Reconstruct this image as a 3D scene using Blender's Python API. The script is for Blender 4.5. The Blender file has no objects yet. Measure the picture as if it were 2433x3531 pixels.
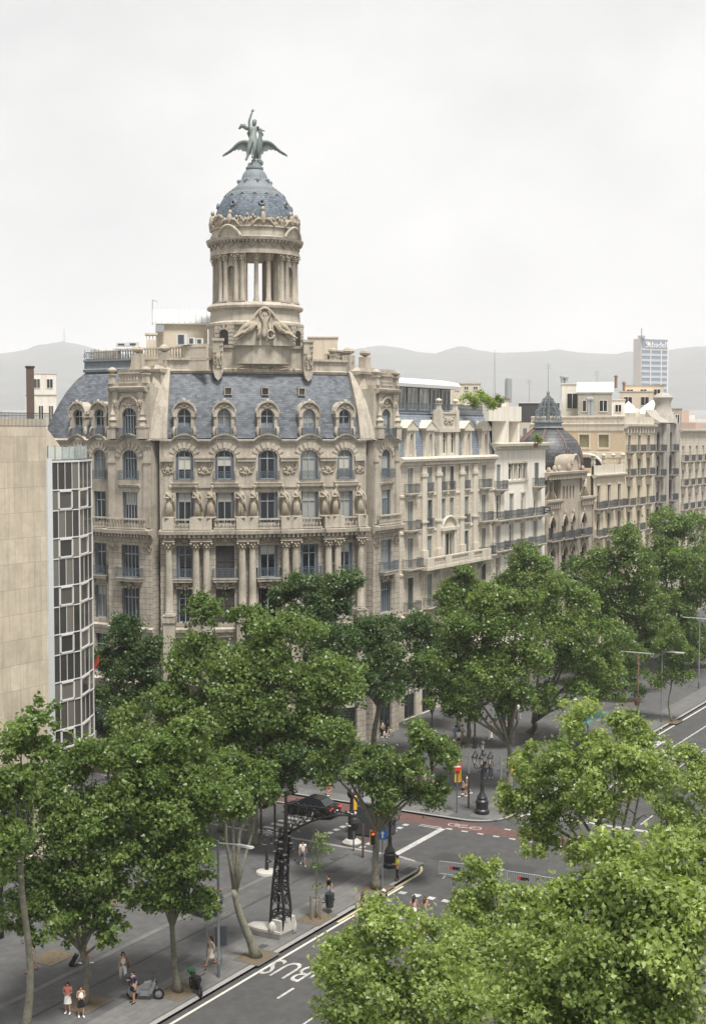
import bpy, math, random
import numpy as np
from mathutils import Vector, Matrix, noise as mnoise
R = math.radians
PI = math.pi
scene = bpy.context.scene
COL = scene.collection
random.seed(7)

# ---------------------------------------------------------------- camera
# world: X runs away up the avenue, Y across it to the left, Z up (metres)
CAM_H = 30.0
F_PX, CX, CY = 4800.0, 1216.5, 1765.5          # focal length and centre in pixels of the 2433x3531 photograph
PITCH, YAW = R(3.25), R(30.25)
cam = bpy.data.cameras.new('camera')
cam.sensor_fit = 'VERTICAL'
cam.sensor_height = 36.0
cam.lens = F_PX / 3531 * 36.0
cam.clip_start = 0.5
cam.clip_end = 30000
cam_o = bpy.data.objects.new('camera', cam)
COL.objects.link(cam_o)
cam_o.location = (0, 0, CAM_H)
cam_o.rotation_euler = (R(90) - PITCH, 0, YAW - R(90))
scene.camera = cam_o

# ---------------------------------------------------------------- sky, sun, exposure
SUN_AZ, SUN_EL = R(236), R(66)                  # direction to the sun, from +X counter-clockwise
w = bpy.data.worlds.new('World')
scene.world = w
w.use_nodes = True
nt = w.node_tree
nt.nodes.clear()
def nd(t, kind, **k):
    n = t.nodes.new(kind)
    for a, b in k.items(): setattr(n, a, b)
    return n
wo = nd(nt, 'ShaderNodeOutputWorld')
bg = nd(nt, 'ShaderNodeBackground')
bg.inputs['Strength'].default_value = 0.085
sky = nd(nt, 'ShaderNodeTexSky', sky_type='NISHITA')
sky.sun_disc = False
sky.sun_elevation = SUN_EL
sky.sun_rotation = R(90) - SUN_AZ
sky.dust_density = 3.0
tc = nd(nt, 'ShaderNodeTexCoord')
mp = nd(nt, 'ShaderNodeMapping')
mp.inputs['Scale'].default_value = (2.4, 2.4, 3.6)
n1 = nd(nt, 'ShaderNodeTexNoise')
n1.inputs['Scale'].default_value = 1.6
n1.inputs['Detail'].default_value = 9
n1.inputs['Roughness'].default_value = 0.55
rp = nd(nt, 'ShaderNodeValToRGB')               # a closed bright cloud cover with soft grey bellies
rp.color_ramp.elements[0].position = 0.34
rp.color_ramp.elements[0].color = (7.15, 7.12, 7.05, 1)
rp.color_ramp.elements[1].position = 0.62
rp.color_ramp.elements[1].color = (9.2, 9.12, 8.9, 1)
mx = nd(nt, 'ShaderNodeMix', data_type='RGBA')
mx.inputs[0].default_value = 0.94
nt.links.new(tc.outputs['Generated'], mp.inputs[0])
nt.links.new(mp.outputs[0], n1.inputs[0])
nt.links.new(n1.outputs[0], rp.inputs[0])
nt.links.new(sky.outputs[0], mx.inputs[6])
nt.links.new(rp.outputs[0], mx.inputs[7])
nt.links.new(mx.outputs[2], bg.inputs[0])
nt.links.new(bg.outputs[0], wo.inputs[0])

sl = bpy.data.lights.new('sun', 'SUN')
sl.energy = 5.0
sl.angle = R(13)
sl.color = (1.0, 0.965, 0.91)
so = bpy.data.objects.new('sun', sl)
COL.objects.link(so)
sd = Vector((math.cos(SUN_EL) * math.cos(SUN_AZ), math.cos(SUN_EL) * math.sin(SUN_AZ), math.sin(SUN_EL)))
so.rotation_euler = sd.to_track_quat('Z', 'Y').to_euler()
so.location = (0, 0, 200)
scene.view_settings.view_transform = 'Standard'
scene.view_settings.look = 'None'
scene.view_settings.exposure = 0.30
scene.view_settings.gamma = 1.0
scene.view_settings.use_curve_mapping = False
scene.cycles.use_denoising = True
scene.cycles.max_bounces = 8
scene.cycles.volume_bounces = 2
scene.cycles.transparent_max_bounces = 16

# ---------------------------------------------------------------- placing by the photograph's pixels (1596x2316 view)
PX = 2433 / 1596
_F = Vector((math.cos(PITCH) * math.cos(YAW), math.cos(PITCH) * math.sin(YAW), -math.sin(PITCH)))
_Rt = Vector((math.sin(YAW), -math.cos(YAW), 0))
_U = _Rt.cross(_F)
_C = Vector((0, 0, CAM_H))
def ray(x, y):
    return _F + _Rt * ((x * PX - CX) / F_PX) - _U * ((y * PX - CY) / F_PX)
def gp(x, y, z=0.0):                            # the point of height z seen at that pixel
    d = ray(x, y); return _C + d * ((z - CAM_H) / d.z)
def atY(x, y, Y):
    d = ray(x, y); return _C + d * (Y / d.y)
def atX(x, y, X):
    d = ray(x, y); return _C + d * (X / d.x)
def atD(x, y, D):                               # at horizontal distance D
    d = ray(x, y); return _C + d * (D / math.hypot(d.x, d.y))

# ---------------------------------------------------------------- mesh builder
class MB:
    def __init__(s): s.v = []; s.f = []; s.m = []; s.uv = []
    def add(s, vs, fs, mi=0, uvs=None):
        b = len(s.v)
        s.v.extend([tuple(p) for p in vs])
        s.uv.extend(uvs if uvs is not None else [(p[0] + p[1], p[2]) for p in vs])
        s.f.extend([tuple(b + i for i in f) for f in fs])
        s.m.extend([mi] * len(fs))
        return s
    def box(s, x0, x1, y0, y1, z0, z1, mi=0, M=None, top=(0, 0)):
        tx, ty = top
        vs = [Vector(p) for p in ((x0, y0, z0), (x1, y0, z0), (x1, y1, z0), (x0, y1, z0),
              (x0 + tx, y0 + ty, z1), (x1 - tx, y0 + ty, z1), (x1 - tx, y1 - ty, z1), (x0 + tx, y1 - ty, z1))]
        if M is not None: vs = [M @ p for p in vs]
        return s.add(vs, [(3, 2, 1, 0), (4, 5, 6, 7), (0, 1, 5, 4), (1, 2, 6, 5), (2, 3, 7, 6), (3, 0, 4, 7)], mi)
    def lathe(s, prof, n=12, c=(0, 0, 0), mi=0, a0=0.0, a1=2 * PI, M=None, sx=1, sy=1):
        full = abs(a1 - a0 - 2 * PI) < 1e-6
        k = n if full else n + 1
        vs = []
        for r, z in prof:
            for i in range(k):
                a = a0 + (a1 - a0) * i / n
                p = Vector((c[0] + r * math.cos(a) * sx, c[1] + r * math.sin(a) * sy, c[2] + z))
                vs.append(M @ p if M is not None else p)
        fs = []
        for j in range(len(prof) - 1):
            for i in range(n):
                a, b = j * k + i, j * k + (i + 1) % k
                fs.append((a, b, b + k, a + k))
        uv = [(p[0] * 0 + (i % k) * abs(prof[0][0]) * (a1 - a0) / n, p[2]) for i, p in enumerate(vs)]
        s.add(vs, fs, mi, uv)
        b = len(s.v) - len(vs)
        if full and prof[0][0] > 1e-4: s.f.append(tuple(b + i for i in reversed(range(k)))); s.m.append(mi)
        if full and prof[-1][0] > 1e-4: s.f.append(tuple(b + (len(prof) - 1) * k + i for i in range(k))); s.m.append(mi)
        return s
    def tube(s, pts, rad, n=6, mi=0, cap=True):
        pts = [Vector(p) for p in pts]
        if not hasattr(rad, '__len__'): rad = [rad] * len(pts)
        vs = []
        up = Vector((0.13, 0.21, 1)).normalized()
        for i, p in enumerate(pts):
            t = (pts[min(i + 1, len(pts) - 1)] - pts[max(i - 1, 0)])
            t = t.normalized() if t.length > 1e-9 else Vector((0, 0, 1))
            x = t.cross(up)
            x = x.normalized() if x.length > 0.05 else t.cross(Vector((1, 0, 0))).normalized()
            y = t.cross(x)
            for k in range(n):
                a = 2 * PI * k / n
                vs.append(p + (x * math.cos(a) + y * math.sin(a)) * rad[i])
        fs = []
        for j in range(len(pts) - 1):
            for k in range(n):
                a, b = j * n + k, j * n + (k + 1) % n
                fs.append((a, a + n, b + n, b))
        if cap:
            fs.append(tuple(range(n)))
            fs.append(tuple(reversed([(len(pts) - 1) * n + k for k in range(n)])))
        return s.add(vs, fs, mi)
    def prism(s, poly, y0, y1, mi=0, M=None):   # polygon in x,z extruded along y
        n = len(poly)
        vs = [Vector((x, y0, z)) for x, z in poly] + [Vector((x, y1, z)) for x, z in poly]
        if M is not None: vs = [M @ p for p in vs]
        fs = [tuple(range(n)), tuple(reversed(range(n, 2 * n)))] + [(i, i + n, (i + 1) % n + n, (i + 1) % n) for i in range(n)]
        return s.add(vs, fs, mi)
    def slab(s, poly, z0, z1, mi=0):            # polygon in x,y extruded along z
        n = len(poly)
        vs = [(x, y, z0) for x, y in poly] + [(x, y, z1) for x, y in poly]; uv = [(x, y) for x, y in poly] * 2
        fs = [tuple(reversed(range(n))), tuple(range(n, 2 * n))] + [(i, (i + 1) % n, (i + 1) % n + n, i + n) for i in range(n)]
        return s.add(vs, fs, mi, uv)
    def ball(s, c, r, n=8, m=5, mi=0, sc=(1, 1, 1), M=None):
        vs, fs = [], []
        for j in range(m + 1):
            t = PI * j / m
            for i in range(n):
                a = 2 * PI * i / n
                p = Vector((c[0] + r * sc[0] * math.sin(t) * math.cos(a), c[1] + r * sc[1] * math.sin(t) * math.sin(a), c[2] - r * sc[2] * math.cos(t)))
                vs.append(M @ p if M is not None else p)
        for j in range(m):
            for i in range(n):
                a, b = j * n + i, j * n + (i + 1) % n
                fs.append((a, b, b + n, a + n))
        return s.add(vs, fs, mi)
    def mesh(s, name, mats, smooth=False):
        me = bpy.data.meshes.new(name)
        me.from_pydata(s.v, [], s.f)
        if not isinstance(mats, (list, tuple)): mats = [mats]
        for m in mats: me.materials.append(m)
        if len(mats) > 1: me.polygons.foreach_set('material_index', s.m)
        at = me.attributes.new('fuv', 'FLOAT_VECTOR', 'POINT')
        at.data.foreach_set('vector', np.array([(u, v, 0.0) for u, v in s.uv], dtype=np.float32).ravel() if s.v else [])
        if smooth:
            me.polygons.foreach_set('use_smooth', [True] * len(s.f))
            if smooth != 'all':
                try: me.set_sharp_from_angle(angle=R(smooth if smooth is not True else 40))
                except Exception: pass
        me.update()
        return me

OUT = Matrix(((0, 1, 0, 0), (-1, 0, 0, 0), (0, 0, 1, 0), (0, 0, 0, 1)))     # a prism's x runs outwards, its depth along the facade
SWAP = Matrix(((0, 1, 0, 0), (1, 0, 0, 0), (0, 0, 1, 0), (0, 0, 0, 1)))     # the same, running inwards

# ---------------------------------------------------------------- objects
def tag(o, label=None, cat=None, group=None, kind=None):
    if label: o['label'] = label
    if cat: o['category'] = cat
    if group: o['group'] = group
    if kind: o['kind'] = kind
    return o
def thing(name, label, cat, loc=(0, 0, 0), rz=0.0, group=None, kind=None):
    o = bpy.data.objects.new(name, None)
    o.empty_display_size = 0.2
    COL.objects.link(o)
    o.matrix_basis = Matrix.Translation(loc) @ Matrix.Rotation(rz, 4, 'Z')
    o['_w'] = 0
    WM[o.name] = o.matrix_basis.copy()
    del o['_w']
    return tag(o, label, cat, group, kind)
WM = {}                                         # world matrices of the roots, kept without a depsgraph update
def put(name, me, parent=None, M=None, world=False, label=None, kind=None):
    """link a mesh as an object; M is its matrix in its parent's space, or in the world's if world is set"""
    if isinstance(me, tuple): me = me[0].mesh(name, *me[1:])
    o = bpy.data.objects.new(name, me)
    COL.objects.link(o)
    M = Matrix.Identity(4) if M is None else M
    if parent is not None:
        o.parent = parent
        if world: M = WM[parent.name].inverted() @ M
        WM[o.name] = WM[parent.name] @ M
    else:
        WM[o.name] = M.copy()
    o.matrix_basis = M
    if label: o['label'] = label
    if kind: o['kind'] = kind
    return o
def structure(name, me, M=None):
    o = put(name, me, None, M); o['kind'] = 'structure'; return o
def clone(o, M, label=None, group=None, parent=None):
    c = o.copy(); COL.objects.link(c)
    c.parent = parent
    c.matrix_basis = M
    WM[c.name] = WM[parent.name] @ M if parent else M.copy()
    if parent is None:
        if label: c['label'] = label
        if group: c['group'] = group
    for ch in KIDS(o): clone(ch, ch.matrix_basis.copy(), parent=c)
    return c
def KIDS(o): return [x for x in o.children]
def TR(x, y, z=0.0, rz=0.0, s=1.0):
    M = Matrix.Translation((x, y, z)) @ Matrix.Rotation(rz, 4, 'Z')
    return M @ Matrix.Scale(s, 4) if s != 1.0 else M

# ---------------------------------------------------------------- materials
def M_(name, col, rough=0.75, var=0.0, scale=6.0, col2=None, metal=0.0, spec=0.3, bump=0.0, stain=0.0, streak=0.0, brick=None, obj=0.0, trans=None):
    K = lambda c: tuple(min(.78, x * 1.2) for x in c) if c else c
    col, col2 = K(col), K(col2)
    if brick: brick = brick[:3] + tuple(K(c) for c in brick[3:])
    m = bpy.data.materials.new(name)
    m.use_nodes = True
    t = m.node_tree
    b = t.nodes['Principled BSDF']
    L = t.links.new
    b.inputs['Roughness'].default_value = rough
    b.inputs['Metallic'].default_value = metal
    b.inputs['Specular IOR Level'].default_value = spec
    c = tuple(col) + (1,)
    b.inputs['Base Color'].default_value = c
    out = None
    geo = nd(t, 'ShaderNodeNewGeometry')
    if brick:
        bw, bh, mort, c1, c2, cm = brick
        at = nd(t, 'ShaderNodeAttribute', attribute_name='fuv')
        bk = nd(t, 'ShaderNodeTexBrick')
        bk.inputs['Scale'].default_value = 1
        bk.inputs['Brick Width'].default_value = bw
        bk.inputs['Row Height'].default_value = bh
        bk.inputs['Mortar Size'].default_value = mort
        bk.inputs['Mortar Smooth'].default_value = 0.2
        bk.inputs['Bias'].default_value = 0.0
        bk.inputs['Color1'].default_value = tuple(c1) + (1,)
        bk.inputs['Color2'].default_value = tuple(c2) + (1,)
        bk.inputs['Mortar'].default_value = tuple(cm) + (1,)
        L(at.outputs['Vector'], bk.inputs[0])
        out = bk.outputs['Color']
    if var > 0:
        ns = nd(t, 'ShaderNodeTexNoise')
        ns.inputs['Scale'].default_value = scale
        ns.inputs['Detail'].default_value = 6
        ns.inputs['Roughness'].default_value = 0.65
        L(geo.outputs['Position'], ns.inputs[0])
        r = nd(t, 'ShaderNodeMapRange')
        r.inputs[1].default_value = 0.3; r.inputs[2].default_value = 0.7
        r.inputs[3].default_value = 1 - var; r.inputs[4].default_value = 1 + var
        L(ns.outputs[0], r.inputs[0])
        mu = nd(t, 'ShaderNodeMix', data_type='RGBA', blend_type='MULTIPLY')
        mu.inputs[0].default_value = 1.0
        if out: L(out, mu.inputs[6])
        else: mu.inputs[6].default_value = c
        cb = nd(t, 'ShaderNodeCombineColor')
        for i in range(3): L(r.outputs[0], cb.inputs[i])
        L(cb.outputs[0], mu.inputs[7])
        out = mu.outputs[2]
        if bump > 0:
            bp = nd(t, 'ShaderNodeBump')
            bp.inputs['Strength'].default_value = bump
            bp.inputs['Distance'].default_value = 0.05
            L(ns.outputs[0], bp.inputs['Height']); L(bp.outputs[0], b.inputs['Normal'])
    def blend(fac_out, colr, amount, lo, hi):
        nonlocal out
        r = nd(t, 'ShaderNodeMapRange')
        r.inputs[1].default_value = lo; r.inputs[2].default_value = hi
        r.inputs[3].default_value = 0; r.inputs[4].default_value = amount
        L(fac_out, r.inputs[0])
        mu = nd(t, 'ShaderNodeMix', data_type='RGBA')
        L(r.outputs[0], mu.inputs[0])
        if out: L(out, mu.inputs[6])
        else: mu.inputs[6].default_value = c
        mu.inputs[7].default_value = tuple(colr) + (1,)
        out = mu.outputs[2]
    if stain > 0:                               # blotches of weathering
        ns = nd(t, 'ShaderNodeTexNoise')
        ns.inputs['Scale'].default_value = 0.55
        ns.inputs['Detail'].default_value = 8
        ns.inputs['Roughness'].default_value = 0.7
        L(geo.outputs['Position'], ns.inputs[0])
        blend(ns.outputs[0], col2 or tuple(x * 0.5 for x in col), stain, 0.46, 0.72)
    if streak > 0:                              # rain streaks running down
        mp = nd(t, 'ShaderNodeMapping')
        mp.inputs['Scale'].default_value = (2.6, 2.6, 0.16)
        L(geo.outputs['Position'], mp.inputs[0])
        ns = nd(t, 'ShaderNodeTexNoise')
        ns.inputs['Scale'].default_value = 1.0
        ns.inputs['Detail'].default_value = 5
        L(mp.outputs[0], ns.inputs[0])
        blend(ns.outputs[0], tuple(x * 0.42 for x in col), streak, 0.48, 0.75)
    if obj > 0:                                 # each object a little different
        oi = nd(t, 'ShaderNodeObjectInfo')
        blend(oi.outputs['Random'], col2 or tuple(x * 0.6 for x in col), obj, 0, 1)
    if out: L(out, b.inputs['Base Color'])
    return m

STONE = M_('sandstone', (0.365, 0.33, 0.275), 0.85, 0.16, 7.0, (0.155, 0.132, 0.10), stain=0.7, streak=0.62, bump=0.25)
STONE_R = M_('coursed sandstone', (0.365, 0.33, 0.275), 0.85, 0.14, 7.0, (0.15, 0.127, 0.097), stain=0.65, streak=0.6, bump=0.25,
             brick=(1.1, 0.52, 0.022, (0.385, 0.345, 0.285), (0.31, 0.28, 0.232), (0.11, 0.095, 0.075)))
CARVED = M_('carved sandstone', (0.315, 0.275, 0.215), 0.88, 0.25, 9.0, (0.16, 0.13, 0.095), stain=0.75, bump=0.4)
SLATE = M_('slate', (0.11, 0.125, 0.142), 0.6, 0.25, 2.0, (0.165, 0.18, 0.198), spec=0.3, stain=.4,
           brick=(0.46, 0.20, 0.012, (0.062, 0.07, 0.081), (0.13, 0.143, 0.16), (0.04, 0.046, 0.054)))
LEAD = M_('weathered lead', (0.155, 0.175, 0.185), 0.65, 0.2, 6.0, (0.15, 0.17, 0.19), stain=0.5, streak=0.3)
BRONZE = M_('verdigris bronze', (0.17, 0.20, 0.19), 0.6, 0.25, 6.0, (0.11, 0.13, 0.125), stain=0.7, streak=0.4, spec=0.4)
SHUT = M_('blue grey shutter paint', (0.095, 0.112, 0.13), 0.6, 0.1, 8.0, (0.06, 0.075, 0.09), obj=0.8)
DKSH = M_('dark brown shutter paint', (0.034, 0.03, 0.028), 0.6, 0.1, 8.0)
WFRAME = M_('pale blue window paint', (0.245, 0.28, 0.31), 0.5, 0.05, 8.0)
IRON = M_('wrought iron', (0.06, 0.068, 0.078), 0.5, 0.1, 9.0)
IRON_B = M_('blue grey wrought iron', (0.085, 0.105, 0.125), 0.5, 0.1, 9.0)
BLACK = M_('black cast iron', (0.014, 0.014, 0.015), 0.42, 0.1, 9.0, spec=0.5)
def glass(name, dark, light, p, rough=0.06):
    m = M_(name, dark, rough, spec=0.6)
    t = m.node_tree
    oi = nd(t, 'ShaderNodeObjectInfo')
    r = nd(t, 'ShaderNodeValToRGB')
    r.color_ramp.interpolation = 'CONSTANT'
    r.color_ramp.elements[0].color = tuple(dark) + (1,)
    e = r.color_ramp.elements.new(p); e.color = tuple(light) + (1,)
    r.color_ramp.elements[-1].position = min(1.0, p + (1 - p) * 0.6)
    r.color_ramp.elements[-1].color = tuple(x * 0.5 for x in light) + (1,)
    t.links.new(oi.outputs['Random'], r.inputs[0])
    t.links.new(r.outputs[0], t.nodes['Principled BSDF'].inputs['Base Color'])
    return m
GLASS = glass('window glass over rooms', (0.012, 0.014, 0.017), (0.30, 0.30, 0.275), 0.69)
BLIND = M_('cream blind', (.42, .40, .35), .8, obj=.7)
GLASS_D = glass('dark window glass', (0.010, 0.011, 0.012), (0.045, 0.042, 0.036), 0.6)

# ---------------------------------------------------------------- facades
class Straight:
    def __init__(s, O, d):
        s.O = Vector((O[0], O[1], 0)); s.d = Vector((d[0], d[1], 0)).normalized()
        s.n = Vector((s.d.y, -s.d.x, 0))        # outward
    def P(s, u, z, d=0.0):
        p = s.O + s.d * u + s.n * d; return Vector((p.x, p.y, z))
    def M(s, u, z, d=0.0):                      # local x right, y inward, z up
        a = math.atan2(s.d.y, s.d.x)
        return Matrix.Translation(s.P(u, z, d)) @ Matrix.Rotation(a, 4, 'Z')
class Arc:
    def __init__(s, A, B, sag):
        A, B = Vector(A), Vector(B)
        h = (B - A).length / 2
        s.Rr = (h * h + sag * sag) / (2 * sag)
        e = (B - A).normalized(); n = Vector((e.y, -e.x))
        s.e, s.n0 = e, n
        s.c = (A + B) / 2 + n * (sag - s.Rr)
        s.L = 2 * s.Rr * math.asin(h / s.Rr)
    def P(s, u, z, d=0.0):
        t = (u - s.L / 2) / s.Rr
        p = s.c + (s.e * math.sin(t) + s.n0 * math.cos(t)) * (s.Rr + d)
        return Vector((p.x, p.y, z))
    def M(s, u, z, d=0.0):
        t = (u - s.L / 2) / s.Rr
        tan = s.e * math.cos(t) - s.n0 * math.sin(t)
        return Matrix.Translation(s.P(u, z, d)) @ Matrix.Rotation(math.atan2(tan.y, tan.x), 4, 'Z')
def cuts(a, b, step):
    n = max(1, int(math.ceil((b - a) / step)))
    return [a + (b - a) * i / n for i in range(n + 1)]
def wall(mb, F, u0, u1, z0, z1, ops=(), rev=0.35, step=50.0, d=0.0, mi=0):
    """a wall skin with real openings (centre, width, bottom, top, arch rise) and their reveals"""
    us = {round(x, 4) for x in cuts(u0, u1, step)}
    zs = {round(z0, 4), round(z1, 4)}
    for uc, ww, za, zb, r in ops:
        us |= {round(uc - ww / 2, 4), round(uc + ww / 2, 4)}; zs |= {round(za, 4), round(zb, 4)}
    us, zs = sorted(x for x in us if u0 - 1e-3 <= x <= u1 + 1e-3), sorted(x for x in zs if z0 - 1e-3 <= x <= z1 + 1e-3)
    def q(pts):
        mb.add([F.P(u, z, dd) for u, z, dd in pts], [(0, 1, 2, 3)], mi, [(u + dd, z) for u, z, dd in pts])
    for i in range(len(us) - 1):
        for j in range(len(zs) - 1):
            um, zm = (us[i] + us[i + 1]) / 2, (zs[j] + zs[j + 1]) / 2
            if any(abs(um - o[0]) < o[1] / 2 and o[2] < zm < o[3] for o in ops): continue
            q([(us[i], zs[j], d), (us[i + 1], zs[j], d), (us[i + 1], zs[j + 1], d), (us[i], zs[j + 1], d)])
    for uc, ww, za, zb, r in ops:
        l, rr, e = uc - ww / 2, uc + ww / 2, d - rev
        q([(l, za, e), (rr, za, e), (rr, za, d), (l, za, d)])
        zt = zb - r
        q([(l, za, d), (l, zt, d), (l, zt, e), (l, za, e)])
        q([(rr, za, e), (rr, zt, e), (rr, zt, d), (rr, za, d)])
        if r <= 0:
            q([(l, zb, d), (rr, zb, d), (rr, zb, e), (l, zb, e)])
        else:
            k = 8
            ar = [(uc - ww / 2 * math.cos(PI * i / k), zt + r * math.sin(PI * i / k)) for i in range(k + 1)]
            for i in range(k):
                (a, za_), (b, zb_) = ar[i], ar[i + 1]
                q([(a, za_, d), (b, zb_, d), (b, zb_, e), (a, za_, e)])
                if i < k: q([(a, za_, d), (a, zb, d), (b, zb, d), (b, zb_, d)])
def band(mb, F, u0, u1, prof, step=1.0, mi=0, caps=True):
    """a moulding: profile points (d, z) swept along the facade"""
    us = cuts(u0, u1, step)
    n = len(prof)
    vs, uv = [], []
    for u in us:
        for d, z in prof: vs.append(F.P(u, z, d)); uv.append((u, z + d))
    fs = []
    for i in range(len(us) - 1):
        for j in range(n - 1):
            a = i * n + j
            fs.append((a, a + n, a + n + 1, a + 1))
    if caps:
        fs.append(tuple(range(n))); fs.append(tuple(reversed([(len(us) - 1) * n + j for j in range(n)])))
    mb.add(vs, fs, mi, uv)
def fbox(mb, F, u0, u1, z0, z1, d0, d1, mi=0, step=1.0):
    band(mb, F, u0, u1, [(d0, z1), (d1, z1), (d1, z0), (d0, z0), (d0, z1)][::-1], step, mi)

# ---------------------------------------------------------------- windows, railings, ornaments (meshes shared by key)
CACHE = {}
def cached(key, fn):
    if key not in CACHE: CACHE[key] = fn()
    return CACHE[key]
def frame_mesh(w_, h, rise, mat, mull=1, trans=0.72, y=0.24, t=0.07):
    t = .05 if mull > 1 else t
    def f():
        mb = MB()
        l, r = -w_ / 2, w_ / 2
        zt = h - rise
        mb.box(l, l + t, y, y + 0.08, 0, zt); mb.box(r - t, r, y, y + 0.08, 0, zt); mb.box(l + t, r - t, y, y + 0.08, 0, t * 1.6)
        if rise <= 0: mb.box(l + t, r - t, y, y + 0.08, h - t, h)
        else:
            k = 8
            for i in range(k):
                a, b = PI * i / k, PI * (i + 1) / k
                pts = [(-math.cos(x) * w_ / 2 * s, zt + math.sin(x) * (rise * s)) for x, s in ((a, 1), (b, 1), (b, 1 - 2 * t / w_), (a, 1 - 2 * t / w_))]
                mb.prism(pts[::-1], y, y + 0.08)
        for i in range(mull):
            x = l + w_ * (i + 1) / (mull + 1)
            top = h - t if rise <= 0 else zt + rise * math.sqrt(max(0, 1 - (x / (w_ / 2)) ** 2)) - t * 0.6
            mb.box(x - t * 0.55, x + t * 0.55, y - 0.02, y + 0.07, t, top)
        if trans: mb.box(l + t * .9, r - t * .9, y - 0.01, y + 0.075, h * trans - 0.04, h * trans + 0.04)
        return mb.mesh('window', mat)
    return cached(('fr', w_, h, rise, mat.name, mull, trans, y), f)
def pane_mesh(w_, h, rise, mat, y=0.29):
    def f():
        mb = MB()
        zt = h - rise
        pts = [(-w_ / 2, 0), (w_ / 2, 0), (w_ / 2, zt)]
        if rise > 0: pts += [(math.cos(PI * i / 8) * w_ / 2, zt + math.sin(PI * i / 8) * rise) for i in range(1, 8)]
        pts += [(-w_ / 2, zt)]
        mb.prism(pts, y, y + 0.012)
        return mb.mesh('pane', mat)
    return cached(('pn', w_, h, rise, mat.name, y), f)
def louvre_mesh(w_, h, mat, y=0.1):
    def f():
        mb = MB()
        mb.box(-w_ / 2, -w_ / 2 + .05, y, y + .045, 0, h); mb.box(w_ / 2 - .05, w_ / 2, y, y + .045, 0, h)
        for z in (0, h * .48, h - .08): mb.box(-w_ / 2 + .05, w_ / 2 - .05, y, y + .045, z, z + .08)
        n = int(h / 0.16)
        for i in range(n):
            z = .08 + i * (h - .16) / n
            mb.add([(-w_ / 2 + .05, y + .005, z), (w_ / 2 - .05, y + .005, z), (w_ / 2 - .05, y + .04, z + .13), (-w_ / 2 + .05, y + .04, z + .13)], [(0, 1, 2, 3)])
        mb.box(-w_ / 2 + .05, w_ / 2 - .05, y + .042, y + .05, .05, h - .05)
        return mb.mesh('shutter', mat)
    return cached(('lv', w_, h, mat.name, y), f)
def window(F, parent, u, z, w_, h, rise=0.0, style='main', d=0.0, fm=None, gl=None, mull=1, sm=None, trans=0.72, rev=0.35):
    """an opening's joinery as a part (frame) with its panes and shutters as sub-parts"""
    M = F.M(u, z, d)
    rng = random.Random(hash((round(u, 2), round(z, 2), style)) & 0xffff)
    sub = []
    if style == 'louvre':
        o = put('window', frame_mesh(w_, h, rise, fm or WFRAME, 1, 0, 0.22), parent, M, True)
        put('pane', pane_mesh(w_, h, rise, gl or GLASS_D), o)
        op = rng.random()
        if op < 0.75:
            for sx in (-1, 1): put('shutter', louvre_mesh(w_ / 2 - .01, h - rise, sm), o, Matrix.Translation((sx * w_ / 4, 0, 0)))
        else:
            for sx in (-1, 1): put('shutter', louvre_mesh(w_ / 2 - .02, h - rise, sm), o, Matrix.Translation((sx * (w_ / 2 - .07), 0.12, 0)) @ Matrix.Rotation(sx * R(80), 4, 'Z') @ Matrix.Translation((0, -.1, 0)))
        return o
    o = put('window', frame_mesh(w_ - (0.42 if style == 'main' else 0), h, rise, fm or WFRAME, mull, trans), parent, M, True)
    put('pane', pane_mesh(w_, h, rise, gl or GLASS, 0.30 if style != 'main' else 0.31), o)
    if rng.random() < .42 and h > 1.5:          # a roller blind let down part of the way
        k = rng.choice((.28, .4, .55)); wp = w_ - (.46 if style == 'main' else .1)
        put('blind', cached(('bl', wp, h, k), lambda: MB().box(-wp / 2, wp / 2, .28, .29, (h - rise) * (1 - k), h - rise).mesh('blind', BLIND)), o)
    if style == 'main':
        hs = h - rise
        def f():
            mb = MB()
            mb.box(-.11, .11, 0.05, 0.09, 0.02, hs)
            for z0, z1 in ((.12, hs * .46), (hs * .5, hs - .12)):
                n = int((z1 - z0) / .17)
                for i in range(n): mb.box(-.085, .085, 0.035, 0.052, z0 + i * .17, z0 + i * .17 + .1)
            return mb.mesh('shutter', SHUT)
        me = cached(('sh', hs), f)
        for sx in (-1, 1): put('shutter', me, o, Matrix.Translation((sx * (w_ / 2 - .115), 0.1, 0)))
    return o
def railing_mesh(w_, dep, h, mat, scroll=True, gap=0.13):
    def f():
        mb = MB()
        runs = [((-w_ / 2, 0), (-w_ / 2, -dep)), ((-w_ / 2, -dep), (w_ / 2, -dep)), ((w_ / 2, -dep), (w_ / 2, 0))]
        if dep < 0.05: runs = [runs[1]]
        for (xa, ya), (xb, yb) in runs:
            L = math.hypot(xb - xa, yb - ya)
            a = math.atan2(yb - ya, xb - xa)
            Mx = Matrix.Translation((xa, ya, 0)) @ Matrix.Rotation(a, 4, 'Z')
            mb.box(0, L, -.03, .03, h - .05, h, M=Mx)
            mb.box(0, L, -.02, .02, .06, .10, M=Mx)
            mb.box(0, L, -.015, .015, h * .78, h * .78 + .03, M=Mx)
            n = max(1, int(L / gap))
            for i in range(n + 1): mb.box(L * i / n - .014, L * i / n + .014, -.014, .014, 0, h - .04, M=Mx)
            if scroll and L > 0.6:
                k = max(1, int(L / 0.5))
                for i in range(k):
                    cx = L * (i + .5) / k
                    pts = [(cx + .19 * math.cos(t) * (1 - t / 14), 0, h * .42 + .22 * math.sin(t) * (1 - t / 14)) for t in [j * .9 for j in range(9)]]
                    mb.tube([Mx @ Vector(p) for p in pts], .02, 4)
        return mb.mesh('railing', mat)
    return cached(('rl', round(w_, 2), dep, h, mat.name, scroll), f)
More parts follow.
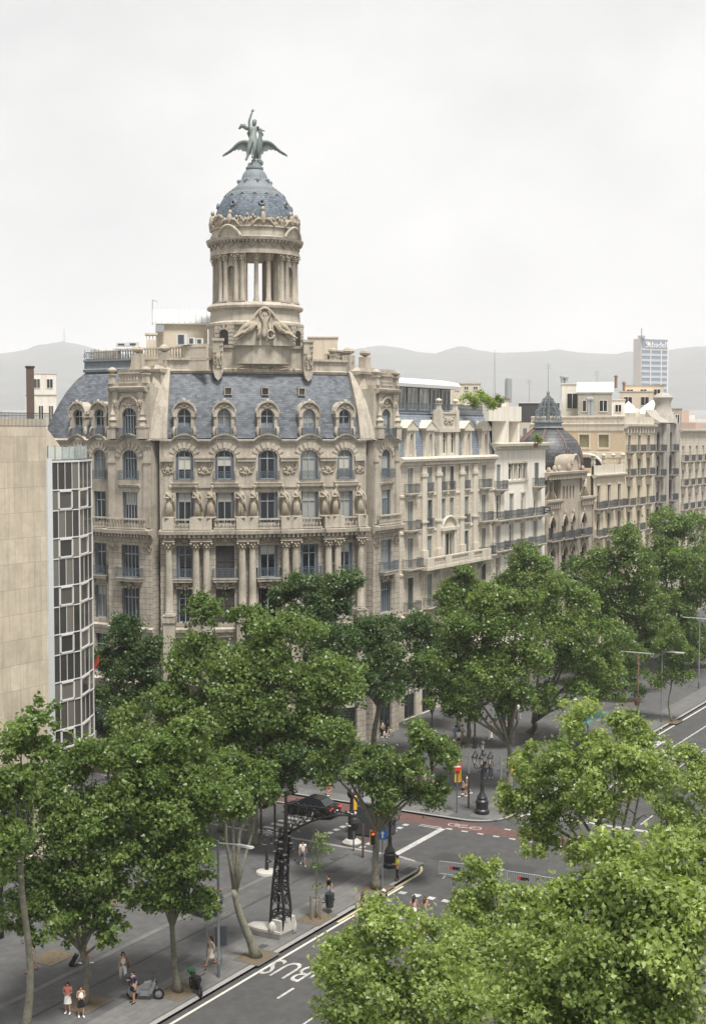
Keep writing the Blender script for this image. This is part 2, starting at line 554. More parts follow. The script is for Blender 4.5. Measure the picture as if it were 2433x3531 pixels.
def balcony(F, parent, u, z, w_, dep, h, mat, slabm, d=0.0, scroll=True, th=0.22, corbel=True):
    def f():
        mb = MB()
        mb.box(-w_ / 2 - .1, w_ / 2 + .1, -dep - .1, 0, -.09, 0)
        mb.box(-w_ / 2 - .03, w_ / 2 + .03, -dep - .03, 0, -th, -.09)
        if corbel:
            for sx in (-1, 1):
                mb.prism([(0, -th), (0, -th - .45), (-.08, -th - .42), (-dep * .75, -th)][::-1], sx * w_ * .38 - .12, sx * w_ * .38 + .12,
                         M=Matrix.Rotation(R(90), 4, 'Z'))
        return mb.mesh('balcony', slabm)
    o = put('balcony', cached(('bs', round(w_, 2), dep, th, slabm.name, corbel), f), parent, F.M(u, z, d), True)
    put('railing', railing_mesh(w_, dep, h, mat, scroll), o)
    return o
def baluster_run(mb, F, u0, u1, z, h, d, n=None, r=0.09, step=0.34):
    """stone balustrade: plinth, turned balusters, handrail"""
    fbox(mb, F, u0, u1, z, z + .14, d - .14, d + .14)
    fbox(mb, F, u0, u1, z + h - .15, z + h, d - .17, d + .17)
    n = max(1, int((u1 - u0) / step))
    for i in range(n):
        M = F.M(u0 + (u1 - u0) * (i + .5) / n, z + .14, d)
        hh = h - .29
        mb.lathe([(.06, 0), (r * 1.15, hh * .3), (.05, hh * .75), (.075, hh)], 6, M=M)
def relief_mesh(w_, h, seed, dep=0.16):
    """carved cartouche: a boss, scrolls and leaves in high relief"""
    def f():
        rng = random.Random(seed)
        mb = MB()
        mb.ball((0, 0, h * .52), min(w_, h) * .24, 10, 6, sc=(1, dep * 2.2, 1.25))
        b0 = min(w_ * .07, h * .11)
        for sx in (-1, 1):
            pts = []
            for j in range(14):
                t = j * 0.55
                rr = (1 - j / 15)
                pts.append((sx * (w_ * .28 + w_ * .2 * math.cos(t + 2.6) * rr), -.02, h * .45 + h * .34 * math.sin(t + 2.6) * rr))
            mb.tube(pts, [dep * .5 * (1 - j / 20) for j in range(14)], 5)
            for j in range(5):
                x = sx * w_ * (.12 + .36 * rng.random()); z = h * (.08 + .84 * rng.random())
                mb.ball((x, 0, z), b0, 6, 4, sc=(1 + rng.random() * .6, 1.1, .7 + rng.random() * .7))
        for j in range(5):
            mb.ball(((j - 2) * w_ * .16, 0, h * .1 + .05 * abs(j - 2)), b0, 6, 4, sc=(1, 1.1, 1.2))
        return mb.mesh('relief', CARVED, 'all')
    return cached(('rf', w_, h, seed), f)
def urn_mesh(s, mat, name='finial'):
    def f():
        mb = MB()
        mb.box(-.34 * s, .34 * s, -.34 * s, .34 * s, 0, .12 * s)
        mb.box(-.28 * s, .28 * s, -.28 * s, .28 * s, .12 * s, .85 * s, top=(.03 * s, .03 * s))
        mb.box(-.36 * s, .36 * s, -.36 * s, .36 * s, .85 * s, .97 * s)
        mb.lathe([(.16 * s, .97 * s), (.15 * s, 1.08 * s), (.42 * s, 1.2 * s), (.47 * s, 1.34 * s), (.40 * s, 1.5 * s), (.2 * s, 1.6 * s), (.05 * s, 1.66 * s)], 12)
        return mb.mesh(name, mat, 35)
    return cached(('un', s, mat.name), f)
# ================================================================ the domed corner building
def skin_mesh(name, chains, mats, sub=1, extra=None, smooth=True):
    """one continuous body grown over joints: chains of (point, radius) whose first point may repeat an earlier joint"""
    me = bpy.data.meshes.new('skeleton')
    verts, rads, edges, idx = [], [], [], {}
    for ch in chains:
        prev = None
        for p, r in ch:
            k = tuple(round(x, 4) for x in p)
            if k not in idx:
                idx[k] = len(verts); verts.append(p); rads.append(r)
            i = idx[k]
            if prev is not None and prev != i: edges.append((prev, i))
            prev = i
    me.from_pydata(verts, edges, [])
    o = bpy.data.objects.new('skeleton', me)
    COL.objects.link(o)
    m = o.modifiers.new('skin', 'SKIN')
    m.use_smooth_shade = True
    sv = me.skin_vertices[0].data
    for i, r in enumerate(rads):
        rr = r if hasattr(r, '__len__') else (r, r)
        sv[i].radius = rr
        sv[i].use_root = (i == 0)
    if sub:
        s2 = o.modifiers.new('sub', 'SUBSURF'); s2.levels = sub; s2.render_levels = sub
    dg = bpy.context.evaluated_depsgraph_get()
    src = o.evaluated_get(dg).to_mesh()
    mb = MB()
    mb.add([tuple(v.co) for v in src.vertices], [tuple(p.vertices) for p in src.polygons])
    o.evaluated_get(dg).to_mesh_clear()
    bpy.data.objects.remove(o); bpy.data.meshes.remove(me)
    if extra: extra(mb)
    out = mb.mesh(name, mats, 'all' if smooth else False)
    return out
def V3(*a): return tuple(a)

B1 = thing('corner_building', 'grand sandstone corner building with slate mansard roof and domed round tower', 'building', (109.5, 73.5, 0))
FL = Straight((102, 94), (0, -1))               # street front: recessed part u 0..7.7, pavilion u 7.7..13
FA = Arc((102.5, 80.5), (116.5, 66.5), 1.5)     # the bowed corner front
FR = Straight((117, 66), (1, 0))                # avenue front: pavilion u 0..5.3
HA = FA.L / 2
WIN_S = (-7.75, -4.05, 0.0, 4.05, 7.75)
def W(M): return WM[B1.name].inverted() @ M
def part(name, mb, mat, smooth=False, label=None, kind=None):
    return put(name, mb.mesh(name, mat, smooth), B1, Matrix.Identity(4), True, label, kind)

F2 = (12.3, 15.45); F3 = (16.45, 19.5); F4 = (21.5, 24.45); F5 = (25.65, 28.4); F6 = (29.75, 32.2)
walls, fine, carved = MB(), MB(), MB()
# --- bowed front
wide_s = [1.62 if abs(s) > 7 else 1.75 if abs(s) > 1 else 1.85 for s in WIN_S]
ops_lo = []
for s, ww in zip(WIN_S, wide_s):
    ops_lo += [(HA + s, ww, F2[0], F2[1], 0), (HA + s, ww, F3[0], F3[1], 0), (HA + s, 2.3, 7.0, 10.9, 0), (HA + s, 2.6, 0.4, 5.6, 1.0)]
wall(walls, FA, 0, FA.L, 0, 20.25, ops_lo, 0.5, 0.9)
ops_hi = []
for s, ww in zip(WIN_S, wide_s):
    ops_hi += [(HA + s, ww, F4[0], F4[1], 0), (HA + s, ww, F5[0], F5[1], 0.6)]
upper = MB()
wall(upper, FA, 0, FA.L, 20.25, 29.4, ops_hi, 0.45, 0.9)
# --- pavilions
def pavilion(F, u0, u1):
    um = (u0 + u1) / 2
    wall(walls, F, u0, u1, 0, 20.25, [(um, 2.15, *F2, 0), (um, 2.15, *F3, 0), (um, 2.4, 7.0, 10.9, 0), (um, 2.6, 0.4, 5.6, 1.1)], 0.45)
    wall(upper, F, u0 + .15, u1 - .15, 20.25, 34.2, [(um, 1.8, *F4, 0), (um, 1.8, *F5, 0.75), (um, 1.75, F6[0], F6[1] + .15, .8)], 0.45)
    # returns of the pavilion above the main roofline
    for uu in (u0 + .15, u1 - .15):
        upper.add([F.P(uu, 20.25, 0), F.P(uu, 20.25, -2.6), F.P(uu, 34.2, -3.6), F.P(uu, 34.2, 0)], [(0, 1, 2, 3)], 0, [(0, 20), (2.6, 20), (3.6, 34), (0, 34)])
    for uu in (u0, u1):
        walls.add([F.P(uu, 0, 0), F.P(uu, 0, -2.6), F.P(uu, 20.25, -2.6), F.P(uu, 20.25, 0)], [(0, 1, 2, 3)], 0, [(0, 0), (2.6, 0), (2.6, 20), (0, 20)])
    # corner pilasters, strings and cornices
    for uu in (u0 + .55, u1 - .55):
        fbox(fine, F, uu - .38, uu + .38, 21.2, 28.3, .0, .14)
        fbox(fine, F, uu - .46, uu + .46, 27.2, 27.5, .0, .22)
        for k in range(4): fbox(fine, F, uu - .3 + k * .17, uu - .22 + k * .17, 27.65, 28.7, .0, .1)
    band(fine, F, u0 - .1, u1 + .1, [(0, 20.2), (.22, 20.25), (.3, 20.5), (.75, 20.6), (.8, 20.95), (0, 21.05)])
    for k in range(14):
        uu = u0 + (u1 - u0) * (k + .5) / 14
        fbox(fine, F, uu - .1, uu + .1, 20.3, 20.58, .2, .6)
    band(fine, F, um - 1.25, um + 1.25, [(0, 24.85), (.2, 24.95), (.28, 25.15), (0, 25.2)])
    arch_hood(F, um, 2.1, 28.55, .75, u0 - .1, u1 + .1, 29.2)
    # attic stage: aedicule round the arched window
    for sx in (-1, 1):
        uu = um + sx * 1.75
        fbox(fine, F, uu - .5, uu + .5, 29.45, 30.5, .0, .5)
        fbox(fine, F, uu - .56, uu + .56, 30.5, 30.65, .0, .56)
        fine.lathe([(.36, 0), (.3, .35), (.42, .55), (.2, .85), (.26, 1.05), (.1, 1.5), (0.02, 2.0)], 8, M=F.M(uu, 30.65, .25))
        fbox(fine, F, uu - .3 - sx * .25, uu + .3 - sx * .25, 30.6, 33.9, .0, .2)
        carve(relief_mesh(.7, 1.5, 3), F.M(uu - sx * .25, 32.1, .22))
    band(fine, F, um - 2.2, um + 2.2, [(0, 33.75), (.3, 33.85), (.45, 34.05), (.5, 34.25), (0, 34.35)])
    baluster_run(fine, F, um - 1.15, um + 1.15, 34.6, 1.05, .0, step=.3)
    fbox(fine, F, u0 + .15, u1 - .15, 34.2, 34.6, -.7, .05)
    k = 10
    pts = [(um + 1.35 * math.cos(PI * i / k), 32.0 + 1.45 * math.sin(PI * i / k)) for i in range(k + 1)]
    for i in range(k):
        a, b = pts[i], pts[i + 1]
        fine.tube([F.P(a[0], a[1], .1), F.P(b[0], b[1], .1)], .17, 6)
    # interior of the block so that no light leaks in behind
    fine.slab([tuple(F.P(u, 0, d).xy) for u, d in ((u0 + .3, -.55), (u1 - .3, -.55), (u1 - .3, -3.4), (u0 + .3, -3.4))][::1], 0.1, 34.25)
def carve(me, M): put('relief', me, B1, M, True)
def reloc(me, M):
    vs = [M @ v.co for v in me.vertices]
    return vs, [tuple(p.vertices) for p in me.polygons]
def arch_hood(F, u, w_, z, rise, u0, u1, zl):
    """the attic string course that lifts into an eyebrow over a window"""
    k = 10
    us = cuts(u0, u - w_ / 2 - .25, 1.0)
    path = [(x, zl) for x in us]
    for i in range(k + 1):
        t = i / k
        path.append((u - w_ / 2 - .25 + (w_ + .5) * t, zl + (rise * .75) * math.sin(PI * t) ** .8 if 0 < t < 1 else zl))
    path += [(x, zl) for x in cuts(u + w_ / 2 + .25, u1, 1.0)[1:]]
    prof = [(0, -.24), (.1, -.2), (.14, -.05), (.3, .0), (.34, .13), (0, .2)]
    vs, fs = [], []
    n = len(prof)
    for x, zz in path:
        for d, dz in prof: vs.append(F.P(x, zz + dz, d))
    for i in range(len(path) - 1):
        for j in range(n - 1):
            a = i * n + j; fs.append((a, a + n, a + n + 1, a + 1))
    fine.add(vs, fs)
    for i in range(9):                          # voussoirs over the arched window
        t = PI * (i + .5) / 9
        x, zz = u - math.cos(t) * w_ * .52, z - .85 + math.sin(t) * .95
        M = F.M(x, zz, .04) @ Matrix.Rotation(t - PI / 2, 4, 'Y')
        fine.box(-.13, .13, -.06, .06, .0, .52, M=M)
pavilion(FL, 7.7, 13.0)
pavilion(FR, 0.0, 5.3)
# --- recessed street front left of the pavilion
lw = [(3.6, 1.5), (6.2, 1.5)]
wall(walls, FL, 0, 7.7, 0, 20.25, [(u, ww, *z, 0) for u, ww in lw for z in (F2, F3)] + [(u, ww, 7, 10.8, 0) for u, ww in lw] + [(u, 1.9, .4, 5.4, .8) for u, ww in lw], .45, d=-.6)
wall(upper, FL, 0, 7.85, 20.25, 29.4, [(u, 1.5, *F4, 0) for u, ww in lw] + [(u, 1.5, *F5, .6) for u, ww in lw], .45, d=-.6)
band(fine, FL, 0, 7.7, [(-.6, 20.2), (-.35, 20.25), (-.3, 20.5), (.15, 20.6), (.2, 20.95), (-.6, 21.05)])
for k in range(18): fbox(fine, FL, .3 + k * .42 - .1, .3 + k * .42 + .1, 20.3, 20.58, -.5, 0)
baluster_run(fine, FL, .2, 7.6, 21.05, 1.0, -.15)
baluster_run(fine, FL, 8.1, 12.6, 21.05, 1.0, .5)
baluster_run(fine, FR, .4, 4.9, 21.05, 1.0, .5)
class Off:                                      # a facade shifted outwards
    def __init__(s, F, d): s.F, s.dd = F, d
    def P(s, u, z, d=0.0): return s.F.P(u, z, d + s.dd)
    def M(s, u, z, d=0.0): return s.F.M(u, z, d + s.dd)
FLr = Off(FL, -.6)
arch_hood(FLr, 3.6, 1.7, 28.5, .7, 0, 4.9, 29.2)
arch_hood(FLr, 6.2, 1.7, 28.5, .7, 4.9, 7.7, 29.2)
# --- mouldings of the bowed front
for i, s in enumerate(WIN_S):
    a = HA + (WIN_S[i - 1] + s) / 2 if i else 0.1
    b = HA + (WIN_S[i + 1] + s) / 2 if i < 4 else FA.L - .1
    arch_hood(FA, HA + s, wide_s[i] + .3, 28.5, .75, a, b, 29.2)
    band(fine, FA, HA + s - 1.25, HA + s + 1.25, [(0, 24.75), (.12, 24.85), (.3, 25.0), (.34, 25.2), (.4, 25.35), (0, 25.4)], .6)
    fbox(fine, FA, HA + s - wide_s[i] / 2 - .16, HA + s - wide_s[i] / 2, F4[0], F4[1] + .15, 0, .09)
    fbox(fine, FA, HA + s + wide_s[i] / 2, HA + s + wide_s[i] / 2 + .16, F4[0], F4[1] + .15, 0, .09)
    fbox(fine, FA, HA + s - wide_s[i] / 2 - .16, HA + s + wide_s[i] / 2 + .16, F3[1] + .02, F3[1] + .2, 0, .1)
    carve(relief_mesh(1.7, .9, 11 + i), FA.M(HA + s, F3[1] + .05, .05))
    carve(relief_mesh(1.9, .75, 21 + i), FA.M(HA + s, F2[1] + .05, .06))
# main cornice: breaks forward over the column pairs
COLS = [-9.15, -6.7, -5.75, -2.5, -1.55, 1.55, 2.5, 5.75, 6.7, 9.15]
corn = [(0, 20.2), (.3, 20.25), (.36, 20.45), (.85, 20.62), (.9, 20.95), (0, 21.05)]
band(fine, FA, 0, FA.L, corn, .8)
for lo, hi in ((-9.75, -8.6), (-7.3, -5.2), (-3.1, -1.0), (1.0, 3.1), (5.2, 7.3), (8.6, 9.75)):
    band(fine, FA, HA + lo, HA + hi, [(0, 20.15)] + [(d + .42, z + .01) for d, z in corn[1:-1]] + [(0, 21.07)], .7)
    fbox(fine, FA, HA + lo + .1, HA + hi - .1, 20.0, 20.22, 0, .72, step=.7)
    fbox(fine, FA, HA + lo + .05, HA + hi - .05, 21.06, 22.15, .05, .95, step=.7)      # pedestals of the statues
    fbox(fine, FA, HA + lo + .0, HA + hi - .0, 12.4, 13.1, 0, .95, step=.7)
    fbox(fine, FA, HA + lo + .05, HA + hi - .05, 6.5, 12.4, 0, .85, step=.7)
n = int(FA.L / .42)
for k in range(n):
    u = FA.L * (k + .5) / n
    dd = .42 if any(lo < u - HA < hi for lo, hi in ((-9.75, -8.6), (-7.3, -5.2), (-3.1, -1.0), (1.0, 3.1), (5.2, 7.3), (8.6, 9.75))) else 0
    fbox(fine, FA, u - .1, u + .1, 20.32, 20.6, .25 + dd, .72 + dd)
for s in WIN_S: baluster_run(fine, FA, HA + s - 1.05, HA + s + 1.05, 21.06, 1.0, .55)
# pilaster strips with framed panels between the upper windows
for s in (-5.9, -2.05, 2.05, 5.9):
    fbox(fine, FA, HA + s - .85, HA + s + .85, 27.35, 27.65, 0, .3, step=.6)
    fbox(fine, FA, HA + s - .95, HA + s + .95, 27.65, 27.8, 0, .38, step=.6)
    fbox(fine, FA, HA + s - .8, HA + s + .8, 24.9, 25.05, 0, .1, step=.6)
    carve(relief_mesh(1.5, 1.0, 31), FA.M(HA + s, 26.1, .04))
for s in (-9.3, 9.3):
    fbox(fine, FA, HA + s - .6, HA + s + .6, 27.35, 27.8, 0, .3)
    carve(relief_mesh(1.0, 1.0, 32), FA.M(HA + s, 26.1, .04))
# base courses and belt
band(fine, FA, 0, FA.L, [(0, 11.3), (.18, 11.4), (.24, 11.7), (0, 11.85)], .8)
band(fine, FA, 0, FA.L, [(0, 6.1), (.3, 6.2), (.4, 6.5), (0, 6.65)], .8)
for F, a, b, d in ((FL, 0, 7.7, -.6), (FL, 7.65, 13.05, 0), (FR, -.05, 5.35, 0)):
    band(fine, F, a, b, [(d, 11.3), (d + .18, 11.4), (d + .24, 11.7), (d, 11.85)])
    band(fine, F, a, b, [(d, 6.1), (d + .3, 6.2), (d + .4, 6.5), (d, 6.65)])
part('wall', walls, STONE_R)
part('upper_wall', upper, STONE)
part('moulding', fine, STONE)
# core behind the skins (keeps daylight out of the rooms)
core = MB()
core.slab([(103.3, 94), (103.3, 81), (104.6, 79.9), (110.2, 74.3), (116.0, 67.6), (122.0, 67.0), (125.4, 67.6), (125.4, 94)][::-1], 0.05, 29.3)
part('core', core, STONE)

# --- columns, each a part with its capital and base
def column_mesh(h, r, name='column'):
    mb = MB()
    prof = [(r * 1.25, 0), (r * 1.3, .1), (r * 1.1, .2), (r * 1.12, .28), (r, .34), (r * .98, h * .35), (r * .86, h - .75), (r * .95, h - .72)]
    mb.lathe(prof, 14)
    mb.box(-r * 1.4, r * 1.4, -r * 1.4, r * 1.4, -.12, 0)
    return mb.mesh(name, STONE, 35)
def capital_mesh(h, r):
    mb = MB()
    mb.lathe([(r * .9, h - .72), (r * .98, h - .5), (r * 1.25, h - .2), (r * 1.3, h - .12)], 12)
    mb.box(-r * 1.5, r * 1.5, -r * 1.5, r * 1.5, h - .12, h)
    for row, (z, rr) in enumerate(((h - .62, 1.05), (h - .4, 1.22))):
        for k in range(8):
            a = 2 * PI * (k + .5 * row) / 8
            mb.ball((math.cos(a) * r * rr, math.sin(a) * r * rr, z), r * .3, 5, 4, sc=(1, 1, 1.3))
    for sx in (-1, 1):
        for sy in (-1, 1): mb.ball((sx * r * 1.3, sy * r * 1.3, h - .26), r * .34, 6, 4)
    return mb.mesh('capital', CARVED, 'all')
CM, KM = column_mesh(6.9, .36), capital_mesh(6.9, .36)
for s in COLS:
    o = put('column', CM, B1, FA.M(HA + s, 13.12, .5), True)
    put('capital', KM, o)

# --- windows and balconies
for i, s in enumerate(WIN_S):
    u, ww = HA + s, wide_s[i]
    window(FA, B1, u, F2[0], ww, F2[1] - F2[0], 0, 'louvre' if s in (-4.05, 0.0) else 'main', sm=DKSH)
    window(FA, B1, u, F3[0], ww, F3[1] - F3[0], 0, 'main' if s != -4.05 else 'louvre', sm=DKSH, fm=WFRAME)
    window(FA, B1, u, F4[0], ww, F4[1] - F4[0], 0, 'main')
    window(FA, B1, u, F5[0], ww, F5[1] - F5[0], .6, 'main')
    window(FA, B1, u, 7.0, 2.3, 3.9, 0, 'plain', gl=GLASS_D, d=-.1)
    window(FA, B1, u, .4, 2.6, 5.2, 1.0, 'plain', gl=GLASS_D, d=-.1, fm=IRON)
    balcony(FA, B1, u, F3[0] + .02, 2.2, .5, .95, IRON_B, STONE, d=.0, th=.34)
    put('railing', railing_mesh(ww + .25, .22, .85, IRON_B, True), B1, FA.M(u, F5[0] - .05, .1), True)
    put('relief', relief_mesh(2.0, .8, 41), B1, FA.M(u, F3[0] - 1.05, .2), True)
for F, um in ((FL, 10.35), (FR, 2.65)):
    window(F, B1, um, F2[0], 2.15, F2[1] - F2[0], 0, 'main', mull=3)
    window(F, B1, um, F3[0], 2.15, F3[1] - F3[0], 0, 'main', mull=3)
    window(F, B1, um, F4[0], 1.8, F4[1] - F4[0], 0, 'main', mull=3)
    window(F, B1, um, F5[0], 1.8, F5[1] - F5[0], .75, 'main', mull=3)
    window(F, B1, um, F6[0], 1.75, F6[1] - F6[0] + .15, .8, 'main', mull=3)
    window(F, B1, um, 7.0, 2.4, 3.9, 0, 'plain', mull=3, gl=GLASS_D)
    window(F, B1, um, .4, 2.6, 5.2, 1.1, 'plain', mull=1, gl=GLASS_D, fm=IRON)
    balcony(F, B1, um, F3[0] + .02, 2.9, .6, .95, IRON_B, STONE, th=.36)
    put('railing', railing_mesh(2.3, .3, .9, IRON_B, True), B1, F.M(um, F5[0] - .05, .1), True)
    put('railing', railing_mesh(2.4, .35, .8, IRON_B, True), B1, F.M(um, F6[0] - .1, .1), True)
    put('relief', relief_mesh(2.6, .8, 42), B1, F.M(um, F3[0] - 1.1, .15), True)
    put('relief', relief_mesh(2.2, 1.0, 43), B1, F.M(um, 32.45, .0), True)
    put('relief', relief_mesh(1.2, 1.0, 44), B1, F.M(um - 2.0, 18.9, .05), True)
    put('relief', relief_mesh(1.2, 1.0, 44), B1, F.M(um + 2.0, 18.9, .05), True)
for u, ww in lw:
    for z in (F2, F3, F4): window(FLr, B1, u, z[0], ww, z[1] - z[0], 0, 'main')
    window(FLr, B1, u, F5[0], ww, F5[1] - F5[0], .6, 'main')
    put('railing', railing_mesh(ww + .25, .22, .85, IRON_B, True), B1, FLr.M(u, F5[0] - .05, .1), True)
    balcony(FLr, B1, u, F3[0] + .02, 2.0, .5, .95, IRON_B, STONE, th=.34)
    window(FLr, B1, u, 7.0, ww, 3.8, 0, 'plain', gl=GLASS_D)
    window(FLr, B1, u, .4, 1.9, 5.0, .8, 'plain', gl=GLASS_D, fm=IRON)

# --- slate mansards
MANS = [(-.12, 29.5), (-.3, 30.4), (-.55, 31.4), (-.85, 32.4), (-1.2, 33.3), (-1.6, 34.2), (-2.0, 35.0), (-2.35, 35.75)]
mb = MB()
us = cuts(.4, FA.L - .4, .7)
n = len(MANS)
vs, uv, fs = [], [], []
for u in us:
    zz = 0
    for j, (d, z) in enumerate(MANS):
        if j: zz += math.hypot(d - MANS[j - 1][0], z - MANS[j - 1][1])
        vs.append(FA.P(u, z, d)); uv.append((u, zz))
for i in range(len(us) - 1):
    for j in range(n - 1):
        a = i * n + j; fs.append((a, a + n, a + n + 1, a + 1))
mb.add(vs, fs, 0, uv)
part('mansard_roof', mb, SLATE, 'all')
mb = MB()                                       # street side roof with its bowed end hip
ML = [(-.7, 29.5), (-.95, 30.5), (-1.3, 31.6), (-1.8, 32.8), (-2.4, 34.0), (-3.2, 35.2), (-4.0, 36.0)]
vs, uv, fs = [], [], []
for j, (d, z) in enumerate(ML):
    hip = (-d - .7) * .78 - .8
    zz = (z - 29.5) * 1.15
    for k, u in enumerate([hip] + [hip + (8.2 - hip) * t for t in (.3, .6, .85, 1.0)]):
        vs.append(FL.P(u, z, d)); uv.append((u, zz))
    vs.append(FL.P(hip, z, d - 9)); uv.append((-9, zz))
for j in range(len(ML) - 1):
    for k in range(4): a = j * 6 + k; fs.append((a, a + 1, a + 7, a + 6))
    fs.append((j * 6 + 5, j * 6, j * 6 + 6, j * 6 + 11))
mb.add(vs, fs, 0, uv)
part('mansard_roof', mb, SLATE, 'all')
mb = MB()
band(mb, FL, 1.6, 8.3, [(-4.3, 35.9), (-3.7, 35.95), (-3.65, 36.2), (-3.85, 36.3), (-3.9, 36.9), (-3.7, 37.0), (-3.7, 37.15), (-4.4, 37.2)])
mb.slab([tuple(FL.P(u, 0, d).xy) for u, d in ((1.6, -4.2), (8.3, -4.2), (8.3, -12), (1.6, -12))], 35.5, 37.1)
part('roof_curb', mb, LEAD)
# iron cresting along the street roof
mb = MB()
for (a, b) in (((1.65, -3.9), (8.2, -3.9)), ((1.65, -3.9), (1.65, -9))):
    pa, pb = FL.P(a[0], 37.15, a[1]), FL.P(b[0], 37.15, b[1])
    L = (pb - pa).length
    e = (pb - pa).normalized()
    mb.tube([pa + Vector((0, 0, .08)), pb + Vector((0, 0, .08))], .03, 4); mb.tube([pa + Vector((0, 0, .75)), pb + Vector((0, 0, .75))], .03, 4)
    for k in range(int(L / .3) + 1):
        p = pa + e * (k * .3)
        mb.tube([p, p + Vector((0, 0, 1.05 if k % 3 == 0 else .8))], .022, 4)
        if k % 3 == 0:
            mb.tube([p + e * (.13 * math.cos(t)) + Vector((0, 0, .45 + .22 * math.sin(t))) for t in [x * PI / 4 for x in range(9)]], .022, 4)
part('cresting', mb, IRON_B)

# --- dormers: a stone part with window, pane and railing as sub-parts
def dormer_mesh(wo, hs, rise, ww, dep):
    mb = MB()
    for sx in (-1, 1):
        x0, x1 = sorted((sx * ww / 2, sx * (ww / 2 + .32)))
        mb.box(x0, x1, -.05, dep, 0, hs + .1)
        x0, x1 = sorted((sx * (ww / 2 + .3), sx * (wo / 2)))
        mb.prism([(x0, 0), (x1, 0), (x1, .5 if sx > 0 else hs), (x0, hs if sx > 0 else .5)] if False else [(x0, 0), (x1, 0), (x1, hs * .75), (x0, hs * .75)], .12, dep * .9)
        x0, x1 = sorted((sx * (ww / 2 + .05), sx * (wo / 2 + .08)))
        mb.box(x0, x1, -.16, .5, hs * .72, hs * .9)
        mb.ball((sx * (ww / 2 + .32), -.02, .45), .26, 6, 5, sc=(.8, .8, 1.7))
        mb.ball((sx * (wo / 2), .0, hs * .95), .2, 6, 5, sc=(1, .8, 1))
    k = 10
    zt = hs * .78
    inn = [(-ww / 2 * math.cos(PI * i / k), zt + (ww / 2) * math.sin(PI * i / k)) for i in range(k + 1)]
    out = [(-(wo / 2 + .05) * math.cos(PI * i / k), hs * .85 + rise * math.sin(PI * i / k)) for i in range(k + 1)]
    top = [(-(wo / 2 + .14) * math.cos(PI * i / k), hs * .85 + (rise + .14) * math.sin(PI * i / k)) for i in range(k + 1)]
    for i in range(k):
        a, b, c, d = inn[i], inn[i + 1], out[i + 1], out[i]
        mb.add([(a[0], 0, a[1]), (b[0], 0, b[1]), (c[0], 0, c[1]), (d[0], 0, d[1]), (a[0], .5, a[1]), (b[0], .5, b[1])], [(0, 1, 2, 3), (0, 4, 5, 1)])
        mb.prism([out[i], out[i + 1], top[i + 1], top[i]], -.2, dep)
    mb.ball((0, -.12, hs * .85 + rise + .12), .22, 6, 5, sc=(1, .7, 1.1))
    mb.box(-wo / 2, wo / 2, -.22, .5, -.28, 0)
    return mb.mesh('dormer', STONE, 30)
DM = dormer_mesh(1.95, 2.45, 1.05, 1.25, 2.6)
DR = relief_mesh(1.2, .85, 51)
def dormer(F, u, z=29.72, d=-.08):
    o = put('dormer', DM, B1, F.M(u, z, d), True)
    x = put('window', frame_mesh(1.25, 2.5, .6, WFRAME, 1, .74, .3), o)
    x2 = put('pane', pane_mesh(1.25, 2.5, .6, GLASS, .36), o)
    put('railing', railing_mesh(1.5, .28, .78, IRON_B, True), o, Matrix.Translation((0, -.05, -.05)))
    put('relief', DR, o, Matrix.Translation((0, .0, 2.52)))
for s in WIN_S: dormer(FA, HA + s)
for u in (3.5, 6.15): dormer(FLr, u)
sk = MB()
sk.box(-.36, .36, -.06, .9, 0, .06); sk.box(-.36, .36, -.06, .9, .66, .74); sk.box(-.36, -.28, -.06, .9, .06, .66); sk.box(.28, .36, -.06, .9, .06, .66)
SKM = sk.mesh('skylight', STONE)
for s in (-3.6, 0.0, 3.7):
    o = put('skylight', SKM, B1, FA.M(HA + s, 33.55, -1.15), True)
    put('pane', pane_mesh(.6, .62, 0, GLASS_D, .05), o, Matrix.Translation((0, 0, .05)))

# --- stone ribs between mansard and pavilions, scrolls and finials
for ua, ub in ((-.9, .75), (FA.L - .75, FA.L + .9)):
    ribs = MB()
    band(ribs, FA, ua, ub, [(.2, 29.3)] + [(d + .35 + (z - 29.5) * .03, z) for d, z in MANS] + [(-2.6, 36.4), (-3.6, 36.4), (-3.6, 29.3)], .5)
    part('roof_rib', ribs, STONE)
def scroll_mesh():
    mb = MB()
    pts = [(-.55, 0), (1.9, 0), (1.75, .12), (1.2, .3), (.75, .65), (.5, 1.1), (.42, 1.7), (.46, 2.2), (-.55, 2.2)]
    mb.prism(pts, -.42, .42)
    mb.lathe([(.2, 2.2), (.18, 2.3), (.5, 2.42), (.56, 2.6), (.45, 2.82), (.2, 2.95), (.04, 3.0)], 12)
    return mb.mesh('scroll', STONE, 35)
SCR = scroll_mesh()
a45 = lambda F, u, z, d, rz: F.M(u, z, d) @ Matrix.Rotation(rz, 4, 'Z')
put('scroll', SCR, B1, a45(FL, 12.2, 35.35, -3.0, R(180)), True)
put('scroll', SCR, B1, a45(FL, 9.0, 35.35, -3.0, R(180)), True)
put('scroll', SCR, B1, a45(FR, 0.5, 35.35, -3.0, R(0)), True)
put('scroll', SCR, B1, a45(FR, 4.4, 35.35, -3.4, R(0)), True)
U1 = urn_mesh(.95, STONE)
for F, us_ in ((FL, (8.3, 12.3)), (FR, (.75, 4.7))):
    for u in us_: put('finial', U1, B1, F.M(u, 34.6, -.1), True)
